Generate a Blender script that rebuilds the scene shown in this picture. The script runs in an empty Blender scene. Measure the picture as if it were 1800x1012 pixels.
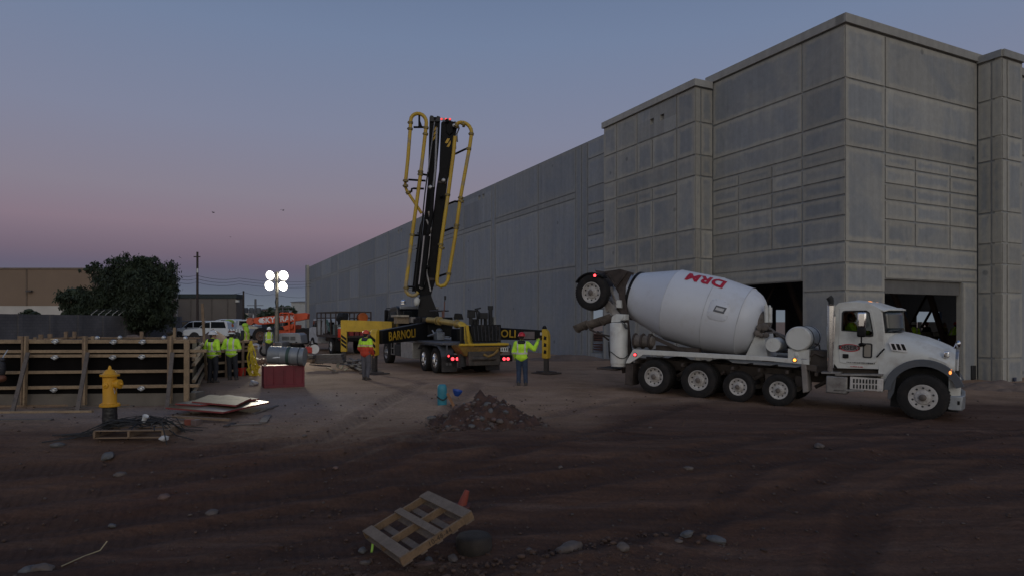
import bpy, bmesh, math, random
from mathutils import Vector, Matrix, noise, Euler
from math import radians as R, sin, cos, pi, sqrt, atan2
random.seed(7)
S = bpy.context.scene
C = S.collection
# ------------------------------------------------------------------ camera
F, CX, HOR, CAMZ = 1150.0, 900.0, 565.0, 2.1
cd = bpy.data.cameras.new('camera'); cam = bpy.data.objects.new('camera', cd); C.objects.link(cam)
cam.location = (0, 0, CAMZ); cam.rotation_euler = (R(90), 0, 0)
cd.sensor_width = 36; cd.lens = 36*F/1800; cd.shift_y = 59/1800
cd.clip_start = .1; cd.clip_end = 6000
S.camera = cam
S.view_settings.view_transform = 'Standard'; S.view_settings.look = 'None'
S.view_settings.exposure = 0; S.view_settings.gamma = 1
S.cycles.use_denoising = True
S.cycles.max_bounces = 6
# ------------------------------------------------------------------ dusk sky
W = bpy.data.worlds.new('World'); S.world = W; W.use_nodes = True
nt = W.node_tree; nt.nodes.clear()
def N(nt, t, **k):
    n = nt.nodes.new(t)
    for a, b in k.items(): setattr(n, a, b)
    return n
def ramp(nt, stops, interp='LINEAR'):
    r = nt.nodes.new('ShaderNodeValToRGB'); e = r.color_ramp.elements; r.color_ramp.interpolation = interp
    e[0].position = stops[0][0]; e[0].color = (*stops[0][1], 1)
    e[1].position = stops[-1][0]; e[1].color = (*stops[-1][1], 1)
    for p, c in stops[1:-1]:
        x = e.new(p); x.color = (*c, 1)
    return r
def lin(*c):
    return tuple(((v/255)/12.92 if v/255 <= .04045 else ((v/255+.055)/1.055)**2.4) for v in c)
tc = N(nt, 'ShaderNodeTexCoord'); sp = N(nt, 'ShaderNodeSeparateXYZ')
nt.links.new(tc.outputs['Generated'], sp.inputs[0])
front = ramp(nt, [(0, lin(108, 116, 125)), (.02, lin(104, 112, 123)), (.05, lin(93, 98, 115)), (.075, lin(102, 95, 113)), (.0925, lin(114, 101, 116)), (.133, lin(134, 118, 131)),
                  (.178, lin(134, 127, 141)), (.271, lin(126, 131, 153)), (.39, lin(113, 128, 156)), (.47, lin(102, 119, 149)), (.62, lin(84, 105, 142)), (1, lin(70, 94, 134))])
back = ramp(nt, [(0, (.54, .47, .40)), (.08, (.68, .62, .54)), (.25, (.60, .60, .60)), (.5, (.33, .37, .44)), (1, lin(66, 92, 138))])
nt.links.new(sp.outputs['Z'], front.inputs[0]); nt.links.new(sp.outputs['Z'], back.inputs[0])
az = N(nt, 'ShaderNodeMapRange', interpolation_type='SMOOTHSTEP')
az.inputs[1].default_value = -.6; az.inputs[2].default_value = .30; az.inputs[3].default_value = 1; az.inputs[4].default_value = 0
dt = N(nt, 'ShaderNodeVectorMath', operation='DOT_PRODUCT'); dt.inputs[1].default_value = (-.16, .987, 0)
nt.links.new(tc.outputs['Generated'], dt.inputs[0]); nt.links.new(dt.outputs['Value'], az.inputs[0])
mx = N(nt, 'ShaderNodeMix', data_type='RGBA')
nt.links.new(az.outputs[0], mx.inputs[0]); nt.links.new(front.outputs[0], mx.inputs[6]); nt.links.new(back.outputs[0], mx.inputs[7])
bg = N(nt, 'ShaderNodeBackground'); out = N(nt, 'ShaderNodeOutputWorld')
bg.inputs[1].default_value = 1.0
nt.links.new(mx.outputs[2], bg.inputs[0]); nt.links.new(bg.outputs[0], out.inputs[0])
# afterglow of the set sun, behind the camera
sl = bpy.data.lights.new('sun', 'SUN'); sl.energy = .30; sl.angle = R(40); sl.color = (1, .9, .8)
so = bpy.data.objects.new('sun', sl); C.objects.link(so)
so.rotation_euler = (R(68), 0, R(10))
# ------------------------------------------------------------------ mesh builder
class MB:
    def __init__(s): s.v = []; s.f = []; s.m = []; s.uv = {}
    def add(s, vs, fs, mi=0, X=None):
        o = len(s.v)
        s.v += [tuple(X @ Vector(p)) if X else tuple(p) for p in vs]
        s.f += [tuple(i+o for i in f) for f in fs]; s.m += [mi]*len(fs)
        return s
    def box(s, c, d, X=None, mi=0):
        x, y, z = d[0]/2, d[1]/2, d[2]/2; c = Vector(c)
        vs = [Vector((i*x, j*y, k*z)) for i in (-1, 1) for j in (-1, 1) for k in (-1, 1)]
        vs = [c+(X @ p if X else p) for p in vs]
        return s.add(vs, [(0, 1, 3, 2), (4, 6, 7, 5), (0, 4, 5, 1), (2, 3, 7, 6), (0, 2, 6, 4), (1, 5, 7, 3)], mi)
    def beam(s, p0, p1, w, h, up=(0, 0, 1), mi=0, taper=None):
        p0, p1 = Vector(p0), Vector(p1); d = (p1-p0).normalized(); u = Vector(up)
        if abs(d.dot(u.normalized())) > .97: u = Vector((0, 1, 0))
        a = d.cross(u).normalized(); b = a.cross(d).normalized()
        w1, h1 = taper or (w, h)
        vs = [p0+a*i*w/2+b*j*h/2 for i, j in ((-1, -1), (1, -1), (1, 1), (-1, 1))]+[p1+a*i*w1/2+b*j*h1/2 for i, j in ((-1, -1), (1, -1), (1, 1), (-1, 1))]
        return s.add(vs, [(3, 2, 1, 0), (4, 5, 6, 7), (0, 1, 5, 4), (1, 2, 6, 5), (2, 3, 7, 6), (3, 0, 4, 7)], mi)
    def tube(s, pts, r, n=10, mi=0, caps=True):
        pts = [Vector(p) for p in pts]; k = len(pts)
        rs = r if isinstance(r, (list, tuple)) else [r]*k
        d = [(pts[min(i+1, k-1)]-pts[max(i-1, 0)]).normalized() for i in range(k)]
        u = Vector((0, 0, 1)) if abs(d[0].z) < .9 else Vector((1, 0, 0))
        a = d[0].cross(u).normalized(); vs = []
        for i in range(k):
            a = (a-d[i]*a.dot(d[i])).normalized(); b = d[i].cross(a)
            vs += [pts[i]+(a*cos(t)+b*sin(t))*rs[i] for t in (2*pi*j/n for j in range(n))]
        fs = [(i*n+j, i*n+(j+1) % n, (i+1)*n+(j+1) % n, (i+1)*n+j) for i in range(k-1) for j in range(n)]
        if caps: fs += [tuple(reversed(range(n))), tuple(range((k-1)*n, k*n))]
        return s.add(vs, fs, mi)
    def lathe(s, prof, o=(0, 0, 0), ax=(0, 0, 1), n=24, mi=0, caps=True):
        o = Vector(o); ax = Vector(ax).normalized()
        u = Vector((1, 0, 0)) if abs(ax.x) < .9 else Vector((0, 1, 0))
        a = (u-ax*u.dot(ax)).normalized(); b = ax.cross(a); vs = []; k = len(prof)
        for r, h in prof:
            r = max(r, 1e-4)
            vs += [o+ax*h+(a*cos(t)+b*sin(t))*r for t in (2*pi*j/n for j in range(n))]
        fs = [(i*n+j, i*n+(j+1) % n, (i+1)*n+(j+1) % n, (i+1)*n+j) for i in range(k-1) for j in range(n)]
        if caps: fs += [tuple(reversed(range(n))), tuple(range((k-1)*n, k*n))]
        return s.add(vs, fs, mi)
    def prism(s, pts, ext, mi=0):
        pts = [Vector(p) for p in pts]; e = Vector(ext); n = len(pts)
        return s.add(pts+[p+e for p in pts], [tuple(range(n)), tuple(reversed(range(n, 2*n)))]+[(i, i+n, (i+1) % n+n, (i+1) % n) for i in range(n)], mi)
    def ring(s, outer, inner, ext, mi=0):
        o = [Vector(p) for p in outer]; q = [Vector(p) for p in inner]; e = Vector(ext); n = len(o)
        vs = o+q+[p+e for p in o]+[p+e for p in q]; fs = []
        for i in range(n):
            j = (i+1) % n
            fs += [(i, j, n+j, n+i), (2*n+j, 2*n+i, 3*n+i, 3*n+j), (i, 2*n+i, 2*n+j, j), (n+j, 3*n+j, 3*n+i, n+i)]
        return s.add(vs, fs, mi)
    def ell(s, c, r, n=14, mi=0, X=None):
        c = Vector(c); m = n//2+1; vs = []; fs = []
        for i in range(m+1):
            t = pi*i/m
            for j in range(n):
                p = 2*pi*j/n; q = Vector((r[0]*sin(t)*cos(p), r[1]*sin(t)*sin(p), r[2]*cos(t)))
                vs.append(c+(X @ q if X else q))
        for i in range(m):
            for j in range(n): fs.append((i*n+j, (i+1)*n+j, (i+1)*n+(j+1) % n, i*n+(j+1) % n))
        return s.add(vs, fs, mi)
    def cap(s, p0, p1, r0, r1, n=12, mi=0):
        p0, p1 = Vector(p0), Vector(p1); d = (p1-p0).normalized()
        pts = []; rs = []
        for t in (80, 55, 28, 0): pts.append(p0-d*r0*sin(R(t))); rs.append(r0*cos(R(t)))
        for t in (0, 28, 55, 80): pts.append(p1+d*r1*sin(R(t))); rs.append(r1*cos(R(t)))
        return s.tube(pts, rs, n, mi)
    def rock(s, c, size, seed, flat=.6, sub=2, mi=0, rough=.35):
        bm = bmesh.new(); bmesh.ops.create_icosphere(bm, subdivisions=sub, radius=1)
        rz = Matrix.Rotation(seed*1.7, 3, 'Z') @ Matrix.Rotation(.3*sin(seed), 3, 'X')
        sx = .8+.5*abs(sin(seed*3.1)); vs = []
        for v in bm.verts:
            d = 1+rough*noise.noise(v.co*1.3+Vector((seed*7.1, seed*3.3, 0)))+.12*noise.noise(v.co*3+Vector((seed, 0, 5)))
            p = Vector((v.co.x*sx, v.co.y*.8, v.co.z*flat))*d*size
            vs.append(Vector(c)+rz @ p)
        bm.faces.ensure_lookup_table()
        fs = [tuple(v.index for v in f.verts) for f in bm.faces]; bm.free()
        return s.add(vs, fs, mi)
    def build(s, name, mats, parent=None, smooth=35, bevel=0, seg=2, loc=None):
        me = bpy.data.meshes.new(name); me.from_pydata(s.v, [], s.f)
        for m in (mats if isinstance(mats, (list, tuple)) else [mats]): me.materials.append(m)
        me.polygons.foreach_set('material_index', s.m)
        bm = bmesh.new(); bm.from_mesh(me); bmesh.ops.recalc_face_normals(bm, faces=bm.faces); bm.to_mesh(me); bm.free()
        if smooth:
            me.shade_smooth(); me.set_sharp_from_angle(angle=R(smooth))
        o = bpy.data.objects.new(name, me); C.objects.link(o)
        if parent: o.parent = parent
        if loc: o.location = loc
        if bevel:
            b = o.modifiers.new('bevel', 'BEVEL'); b.width = bevel; b.segments = seg; b.limit_method = 'ANGLE'; b.angle_limit = R(40)
            b.harden_normals = False
        return o
def tag(o, label=None, cat=None, group=None, kind=None):
    if label: o['label'] = label
    if cat: o['category'] = cat
    if group: o['group'] = group
    if kind: o['kind'] = kind
    return o
def thing(name, label, cat, loc=(0, 0, 0), rz=0, group=None, mat=None):
    o = bpy.data.objects.new(name, None); C.objects.link(o); o.empty_display_size = .3
    if mat is not None: o.matrix_world = mat
    else: o.location = loc; o.rotation_euler = (0, 0, rz)
    return tag(o, label, cat, group)
def copy_tree(o, parent=None):
    c = o.copy(); C.objects.link(c)
    if parent: c.parent = parent
    for ch in [x for x in bpy.data.objects if x.parent == o]: copy_tree(ch, c)
    return c
# ------------------------------------------------------------------ materials
MATS = {}
def M(name, col, rough=.65, metal=0., var=.18, scale=2.5, bump=.15, bscale=40, dirt=0., dcol=(.13, .10, .085), emit=None, estr=0, spec=None):
    if name in MATS: return MATS[name]
    m = bpy.data.materials.new(name); m.use_nodes = True; t = m.node_tree; b = t.nodes['Principled BSDF']
    L = t.links.new
    b.inputs['Roughness'].default_value = rough; b.inputs['Metallic'].default_value = metal
    tc = N(t, 'ShaderNodeTexCoord'); n1 = N(t, 'ShaderNodeTexNoise'); n1.inputs['Scale'].default_value = scale; n1.inputs['Detail'].default_value = 6
    L(tc.outputs['Object'], n1.inputs['Vector'])
    lo = tuple(c*(1-var) for c in col); hi = tuple(min(1, c*(1+var)) for c in col)
    r = ramp(t, [(.3, lo), (.7, hi)]); L(n1.outputs[0], r.inputs[0]); c_out = r.outputs[0]
    if dirt:
        n2 = N(t, 'ShaderNodeTexNoise'); n2.inputs['Scale'].default_value = scale*1.7; n2.inputs['Detail'].default_value = 8
        n2.inputs['Roughness'].default_value = .7
        mp = N(t, 'ShaderNodeMapping'); mp.inputs['Location'].default_value = (3, 7, 1); L(tc.outputs['Object'], mp.inputs[0]); L(mp.outputs[0], n2.inputs['Vector'])
        r2 = ramp(t, [(.62-.35*dirt, (0, 0, 0)), (.82-.2*dirt, (1, 1, 1))]); L(n2.outputs[0], r2.inputs[0])
        mu = N(t, 'ShaderNodeMath', operation='MULTIPLY'); mu.inputs[1].default_value = min(1, .4+dirt*.6); L(r2.outputs[0], mu.inputs[0])
        x = N(t, 'ShaderNodeMix', data_type='RGBA'); L(mu.outputs[0], x.inputs[0]); L(c_out, x.inputs[6]); x.inputs[7].default_value = (*dcol, 1); c_out = x.outputs[2]
        rr = N(t, 'ShaderNodeMapRange'); rr.inputs[3].default_value = rough; rr.inputs[4].default_value = .9; L(mu.outputs[0], rr.inputs[0]); L(rr.outputs[0], b.inputs['Roughness'])
    L(c_out, b.inputs['Base Color'])
    if bump:
        n3 = N(t, 'ShaderNodeTexNoise'); n3.inputs['Scale'].default_value = bscale; n3.inputs['Detail'].default_value = 5; L(tc.outputs['Object'], n3.inputs['Vector'])
        bp = N(t, 'ShaderNodeBump'); bp.inputs['Strength'].default_value = bump; bp.inputs['Distance'].default_value = .02
        L(n3.outputs[0], bp.inputs['Height']); L(bp.outputs[0], b.inputs['Normal'])
    if emit:
        b.inputs['Emission Color'].default_value = (*emit, 1); b.inputs['Emission Strength'].default_value = estr
    if spec is not None: b.inputs['Specular IOR Level'].default_value = spec
    MATS[name] = m; return m
def wood_mat(name, col, dirt=.2):
    if name in MATS: return MATS[name]
    m = bpy.data.materials.new(name); m.use_nodes = True; t = m.node_tree; b = t.nodes['Principled BSDF']; L = t.links.new
    b.inputs['Roughness'].default_value = .8
    tc = N(t, 'ShaderNodeTexCoord'); n1 = N(t, 'ShaderNodeTexNoise'); n1.inputs['Scale'].default_value = 3; n1.inputs['Detail'].default_value = 8; n1.inputs['Roughness'].default_value = .7
    n1.inputs['Distortion'].default_value = 1.5
    L(tc.outputs['Object'], n1.inputs['Vector'])
    r = ramp(t, [(.25, tuple(c*.55 for c in col)), (.5, col), (.75, tuple(c*1.25 for c in col))]); L(n1.outputs[0], r.inputs[0])
    n2 = N(t, 'ShaderNodeTexNoise'); n2.inputs['Scale'].default_value = 35; n2.inputs['Detail'].default_value = 6; L(tc.outputs['Object'], n2.inputs['Vector'])
    x = N(t, 'ShaderNodeMix', data_type='RGBA', blend_type='MULTIPLY'); x.inputs[0].default_value = .5
    r2 = ramp(t, [(.35, (.6, .58, .55)), (.6, (1, 1, 1))]); L(n2.outputs[0], r2.inputs[0]); L(r.outputs[0], x.inputs[6]); L(r2.outputs[0], x.inputs[7])
    L(x.outputs[2], b.inputs['Base Color'])
    bp = N(t, 'ShaderNodeBump'); bp.inputs['Strength'].default_value = .25; bp.inputs['Distance'].default_value = .01; L(n2.outputs[0], bp.inputs['Height']); L(bp.outputs[0], b.inputs['Normal'])
    MATS[name] = m; return m
def glow(name, col, s):
    return M(name, col, rough=.3, var=0.01, bump=0, emit=col, estr=s)
def concrete_mat(name, pale, tan, blotch=1.0):
    m = bpy.data.materials.new(name); m.use_nodes = True; t = m.node_tree; b = t.nodes['Principled BSDF']; L = t.links.new
    b.inputs['Roughness'].default_value = .85
    tc = N(t, 'ShaderNodeTexCoord'); uv = N(t, 'ShaderNodeUVMap', uv_map='panel')
    sp = N(t, 'ShaderNodeSeparateXYZ'); L(uv.outputs[0], sp.inputs[0])
    def mth(op, a, bb=None, c=None):
        n = N(t, 'ShaderNodeMath', operation=op)
        for i, q in enumerate((a, bb, c)):
            if q is None: continue
            if isinstance(q, (int, float)): n.inputs[i].default_value = q
            else: L(q, n.inputs[i])
        return n.outputs[0]
    def nz(scale, det=6, rough=.6, dist=0, stretch=None, loc=(0, 0, 0)):
        n = N(t, 'ShaderNodeTexNoise'); n.inputs['Scale'].default_value = scale; n.inputs['Detail'].default_value = det
        n.inputs['Roughness'].default_value = rough; n.inputs['Distortion'].default_value = dist
        mp = N(t, 'ShaderNodeMapping'); mp.inputs['Scale'].default_value = stretch or (1, 1, 1); mp.inputs['Location'].default_value = loc
        L(tc.outputs['Object'], mp.inputs[0]); L(mp.outputs[0], n.inputs['Vector']); return n.outputs[0]
    # uv.x = distance to the panel's edge in metres, uv.y = random per panel
    warp = nz(.9, 5, .65, 1.2)
    edge = mth('ADD', sp.outputs['X'], mth('MULTIPLY', mth('SUBTRACT', warp, .5), .42*blotch))
    mk = N(t, 'ShaderNodeMapRange', interpolation_type='SMOOTHSTEP'); mk.inputs[1].default_value = .06; mk.inputs[2].default_value = .24; L(edge, mk.inputs[0])
    pat = N(t, 'ShaderNodeMapRange'); pat.inputs[1].default_value = .42; pat.inputs[2].default_value = .58; L(nz(.45, 7, .62, .8, loc=(4, 2, 9)), pat.inputs[0])
    pf = mth('MULTIPLY', mk.outputs[0], mth('MULTIPLY_ADD', pat.outputs[0], .5, .5))
    x = N(t, 'ShaderNodeMix', data_type='RGBA'); L(pf, x.inputs[0]); x.inputs[6].default_value = (*tan, 1); x.inputs[7].default_value = (*pale, 1)
    # rain streaks, drawn out vertically, and mottling
    st = ramp(t, [(.35, (.88, .88, .89)), (.65, (1.06, 1.06, 1.06))]); L(nz(1.0, 6, .6, 0, (3.0, 3.0, .16)), st.inputs[0])
    y = N(t, 'ShaderNodeMix', data_type='RGBA', blend_type='MULTIPLY'); y.inputs[0].default_value = .8; L(x.outputs[2], y.inputs[6]); L(st.outputs[0], y.inputs[7])
    mo = ramp(t, [(.3, (.84, .84, .84)), (.7, (1.1, 1.1, 1.1))]); L(nz(4, 9, .75), mo.inputs[0])
    z = N(t, 'ShaderNodeMix', data_type='RGBA', blend_type='MULTIPLY'); z.inputs[0].default_value = .8; L(y.outputs[2], z.inputs[6]); L(mo.outputs[0], z.inputs[7])
    vo = N(t, 'ShaderNodeTexVoronoi'); vo.inputs['Scale'].default_value = .55; L(tc.outputs['Object'], vo.inputs['Vector'])
    sp_ = ramp(t, [(.045, (.55, .56, .58)), (.075, (1, 1, 1))]); L(vo.outputs['Distance'], sp_.inputs[0])
    z2 = N(t, 'ShaderNodeMix', data_type='RGBA', blend_type='MULTIPLY'); z2.inputs[0].default_value = .8; L(z.outputs[2], z2.inputs[6]); L(sp_.outputs[0], z2.inputs[7]); z = z2
    dr = ramp(t, [(.60, (1, 1, 1)), (.72, (.72, .72, .74))]); L(nz(1.6, 7, .7, .3, (2.2, 2.2, .10), (9, 1, 3)), dr.inputs[0])
    z3 = N(t, 'ShaderNodeMix', data_type='RGBA', blend_type='MULTIPLY'); z3.inputs[0].default_value = .7; L(z.outputs[2], z3.inputs[6]); L(dr.outputs[0], z3.inputs[7]); z = z3
    hs = N(t, 'ShaderNodeMix', data_type='RGBA', blend_type='MULTIPLY'); hs.inputs[0].default_value = 1
    rv = mth('MULTIPLY_ADD', sp.outputs['Y'], .24, .88); cb = N(t, 'ShaderNodeCombineColor'); L(rv, cb.inputs[0]); L(rv, cb.inputs[1]); L(rv, cb.inputs[2])
    L(z.outputs[2], hs.inputs[6]); L(cb.outputs[0], hs.inputs[7]); L(hs.outputs[2], b.inputs['Base Color'])
    bp = N(t, 'ShaderNodeBump'); bp.inputs['Strength'].default_value = .25; bp.inputs['Distance'].default_value = .02
    L(nz(9, 8, .7), bp.inputs['Height']); L(bp.outputs[0], b.inputs['Normal'])
    return m
# ------------------------------------------------------------------ measuring: where a sight line meets a plane or the ground
def sm(t): t = max(0, min(1, t)); return t*t*(3-2*t)
TR = Vector((4.388, 20.3)); TH = Vector((.824, -.566))
def H0(x, y):
    d = Vector((x, y))-TR; s = d.dot(TH)/7.06
    h = -.13*sm(s+1)-.22*max(0, min(1.4, s))
    h -= .70*sm((13-y)/5)*(1-.5*sm((x-2)/8))
    h += .3*sm((y-42)/14)
    return h
def ray(u, v): return Vector(((u-CX)/F, 1, (HOR-v)/F))
CAM = Vector((0, 0, CAMZ))
def at(u, v, Y): return CAM+ray(u, v)*Y
def gat(u, v):
    d = ray(u, v); y = 5.0
    while y < 400:
        p = CAM+d*y
        if p.z <= H0(p.x, p.y): return Vector((p.x, p.y, H0(p.x, p.y)))
        y *= 1.002
    return p
def tl(Mx, u, v, axis, val):
    inv = Mx.inverted(); o = inv @ CAM; d = inv.to_3x3() @ ray(u, v)
    i = 'xyz'.index(axis); k = (val-o[i])/d[i]
    return o+d*k
def on(u, Y, dz=0):
    x = (u-CX)/F*Y; return Vector((x, Y, H0(x, Y)+dz))
def text_mesh(name, body, size, o, xd, yd, mat, parent=None, ext=.004, warp=None, bold=0, align='CENTER'):
    cu = bpy.data.curves.new(name, 'FONT'); cu.body = body; cu.size = size; cu.extrude = ext; cu.align_x = align; cu.align_y = 'CENTER'; cu.offset = bold; cu.resolution_u = 4; cu.space_character = 1.07
    ob = bpy.data.objects.new('tmp', cu); C.objects.link(ob); bpy.context.view_layer.update()
    me = bpy.data.meshes.new_from_object(ob.evaluated_get(bpy.context.evaluated_depsgraph_get()))
    bpy.data.objects.remove(ob); bpy.data.curves.remove(cu)
    xd, yd = Vector(xd).normalized(), Vector(yd).normalized(); zd = xd.cross(yd); o = Vector(o)
    if warp:
        bm = bmesh.new(); bm.from_mesh(me)
        bmesh.ops.triangulate(bm, faces=bm.faces); bmesh.ops.subdivide_edges(bm, edges=bm.edges, cuts=4, use_grid_fill=True)
        bm.to_mesh(me); bm.free()
    for v in me.vertices: v.co = warp(v.co) if warp else o+xd*v.co.x+yd*v.co.y+zd*v.co.z
    me.materials.clear(); me.materials.append(mat); me.name = name
    t = bpy.data.objects.new(name, me); C.objects.link(t)
    if parent: t.parent = parent
    return t
# ================================================================== GROUND
def ground_detail(x, y):
    al = .93*x+.37*y; w = -.37*x+.93*y
    w += .9*noise.noise((al*.06, w*.05, 3.))
    fade = sm((34-y)/14)
    z = .018*noise.noise((al*.10, w*1.5, 0.))*fade+.015*noise.noise((al*.22, w*3.6, 5.))*fade+.012*noise.noise((al*.5, w*7.5, 2.))*fade
    if y < 20:
        z += .020*noise.noise((x*1.7, y*1.7, 2.))+.016*noise.noise((x*5.2, y*5.2, 8.))+.008*noise.noise((x*11, y*11, 5.))
        rub = sm((8.35-w)/.5)*sm((3.2-x)/1.5)+.5*sm((8.0-y)/.7)*sm((x-2)/2)
        if rub > 0:
            z += rub*(.10+.09*noise.noise((x*1.5, y*1.5, 4.))+.05*noise.noise((x*4.1, y*4.1, 9.))+.03*abs(noise.noise((x*9, y*9, 1.))))
    return z
def H(x, y): return H0(x, y)+ground_detail(x, y)
def axis_steps(lo, hi, fine_lo, fine_hi, st, g):
    a = [fine_lo]
    while a[-1] < fine_hi: a.append(a[-1]+st)
    d = st
    while a[-1] < hi: d *= g; a.append(a[-1]+d)
    b = [fine_lo]; d = st
    while b[-1] > lo: d *= g; b.append(b[-1]-d)
    return list(reversed(b[1:]))+a
def tracks():
    P = lambda *uv: [gat(*q) for q in uv]
    L = []
    def pair(line, g=.95):
        for s in (-1, 1):
            o = []
            for i, p in enumerate(line):
                d = (line[min(i+1, len(line)-1)]-line[max(i-1, 0)]); d.z = 0; d.normalize(); o.append((p.x-d.y*g*s, p.y+d.x*g*s))
            L.append(o)
    pair(P((-300, 905), (250, 850), (560, 800), (660, 768), (735, 715), (790, 672)))
    pair(P((-300, 960), (200, 905), (560, 850), (1000, 800), (1400, 780), (2100, 772)))
    pair(P((-100, 1000), (400, 940), (800, 880), (1200, 850), (1650, 830), (2200, 815)))
    pair(P((560, 1010), (900, 930), (1100, 885), (1300, 825), (1500, 775), (1700, 745)))
    pair(P((620, 870), (720, 800), (1000, 745), (1150, 705)))
    pair(P((1330, 990), (1390, 900), (1420, 860), (1600, 800), (2000, 770)))
    return L
def make_ground():
    import numpy as np
    xs = axis_steps(-3000, 3000, -9.5, 13.5, .065, 1.06); ys = axis_steps(-600, 4000, 6.2, 13.5, .045, 1.022)
    nx, ny = len(xs), len(ys); v = []; damp_dim = []
    for y in ys:
        for x in xs:
            v.append((x, y, H(x, y) if abs(x) < 80 and -5 < y < 150 else H0(x, y)))
            n = noise.noise((x*.16, y*.16, 0.))*3+noise.noise((x*.9, y*.9, 7.))*1.0
            edge = 17.0+.22*max(0, x)-.22*max(0, -x)+2.6*sm((x-1)/4) if x > -20 else 13
            d = sm((edge+n*1.1-y)/4.5)  # damp earth, plus near dimness and floodlit middle painted into the tone
            # dry pale apron of the pad at the left, and grey spill of wet cement by the forms
            d *= 1-.75*sm((y-10.2+.25*x+n*.4)/2.5)*sm((-1.5-x)/3.)
            damp_dim.append(d)
    A = np.array(v); xy = A[:, :2]; sel = np.where((xy[:, 1] > 5) & (xy[:, 1] < 30) & (np.abs(xy[:, 0]) < 24))[0]; q = xy[sel]
    trk = np.zeros(len(A)); alo = np.zeros(len(A))
    jit = np.array([.10*noise.noise((p[0]*.5, p[1]*.5, 2.)) for p in q])
    for ln in tracks():
        ds = np.full(len(q), 9.); sa = np.zeros(len(q)); acc = 0
        pts = []
        for k in range(len(ln)-1):                     # round the corners of the path
            a, c = np.array(ln[k]), np.array(ln[k+1]); p0 = np.array(ln[max(0, k-1)]); p3 = np.array(ln[min(len(ln)-1, k+2)])
            for t in np.linspace(0, 1, 6, endpoint=False): pts.append(.5*(2*a+(c-p0)*t+(2*p0-5*a+4*c-p3)*t*t+(3*a-p0-3*c+p3)*t**3))
        pts.append(np.array(ln[-1]))
        for a, c in zip(pts, pts[1:]):
            d = c-a; l = np.hypot(*d)
            if l < 1e-6: continue
            t = np.clip(((q-a) @ d)/l**2, 0, 1); r = np.hypot(*(q-a-t[:, None]*d).T); m = r < ds; ds[m] = r[m]; sa[m] = acc+t[m]*l; acc += l
        ds += jit; w_ = np.exp(-(ds/.24)**4); hgt = -.024*w_+.018*np.exp(-((ds-.36)/.09)**2)
        A[sel, 2] += hgt; m = w_ > trk[sel]; trk[sel] = np.maximum(trk[sel], w_); tmp = alo[sel]; tmp[m] = sa[m]; alo[sel] = tmp
    v = [tuple(p) for p in A]
    gx, gy = gat(470, 705).xy; gry = np.exp(-(((A[:, 0]-gx)/3.0)**2+((A[:, 1]-gy)/2.4)**2))+.8*np.exp(-(((A[:, 0]+10)/4.5)**2+((A[:, 1]-15)/1.2)**2))
    f = [(j*nx+i, j*nx+i+1, (j+1)*nx+i+1, (j+1)*nx+i) for j in range(ny-1) for i in range(nx-1)]
    me = bpy.data.meshes.new('ground'); me.from_pydata(v, [], f); me.shade_smooth()
    at_ = me.attributes.new('damp_dim', 'FLOAT', 'POINT'); at_.data.foreach_set('value', damp_dim)
    for nm_, ar_ in (('track', trk), ('along', alo), ('grey', np.clip(gry, 0, 1))): q_ = me.attributes.new(nm_, 'FLOAT', 'POINT'); q_.data.foreach_set('value', ar_.astype('f'))
    m = bpy.data.materials.new('dirt'); m.use_nodes = True; t = m.node_tree; b = t.nodes['Principled BSDF']; L = t.links.new
    b.inputs['Roughness'].default_value = .92; b.inputs['Specular IOR Level'].default_value = .25
    tcn = N(t, 'ShaderNodeTexCoord'); ta = N(t, 'ShaderNodeAttribute', attribute_name='damp_dim')
    def nz(sc, det, rot=0, stretch=(1, 1, 1), rough=.6):
        mp = N(t, 'ShaderNodeMapping'); mp.inputs['Rotation'].default_value = (0, 0, rot); mp.inputs['Scale'].default_value = stretch
        n = N(t, 'ShaderNodeTexNoise'); n.inputs['Scale'].default_value = sc; n.inputs['Detail'].default_value = det; n.inputs['Roughness'].default_value = rough
        L(tcn.outputs['Object'], mp.inputs[0]); L(mp.outputs[0], n.inputs['Vector']); return n.outputs[0]
    def mix(fac, a, c, mode='MIX'):
        x = N(t, 'ShaderNodeMix', data_type='RGBA', blend_type=mode)
        for s_, q in ((0, fac), (6, a), (7, c)):
            if isinstance(q, (int, float)): x.inputs[s_].default_value = q
            elif isinstance(q, tuple): x.inputs[s_].default_value = (*q, 1)
            else: L(q, x.inputs[s_])
        return x.outputs[2]
    big = nz(.7, 9, rough=.68); streak = nz(1.1, 9, -R(21.7), (.12, 2.6, 1), .72); fine = nz(19, 9, rough=.8)
    dry = ramp(t, [(.3, (.22, .138, .085)), (.55, (.34, .22, .143)), (.75, (.45, .31, .212))]); L(big, dry.inputs[0])
    wet = ramp(t, [(.3, (.048, .024, .016)), (.5, (.093, .049, .032)), (.75, (.145, .084, .058))]); L(streak, wet.inputs[0])
    c = mix(ta.outputs['Fac'], dry.outputs[0], wet.outputs[0])  # soil colours also carry painted light: brighter middle, dimmer foreground
    pale = ramp(t, [(.56, (0, 0, 0)), (.70, (.55, .55, .55))]); L(nz(1.4, 8, -R(21.7), (.10, 1.1, 1), .7), pale.inputs[0])
    c = mix(pale.outputs[0], c, mix(ta.outputs['Fac'], (.42, .30, .225), (.17, .112, .086)))
    red = ramp(t, [(.55, (0, 0, 0)), (.68, (.6, .6, .6))]); L(nz(.35, 7), red.inputs[0])
    c = mix(red.outputs[0], c, mix(ta.outputs['Fac'], (.25, .15, .105), (.085, .039, .027)))
    tg, tt, tl_ = (N(t, 'ShaderNodeAttribute', attribute_name=k) for k in ('grey', 'track', 'grey'))
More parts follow.
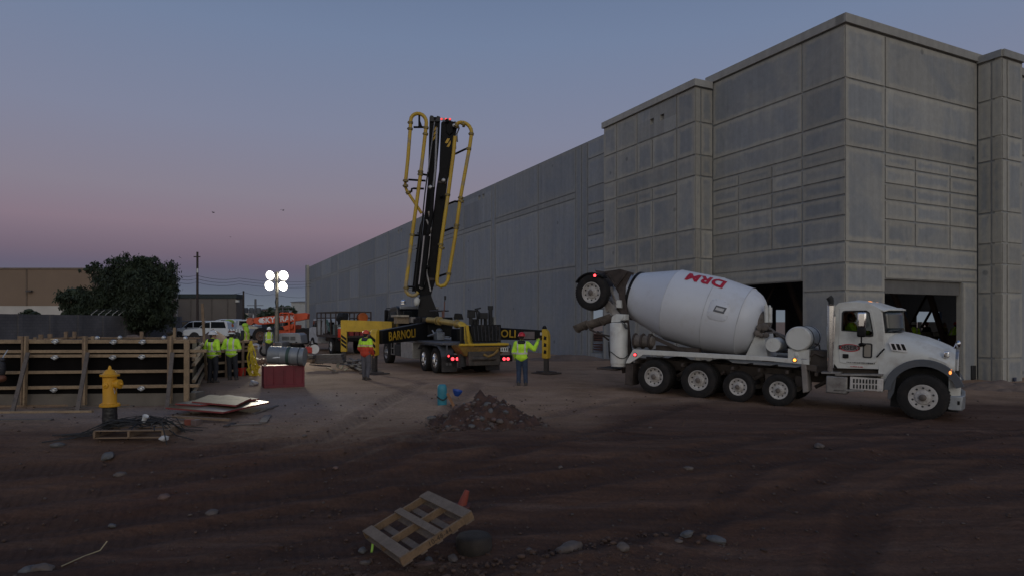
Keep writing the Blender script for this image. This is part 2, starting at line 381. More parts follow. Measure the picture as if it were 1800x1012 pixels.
    al_ = N(t, 'ShaderNodeVectorMath', operation='DOT_PRODUCT'); L(tcn.outputs['Object'], al_.inputs[0]); al_.inputs[1].default_value = (.93, .37, 0)
    gm = N(t, 'ShaderNodeMath', operation='MULTIPLY'); L(tg.outputs['Fac'], gm.inputs[0]); L(big, gm.inputs[1])
    c = mix(gm.outputs[0], c, (.22, .205, .205))
    sn = N(t, 'ShaderNodeMath', operation='MULTIPLY'); L(al_.outputs['Value'], sn.inputs[0]); sn.inputs[1].default_value = 42
    sq = N(t, 'ShaderNodeMath', operation='SINE'); L(sn.outputs[0], sq.inputs[0]); lug = N(t, 'ShaderNodeMath', operation='MULTIPLY'); L(sq.outputs[0], lug.inputs[0]); L(tt.outputs['Fac'], lug.inputs[1])
    tb_ = N(t, 'ShaderNodeMath', operation='MULTIPLY'); L(tt.outputs['Fac'], tb_.inputs[0]); L(nz(.8, 6, rough=.7), tb_.inputs[1])
    c = mix(tb_.outputs[0], c, mix(ta.outputs['Fac'], (.17, .11, .08), (.042, .022, .016)))
    fr = ramp(t, [(.32, (.62, .62, .62)), (.68, (1.3, 1.3, 1.3))]); L(fine, fr.inputs[0]); c = mix(.9, c, fr.outputs[0], 'MULTIPLY')
    vo = N(t, 'ShaderNodeTexVoronoi'); vo.inputs['Scale'].default_value = 9; L(tcn.outputs['Object'], vo.inputs['Vector'])
    pb = ramp(t, [(.05, (1, 1, 1)), (.16, (0, 0, 0))]); L(vo.outputs['Distance'], pb.inputs[0])
    sel = ramp(t, [(.56, (0, 0, 0)), (.64, (1, 1, 1))]); L(nz(2.2, 4), sel.inputs[0])
    pm = N(t, 'ShaderNodeMath', operation='MULTIPLY'); L(pb.outputs[0], pm.inputs[0]); L(sel.outputs[0], pm.inputs[1])
    pm2 = N(t, 'ShaderNodeMath', operation='MULTIPLY'); L(pm.outputs[0], pm2.inputs[0]); pm2.inputs[1].default_value = .22
    c = mix(pm2.outputs[0], c, (.16, .135, .125)); L(c, b.inputs['Base Color'])
    hs0 = N(t, 'ShaderNodeMath', operation='MULTIPLY_ADD'); L(lug.outputs[0], hs0.inputs[0]); hs0.inputs[1].default_value = .22; st2 = N(t, 'ShaderNodeMath', operation='MULTIPLY'); st2.inputs[1].default_value = .35; L(streak, st2.inputs[0]); L(st2.outputs[0], hs0.inputs[2]); hs = N(t, 'ShaderNodeMath', operation='ADD'); L(nz(7, 10, rough=.72), hs.inputs[0]); L(hs0.outputs[0], hs.inputs[1])
    bp = N(t, 'ShaderNodeBump'); bp.inputs['Strength'].default_value = .85; bp.inputs['Distance'].default_value = .07; L(hs.outputs[0], bp.inputs['Height'])
    b2 = N(t, 'ShaderNodeBump'); b2.inputs['Strength'].default_value = .6; b2.inputs['Distance'].default_value = .02; L(nz(40, 6, rough=.7), b2.inputs['Height']); L(bp.outputs[0], b2.inputs['Normal'])
    L(b2.outputs[0], b.inputs['Normal'])
    me.materials.append(m); o = bpy.data.objects.new('ground', me); C.objects.link(o); tag(o, kind='structure')
make_ground()
# ================================================================== THE TILT-UP CONCRETE BUILDING
D1 = Vector((-.4443, .8959, 0)); D2 = Vector((.8959, .4443, 0)); PC = Vector((12.48, 24.5, 0))
CON = concrete_mat('precast_concrete', (.250, .262, .272), (.36, .345, .305))
CONP = concrete_mat('plain_concrete', (.33, .322, .30), (.36, .348, .315), .3)
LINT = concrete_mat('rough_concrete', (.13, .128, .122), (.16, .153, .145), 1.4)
class PB:
    def __init__(s): s.bm = bmesh.new(); s.uv = s.bm.loops.layers.uv.new('panel')
    def face(s, pts, e, r):
        f = s.bm.faces.new([s.bm.verts.new(p) for p in pts])
        for l, q in zip(f.loops, e): l[s.uv].uv = (q, r)
    def box(s, o, d, n, a0, a1, z0, z1, t0, t1, cell=False):
        """a box on a wall: along d from a0 to a1, z0 to z1, standing off along n from t0 to t1"""
        r = random.random(); P = lambda a, z, t: o+d*a+Vector((0, 0, z))+n*t
        e = min(a1-a0, z1-z0)*.5*.98; e = min(e, .7) if cell else .5
        if cell:
            O = [(a0, z0), (a1, z0), (a1, z1), (a0, z1)]; I = [(a0+e, z0+e), (a1-e, z0+e), (a1-e, z1-e), (a0+e, z1-e)]
            s.face([P(*q, t1) for q in I], [e]*4, r)
            for i in range(4):
                j = (i+1) % 4; s.face([P(*O[i], t1), P(*O[j], t1), P(*I[j], t1), P(*I[i], t1)], [0, 0, e, e], r)
        else: s.face([P(a0, z0, t1), P(a1, z0, t1), P(a1, z1, t1), P(a0, z1, t1)], [e]*4, r)
        k = [0]*4
        s.face([P(a0, z0, t0), P(a0, z0, t1), P(a0, z1, t1), P(a0, z1, t0)], k, r)
        s.face([P(a1, z0, t1), P(a1, z0, t0), P(a1, z1, t0), P(a1, z1, t1)], k, r)
        s.face([P(a0, z1, t1), P(a1, z1, t1), P(a1, z1, t0), P(a0, z1, t0)], k, r)
        s.face([P(a0, z0, t0), P(a1, z0, t0), P(a1, z0, t1), P(a0, z0, t1)], k, r)
        if not cell: s.face([P(a0, z0, t0), P(a0, z1, t0), P(a1, z1, t0), P(a1, z0, t0)], k, r)
    def build(s, name, mat, parent, bevel=0):
        bmesh.ops.remove_doubles(s.bm, verts=s.bm.verts, dist=1e-5)
        bmesh.ops.recalc_face_normals(s.bm, faces=s.bm.faces)
        me = bpy.data.meshes.new(name); s.bm.to_mesh(me); s.bm.free(); me.materials.append(mat)
        o = bpy.data.objects.new(name, me); C.objects.link(o); o.parent = parent
        return o
def backing(pb, o, d, n, a0, a1, z0, z1, th, holes=()):
    A = sorted({a0, a1, *[h[0] for h in holes], *[h[1] for h in holes]}); Z = sorted({z0, z1, *[h[2] for h in holes], *[h[3] for h in holes]})
    for i in range(len(A)-1):
        for j in range(len(Z)-1):
            ca, cz = (A[i]+A[i+1])/2, (Z[j]+Z[j+1])/2
            if not any(h[0] < ca < h[1] and h[2] < cz < h[3] for h in holes): pb.box(o, d, n, A[i], A[i+1], Z[j], Z[j+1], -th, -.042)
def cells(pb, o, d, n, L, holes=(), g=.042):
    for a0, a1, z0, z1 in L:
        A = sorted({a0+g, a1-g, *[q for h in holes if a0 < h[0] and h[1] < a1 and z0 < h[2] and h[3] < z1 for q in h[:2]]})
        Z = sorted({z0+g, z1-g, *[q for h in holes if a0 < h[0] and h[1] < a1 and z0 < h[2] and h[3] < z1 for q in h[2:]]})
        for i in range(len(A)-1):
            for j in range(len(Z)-1):
                ca, cz = (A[i]+A[i+1])/2, (Z[j]+Z[j+1])/2
                if not any(h[0] < ca < h[1] and h[2] < cz < h[3] for h in holes):
                    pb.box(o, d, n, A[i], A[i+1], Z[j], Z[j+1], -.040, 0, cell=(len(A) == 2 and len(Z) == 2))
def rows(a0, a1, zs): return [(a0, a1, zs[i+1], zs[i]) for i in range(len(zs)-1)]
BLD = thing('concrete_building', 'unfinished grey precast concrete warehouse with a long blank wall and tall corner block', 'building', PC)
def V0(p): return Vector(p)-PC
def build_building():
    ZB = -1.2; n1, n2 = -D2, -D1           # outward normals of the left and right faces
    O = Vector((0, 0, 0)); P1 = D1*6.9; P2 = V0((8.455, 30.21, 0))
    RZ = [13.25, 11.23, 9.66, 8.67, 8.15, 7.49, 6.85, 6.08, 5.09, 4.30]
    # tall block, left face
    w = PB(); hole = [(1.92, 6.45, ZB, 3.72)]
    backing(w, O, D1, n1, .028, 7.2, ZB, 13.3, .26, hole)
    L = rows(0, 1.92, RZ+[3.25, ZB])+rows(1.92, 6.9, [13.25, 11.23, 9.66, 8.67])
    for a, c in ((1.92, 3.43), (3.43, 5.30), (5.30, 6.9)): L += rows(a, c, RZ[3:9])
    L += rows(1.92, 6.9, [5.09, 4.30, 3.72])+[(6.45, 6.9, ZB, 3.72)]
    cells(w, O, D1, n1, L); w.build('wall', CON, BLD)
    # tall block, right face
    w = PB(); hole = [(2.33, 7.47, ZB, 3.76)]
    backing(w, O, D2, n2, .262, 40, ZB, 13.3, .26, hole)
    L = rows(0, 2.33, [13.25, 11.23, 9.66, 8.67, 5.09, 4.30, 3.25, ZB])+rows(2.33, 8.53, [13.25, 11.23, 9.66, 8.67])
    for a, c in ((2.33, 4.22), (4.22, 6.56), (6.56, 8.53)): L += rows(a, c, RZ[3:9])
    L += rows(2.33, 8.53, [5.09, 4.30, 3.76])+[(7.47, 8.53, ZB, 3.76)]+rows(10.2, 18, [13.25, 9.66, 5.09, ZB])+rows(18, 29, [13.25, 9.66, 5.09, ZB])+rows(29, 40, [13.25, 9.66, 5.09, ZB])
    cells(w, O, D2, n2, L); w.build('wall', CON, BLD)
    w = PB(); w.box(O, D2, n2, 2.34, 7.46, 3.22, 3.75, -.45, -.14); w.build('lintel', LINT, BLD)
    w = PB(); w.box(O, D2, n2, .6, 75, -.4, .28, -75, -15.3); w.build('added_pale_slab', concrete_mat('added_slab_tone', (.5, .5, .5), (.5, .5, .5), .3), BLD)  # added pale slab outside, so the openings' lower half looks bright
    # forward block on the left, its return and the holes in its parapet
    w = PB(); hl = [(2.98, 3.28, 12.03, 12.33), (2.19, 2.49, 12.03, 12.33)]
    backing(w, P2, D1, n1, .028, 7.42, ZB, 12.95, .26, hl)
    c = [0, 1.27, 3.10, 4.35, 6.18, 7.42]
    L = rows(c[0], c[1], [12.93, 11.32, 9.8, 8.83, 6.35])+[(c[1], c[3], 11.32, 12.93)]+rows(c[1], c[2], [11.32, 9.8])+rows(c[2], c[3], [11.32, 9.8])
    L += rows(c[3], c[4], [12.93, 11.32, 9.8])+[(c[1], c[4], 8.83, 9.8)]+rows(c[4], c[5], [12.93, 11.32, 9.8, 8.83, 6.35])
    for i in (1, 2, 3): L += rows(c[i], c[i+1], [8.83, 8.2, 6.35])
    for i in range(5): L += rows(c[i], c[i+1], [6.35, 5.0, 4.1, 2.4, ZB])
    cells(w, P2, D1, n1, L, hl); w.build('wall', CON, BLD)
    w = PB(); backing(w, P2, D2, n2, .262, 1.09, ZB, 12.95, .26)
    cells(w, P2, D2, n2, rows(0, .34, [12.93, 11.32, 9.8, 8.83, 6.35, 5.0, 4.1, 2.4, ZB])+rows(.34, 1.09, [12.93, 11.32, 9.8, 8.83, 6.35, 5.0, 4.1, 2.4, ZB]))
    w.build('wall', CON, BLD)
    # the long wall
    w = PB(); OL = P2+D2*.12; hl = [(24.2, 24.6, 11.9, 12.25), (25.0, 25.4, 11.9, 12.25), (46.5, 46.9, 11.9, 12.3), (47.6, 48.0, 11.9, 12.3)]
    door = (7.72, 8.98, .30, 2.8)
    backing(w, OL, D1, n1, 7.43, 109, ZB, 12.7, .24, hl+[door])
    L = rows(7.45, 9.24, [12.68, 11.6, 9.94, 8.9, 8.37, 7.76, 7.1, 6.35, 5.4, 4.4, 2.8])+[(7.45, 7.72, ZB, 2.8), (8.98, 9.24, ZB, 2.8), (7.72, 8.98, ZB, .30)]
    J = [10.56, 22.9, 37.4, 52.3, 66.8, 81.0, 95.2, 109]
    L += rows(9.24, 9.9, [12.68, ZB])+rows(9.9, 10.56, [12.68, ZB])
    for a, b_ in zip(J, J[1:]):
        s = a+(b_-a)*.385
        for x0, x1 in ((a, s), (s, b_-.75)): L += rows(x0, x1, [12.68, 9.92, 9.55, 5.43, ZB])
        L += rows(b_-.75, b_, [12.68, ZB])
    cells(w, OL, D1, n1, L, hl); w.build('wall', concrete_mat('long_wall_concrete', (.238, .258, .288), (.285, .290, .285)), BLD)
    w = PB(); w.box(OL, D1, n1, 107.6, 109.2, ZB, 13.0, .01, .5); w.build('pilaster', CON, BLD)
    # copings
    w = PB()
    w.box(O, D1, n1, 0, 7.3, 13.28, 13.62, -.35, .09); w.box(O, D2, n2, -.09, 40, 13.283, 13.617, -.35, .09); w.build('coping', CONP, BLD)
    w = PB(); w.box(P2, D1, n1, 0, 7.5, 12.96, 13.28, -.35, .09); w.box(P2, D2, n2, -.09, 1.0, 12.963, 13.277, -.35, .09); w.build('coping', CONP, BLD)
    # corner pilaster at the right
    Q = D2*8.53; w = PB(); q0 = -D1*.97
    backing(w, Q+q0, D2, n2, 0.03, 1.6, ZB, 13.2, .3)
    pz = [13.15, 11.5, 9.9, 8.9, 6.7, 5.4, 4.5, 3.3, .55, ZB]
    cells(w, Q+q0, D2, n2, rows(0, .36, pz)+rows(.36, 1.55, pz))
    backing(w, Q, -D1, -D2, .0, .67, ZB, 13.2, .3); cells(w, Q, -D1, -D2, rows(0, .55, pz)+rows(.55, .97, pz))
    w.box(Q+q0, D2, n2, 0, 1.6, 13.2, 13.5, -.97, .08); w.box(Q+q0, -D1, -D2, -.97, .0, 13.203, 13.497, -.0, .08)
    w.build('pilaster', CON, BLD)
    # interior: slab, roof deck, far wall with daylight openings
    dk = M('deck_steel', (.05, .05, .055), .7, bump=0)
    w = PB(); w.box(O, D2, n2, .3, 45, -.4, .30, -60, -.27); w.build('floor_slab', CONP, BLD)
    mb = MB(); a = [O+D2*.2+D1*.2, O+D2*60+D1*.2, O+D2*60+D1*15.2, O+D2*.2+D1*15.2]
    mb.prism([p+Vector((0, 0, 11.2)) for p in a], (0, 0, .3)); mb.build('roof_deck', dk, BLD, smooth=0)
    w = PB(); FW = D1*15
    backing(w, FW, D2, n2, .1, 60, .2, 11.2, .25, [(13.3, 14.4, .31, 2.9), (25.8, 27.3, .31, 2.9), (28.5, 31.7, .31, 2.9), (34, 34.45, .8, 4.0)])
    w.build('wall', concrete_mat('shade_toned_concrete', (.065, .072, .085), (.065, .072, .085), .3), BLD)  # indoor shade put into the far wall's concrete colour
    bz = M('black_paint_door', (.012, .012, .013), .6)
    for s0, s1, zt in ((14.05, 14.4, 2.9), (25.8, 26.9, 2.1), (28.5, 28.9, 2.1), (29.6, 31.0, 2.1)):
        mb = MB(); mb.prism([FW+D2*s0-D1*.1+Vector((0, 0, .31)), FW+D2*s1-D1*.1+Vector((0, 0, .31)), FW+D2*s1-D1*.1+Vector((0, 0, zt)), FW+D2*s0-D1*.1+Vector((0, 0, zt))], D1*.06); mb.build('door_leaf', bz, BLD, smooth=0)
    br = M('brace_rust', (.055, .035, .028), .7)
    for (u0, v0, y0), (u1, v1, y1), r in (((1566, 505, 29.3), (1601, 590, 31.5), .14), ((1630, 505, 29.6), (1661, 600, 31.8), .14), ((1384, 492, 30), (1414, 575, 32), .13),
                                       ((1628, 520, 36), (1600, 572, 36), .06), ((1640, 540, 38), (1620, 575, 38), .07), ((1362, 500, 31), (1335, 560, 31), .05)):
        mb = MB(); mb.tube([V0(at(u0, v0, y0)), V0(at(u1, v1, y1))], r, 8); mb.build('brace', br, BLD)
    # electrical box by the jamb
    mb = MB(); p = V0(at(1711, 654, 28.1)); X = Matrix.Rotation(R(26.4), 3, 'Z'); mb.box(p, (.28, .08, .6), X); mb.build('meter_box', M('blackened_steel', (.02, .02, .022), .5), BLD, bevel=.01)
    mb = MB(); p = V0(at(1784, 666, 27.7)); mb.box(p, (.16, .06, .16), X); mb.build('outlet_box', M('blue_steel', (.03, .04, .08), .5), BLD, bevel=.01)
build_building()
# stacked pallets standing in the small doorway of the long wall
tg = thing('pallet_stack', 'brown pallets stacked in the small dark doorway of the long wall', 'pallet stack', (0, 0, 0))
o_ = PC+V0((8.455, 30.21, 0))+D2*.55+D1*8.3; tg.location = o_+Vector((0, 0, .31))
for k in range(9):
    mb = MB(); X = Matrix.Rotation(R(116.4), 3, 'Z'); mb.box((0, 0, .07+.145*k), (1.0-.05*(k % 3), .7, .05), X); mb.box((0, 0, .02+.145*k), (.9, .65, .05), X)
    mb.build('pallet', M('brown_boards' if k % 4 else 'grey_boards', (.10, .05, .035) if k % 4 else (.2, .2, .2), .8), tg, smooth=0)
# ================================================================== BEHIND, AT THE LEFT
def far_building():
    t = thing('tan_building', 'plain tan warehouse with a white lower band behind the block fence', 'building', (0, 0, 0))
    Y = 86.0; p0 = at(-330, 478, Y); x1 = at(163, 478, Y).x; x0 = p0.x
    tan = M('tan_stucco', (.20, .145, .105), .9, var=.06, scale=.4, bump=.1, bscale=6); wh = M('white_stucco', (.46, .44, .41), .9, var=.08, scale=.6)
    zt = at(0, 474, Y).z; zb = at(0, 537, Y).z
    mb = MB(); mb.box(((x0+x1)/2, Y+9, (zt+zb)/2), (x1-x0, 18, zt-zb)); mb.build('wall', tan, t, smooth=0)
    mb = MB(); mb.box(((x0+x1)/2, Y+9, (zb+.2)/2), (x1-x0-.05, 18-.05, zb-.2-.01)); mb.build('base_band', wh, t, smooth=0)
    mb = MB(); mb.box(((x0+x1)/2, Y+9, zt+.12), (x1-x0+.15, 18.15, .22)); mb.build('parapet_cap', M('tan_cap', (.15, .115, .09), .8), t, smooth=0)
    for u in (47, -110):
        mb = MB(); mb.box((at(u, 500, Y).x, Y-.02, (zt+zb)/2), (.16, .08, zt-zb)); mb.build('downpipe', M('tan_pipe', (.12, .088, .066), .8), t, smooth=0)
    mb = MB(); p = at(49, 511, Y-.3); mb.beam(p+Vector((0, .35, 0)), p, .4, .18); mb.box(p+Vector((.15, 0, -.02)), (.7, .35, .22)); mb.build('wall_lamp', M('lamp_grey', (.06, .05, .05), .6), t)
    t = thing('low_building', 'low grey warehouse with a dark green parapet behind the parked pickups', 'building', (0, 0, 0))
    Y = 112.0; x0 = at(268, 0, Y).x; x1 = at(416, 0, Y).x; zt = at(0, 516.5, Y).z; zm = at(0, 524, Y).z
    mb = MB(); mb.box(((x0+x1)/2, Y+1.5, zm/2), (x1-x0-.2, 2.9, zm)); mb.build('wall', M('grey_block', (.15, .132, .118), .9, var=.06, scale=.5), t, smooth=0)
    mb = MB(); mb.box(((x0+x1)/2, Y+1.5, (zt+zm)/2), (x1-x0, 3.2, zt-zm)); mb.build('parapet', M('dark_green_metal', (.022, .034, .034), .6), t, smooth=0)
    for u in (335, 372, 400):
        mb = MB(); mb.box((at(u, 0, Y).x, Y-.03, zm/2), (.14, .08, zm)); mb.build('pilaster_strip', M('grey_block_dark', (.12, .105, .095), .9), t, smooth=0)
    mb = MB(); p = at(417.5, 529, Y-.4); mb.box(p, (.5, .5, .35)); mb.build('wall_lamp', M('pale_lamp', (.6, .6, .55), .4), t)
    # pale sheds in the far gap
    for nm, lab, u0, u1, v0, Y, col in (('far_shed', 'small cream shed far off beside the low grey warehouse', 414, 436, 545, 150, (.40, .36, .31)),
                                        ('far_shed', 'small tan shed far off between the two distant poles', 432, 446, 546, 160, (.30, .25, .20)),
                                        ('far_shed', 'pale blue-white storage block far off beyond the transformer pole', 444, 462, 551, 150, (.45, .48, .52)),
                                        ('far_shed', 'brown roofed shed far off in front of the distant trees', 452, 480, 544, 170, (.14, .09, .075)),
                                        ('tall_shed', 'tall white corrugated shed at the far end of the long wall', 512, 541, 531, 150, (.42, .43, .43))):
        t = thing(nm, lab, 'shed', on((u0+u1)/2, Y)); w = (u1-u0)/F*Y; h = at(0, v0, Y).z-.3
        mb = MB(); mb.box((0, 6, h/2), (w, 12, h))
        if nm == 'tall_shed':
            for k in range(14): mb.box((-w/2+w*(k+.5)/14, -.04, h/2), (w/28, .06, h))
        mb.build('wall', M('shed_%d' % u0, col, .85, var=.06), t, smooth=0)
        mb = MB(); mb.prism([(-w/2-.2, -.3, h), (w/2+.2, -.3, h), (w/2+.2, 6, h+.35), (-w/2-.2, 6, h+.35)], (0, 0, .12)); mb.build('roof', M('shed_roof', (.16, .15, .15), .7), t, smooth=0)
far_building()
# block fence with barbed-wire arms
def fence():
    t = thing('block_fence', 'long dark grey block fence with barbed wire arms at the left', 'fence', (0, 0, 0))
    a = on(-60, 40); b = on(318, 66); d = (b-a); Lg = Vector((d.x, d.y, 0)).length; ang = atan2(d.y, d.x)
    X = Matrix.Rotation(ang, 4, 'Z'); X.translation = Vector((a.x, a.y, 0)); t.matrix_world = X
    m = bpy.data.materials.new('split_block'); m.use_nodes = True; nt = m.node_tree; bs = nt.nodes['Principled BSDF']; L = nt.links.new; bs.inputs['Roughness'].default_value = .95
    tcn = N(nt, 'ShaderNodeTexCoord'); sw = N(nt, 'ShaderNodeVectorMath', operation='MULTIPLY'); cbx = N(nt, 'ShaderNodeSeparateXYZ'); cc = N(nt, 'ShaderNodeCombineXYZ')
    L(tcn.outputs['Object'], cbx.inputs[0]); L(cbx.outputs['X'], cc.inputs[0]); L(cbx.outputs['Z'], cc.inputs[1])
    bt = N(nt, 'ShaderNodeTexBrick'); bt.inputs['Scale'].default_value = 1; bt.inputs['Brick Width'].default_value = .4; bt.inputs['Row Height'].default_value = .2; bt.inputs['Mortar Size'].default_value = .008
    bt.inputs['Color1'].default_value = (.115, .11, .115, 1); bt.inputs['Color2'].default_value = (.135, .128, .13, 1); bt.inputs['Mortar'].default_value = (.08, .077, .08, 1)
    L(cc.outputs[0], bt.inputs['Vector']); nn = N(nt, 'ShaderNodeTexNoise'); nn.inputs['Scale'].default_value = .5; nn.inputs['Detail'].default_value = 6; L(tcn.outputs['Object'], nn.inputs['Vector'])
    rp = ramp(nt, [(.35, (.75, .75, .75)), (.65, (1.15, 1.15, 1.15))]); L(nn.outputs[0], rp.inputs[0]); x = N(nt, 'ShaderNodeMix', data_type='RGBA', blend_type='MULTIPLY'); x.inputs[0].default_value = 1
    L(bt.outputs[0], x.inputs[6]); L(rp.outputs[0], x.inputs[7]); L(x.outputs[2], bs.inputs['Base Color'])
    top = 2.62; mb = MB(); mb.box((Lg/2, 0, top/2-.3), (Lg, .2, top+.6)); mb.build('wall', m, t, smooth=0)
    st = M('galvanised', (.35, .36, .38), .45, .6, bump=0)
    k = 0; s = 1.2
    while s < Lg:
        mb = MB(); mb.box((s, -.02, top/2-.3), (.42, .30, top+.62)); mb.build('pier', m, t, smooth=0)
        s += 3.05
    for i in range(10):
        s = Lg*(.46+.035*i) ; mb = MB(); mb.beam((s, 0, top), (s, 0, top+.10), .05, .05); mb.beam((s, 0, top+.08), (s+.1, -.42, top+.45), .05, .03); mb.build('wire_arm', st, t, smooth=0)
    mb = MB()
    for q in (.12, .27, .42): mb.tube([(Lg*.45+j*1.0, -q, top+.1+q*.83) for j in range(int(Lg*.34))], .006, 4)
    mb.build('barbed_wire', st, t)
fence()
# trees
LEAF = [M('leaf_dark', (.022, .034, .017), .8, var=.5, scale=.8, bump=0), M('leaf_mid', (.040, .056, .026), .8, var=.45, scale=.8, bump=0), M('leaf_far', (.05, .07, .04), .8, var=.3, bump=0)]
BARK = M('bark', (.05, .04, .033), .9, bscale=18, bump=.5)
def tree(name, label, base, blobs, n, leaf, mi, group=None, droop=.5, cat='tree', trunk=True, seed=1):
    rg = random.Random(seed); t = thing(name, label, cat, base, 0, group)
    if trunk:
        mb = MB(); h = max(b[2] for b in blobs)*.5
        mb.tube([(0, 0, -.3), (.05, 0, h*.4), (-.1, .1, h*.8), (.1, 0, h*1.25)], [h*.09, h*.065, h*.05, h*.03], 9)
        for b in blobs:
            q = Vector(b[:3]); mb.tube([(0, 0, h*rg.uniform(.3, .7)), (q*.5+Vector((0, 0, h*.25))), q], [h*.035, h*.024, .02], 6)
        mb.build('trunk', BARK, t)
    mb = MB(); tot = sum(b[3]*b[4]*b[5] for b in blobs)
    for bx, by, bz, rx, ry, rz in blobs:
        mb.ell((bx, by, bz), (rx*.42, ry*.42, rz*.5), 10)
        m_ = int(n*rx*ry*rz/tot); K = max(6, min(40, m_//60)); rm = min(rx, rz)
        for q in range(K):
            d = Vector((rg.gauss(0, 1), rg.gauss(0, 1), rg.gauss(.1, 1))).normalized(); g_ = rg.uniform(.45, 1.0); c = Vector((bx+d.x*rx*g_, by+d.y*ry*g_, bz+d.z*rz*g_)); rc = rm*rg.uniform(.16, .36)
            for k in range(m_//K):
                o = Vector((rg.gauss(0, .55), rg.gauss(0, .55), rg.gauss(-.12, .5)-abs(rg.gauss(0, .35))*droop))*rc; w = c+o; s = leaf*rg.uniform(.5, 1.4)
                a = Vector((rg.gauss(0, 1), rg.gauss(0, 1), rg.gauss(0, .5))).normalized(); b2 = Vector((rg.gauss(0, .55), rg.gauss(0, .55), -droop*.8-.3*rg.random()+.2)).normalized()
                mb.add([w-a*s*.22, w+a*s*.22, w+a*s*.14+b2*s, w-a*s*.1+b2*s*.9], [(0, 1, 2, 3)], 0)
    mb.build('crown', LEAF[mi], t, smooth=0); return t
Yt = 58; px = Yt/F
def tb(u, v, ru, rv, dy=0): return ((u-235)*px, dy, (HOR-v)*px+2.1-.3, ru*px, ru*px*.8, rv*px)
tree('dark_tree', 'broad dark drooping tree behind the fence, between tan and low warehouses', on(235, Yt),
     [tb(232, 476, 38, 34), tb(272, 482, 34, 34, .6), tb(190, 485, 28, 32), tb(297, 490, 15, 30), tb(240, 515, 62, 42), tb(185, 530, 32, 30), tb(285, 525, 24, 42), tb(240, 556, 55, 22), tb(168, 468, 13, 9), tb(260, 460, 22, 16), tb(153, 474, 16, 7), tb(210, 458, 10, 12), tb(300, 465, 8, 10), tb(180, 548, 32, 26), tb(290, 545, 22, 32), tb(240, 548, 62, 30), tb(200, 505, 32, 32), tb(300, 512, 12, 36), tb(262, 512, 34, 40, -1)],
     52000, .25, 0, seed=3, droop=.9)
def tb(u, v, ru, rv, dy=0): return ((u-130)*px, dy, (HOR-v)*px+2.1-.3, ru*px, ru*px*.8, rv*px)
tree('weeping_tree', 'smaller weeping tree left of the broad dark tree, before the tan warehouse', on(130, Yt-1), [tb(128, 515, 24, 16), tb(112, 524, 13, 20), tb(145, 530, 20, 22), tb(130, 548, 20, 16), tb(108, 540, 5, 12), tb(158, 535, 22, 30), tb(150, 550, 24, 20)], 9000, .24, 0, seed=5, droop=1.2)
def tb(u, v, ru, rv, dy=0): return ((u-52)*px*.95, dy, (HOR-v)*px*.95+2.1-.3, ru*px, ru*px*.8, rv*px)
tree('fence_bush', 'small dark bush topping the block fence before the white band', on(52, Yt*.95), [tb(52, 545, 13, 6), tb(46, 552, 8, 5), tb(62, 551, 9, 5), tb(52, 556, 14, 12)], 900, .32, 0, cat='bush', seed=6)
def far_tree(lab, u, v, ru, rv, Y, seed, mi=2):
    q = Y/F; zz = (HOR-v)*q+2.1-.3
    tree('far_tree', lab, on(u, Y), [(0, 0, zz, ru*q, ru*q*.7, rv*q), (-ru*.5*q, 0, zz-rv*.4*q, ru*.6*q, ru*.5*q, rv*.6*q), (ru*.5*q, .4, zz-rv*.3*q, ru*.6*q, ru*.5*q, rv*.7*q), (0, 0, zz*.5, ru*q, ru*q*.5, zz*.5)], 1800, .6, mi, 'far trees beyond the site', seed=seed)
far_tree('distant dark green tree against the tall white shed', 506, 540, 15, 8, 138, 11)
far_tree('distant dark green tree behind the floodlight mast', 480, 547, 14, 8, 135, 12)
far_tree('tiny round distant tree beside the low grey warehouse', 424, 552, 6, 6, 130, 13)
far_tree('low distant tree behind the orange boom', 462, 551, 10, 6, 140, 14)
# poles and wires
PW = M('pole_wood', (.045, .034, .03), .85); PG = M('pole_grey', (.16, .16, .17), .7)
def pole(lab, u, vtop, Y, r, arm=None, mat=None, group='utility poles behind the site'):
    b = on(u, Y); h = at(u, vtop, Y).z-b.z; t = thing('utility_pole', lab, 'utility pole', b, 0, group)
    mb = MB(); mb.tube([(0, 0, -.2), (0, 0, h)], [r, r*.7], 10); mb.build('post', mat or PW, t)
    for dz, w in arm or (): mb = MB(); mb.beam((-w, -.1, h-dz), (w, -.1, h-dz), .1, .12); mb.build('crossarm', mat or PW, t, smooth=0)
    return t, h
pole('tallest wooden utility pole in front of the low warehouse', 347, 443, 80, .17, [(.6, .4)])
mb = MB(); p = at(348, 476, 80); mb.box((.1, -.18, p.z-.3), (.16, .14, .5)); mb.build('meter_plate', M('white_plate', (.6, .6, .6)), bpy.data.objects['utility_pole'])
pole('thin grey pole standing beside the dark tree', 311, 470, 84, .14, None, PG)
pole('plain dark pole beside the edge of the low warehouse', 428, 511, 105, .19)
t, h = pole('short grey pole carrying transformers and a crossarm', 449, 525, 120, .26, [(1.2, 1.5)], PG)
for dx in (-1.6, -.6, .7): mb = MB(); mb.lathe([(.38, 0), (.4, .1), (.4, .9), (.3, 1.0)], (dx, -.3, h-2.6), n=10); mb.build('transformer', M('transformer_grey', (.14, .15, .16), .6), t)
t, h = pole('pale pole behind the orange boom with small crossarms', 497, 536, 120, .16, [(.4, 1.8), (1.0, 1.8)], PG)
wm = M('wire_black', (.02, .02, .02), .7, bump=0)
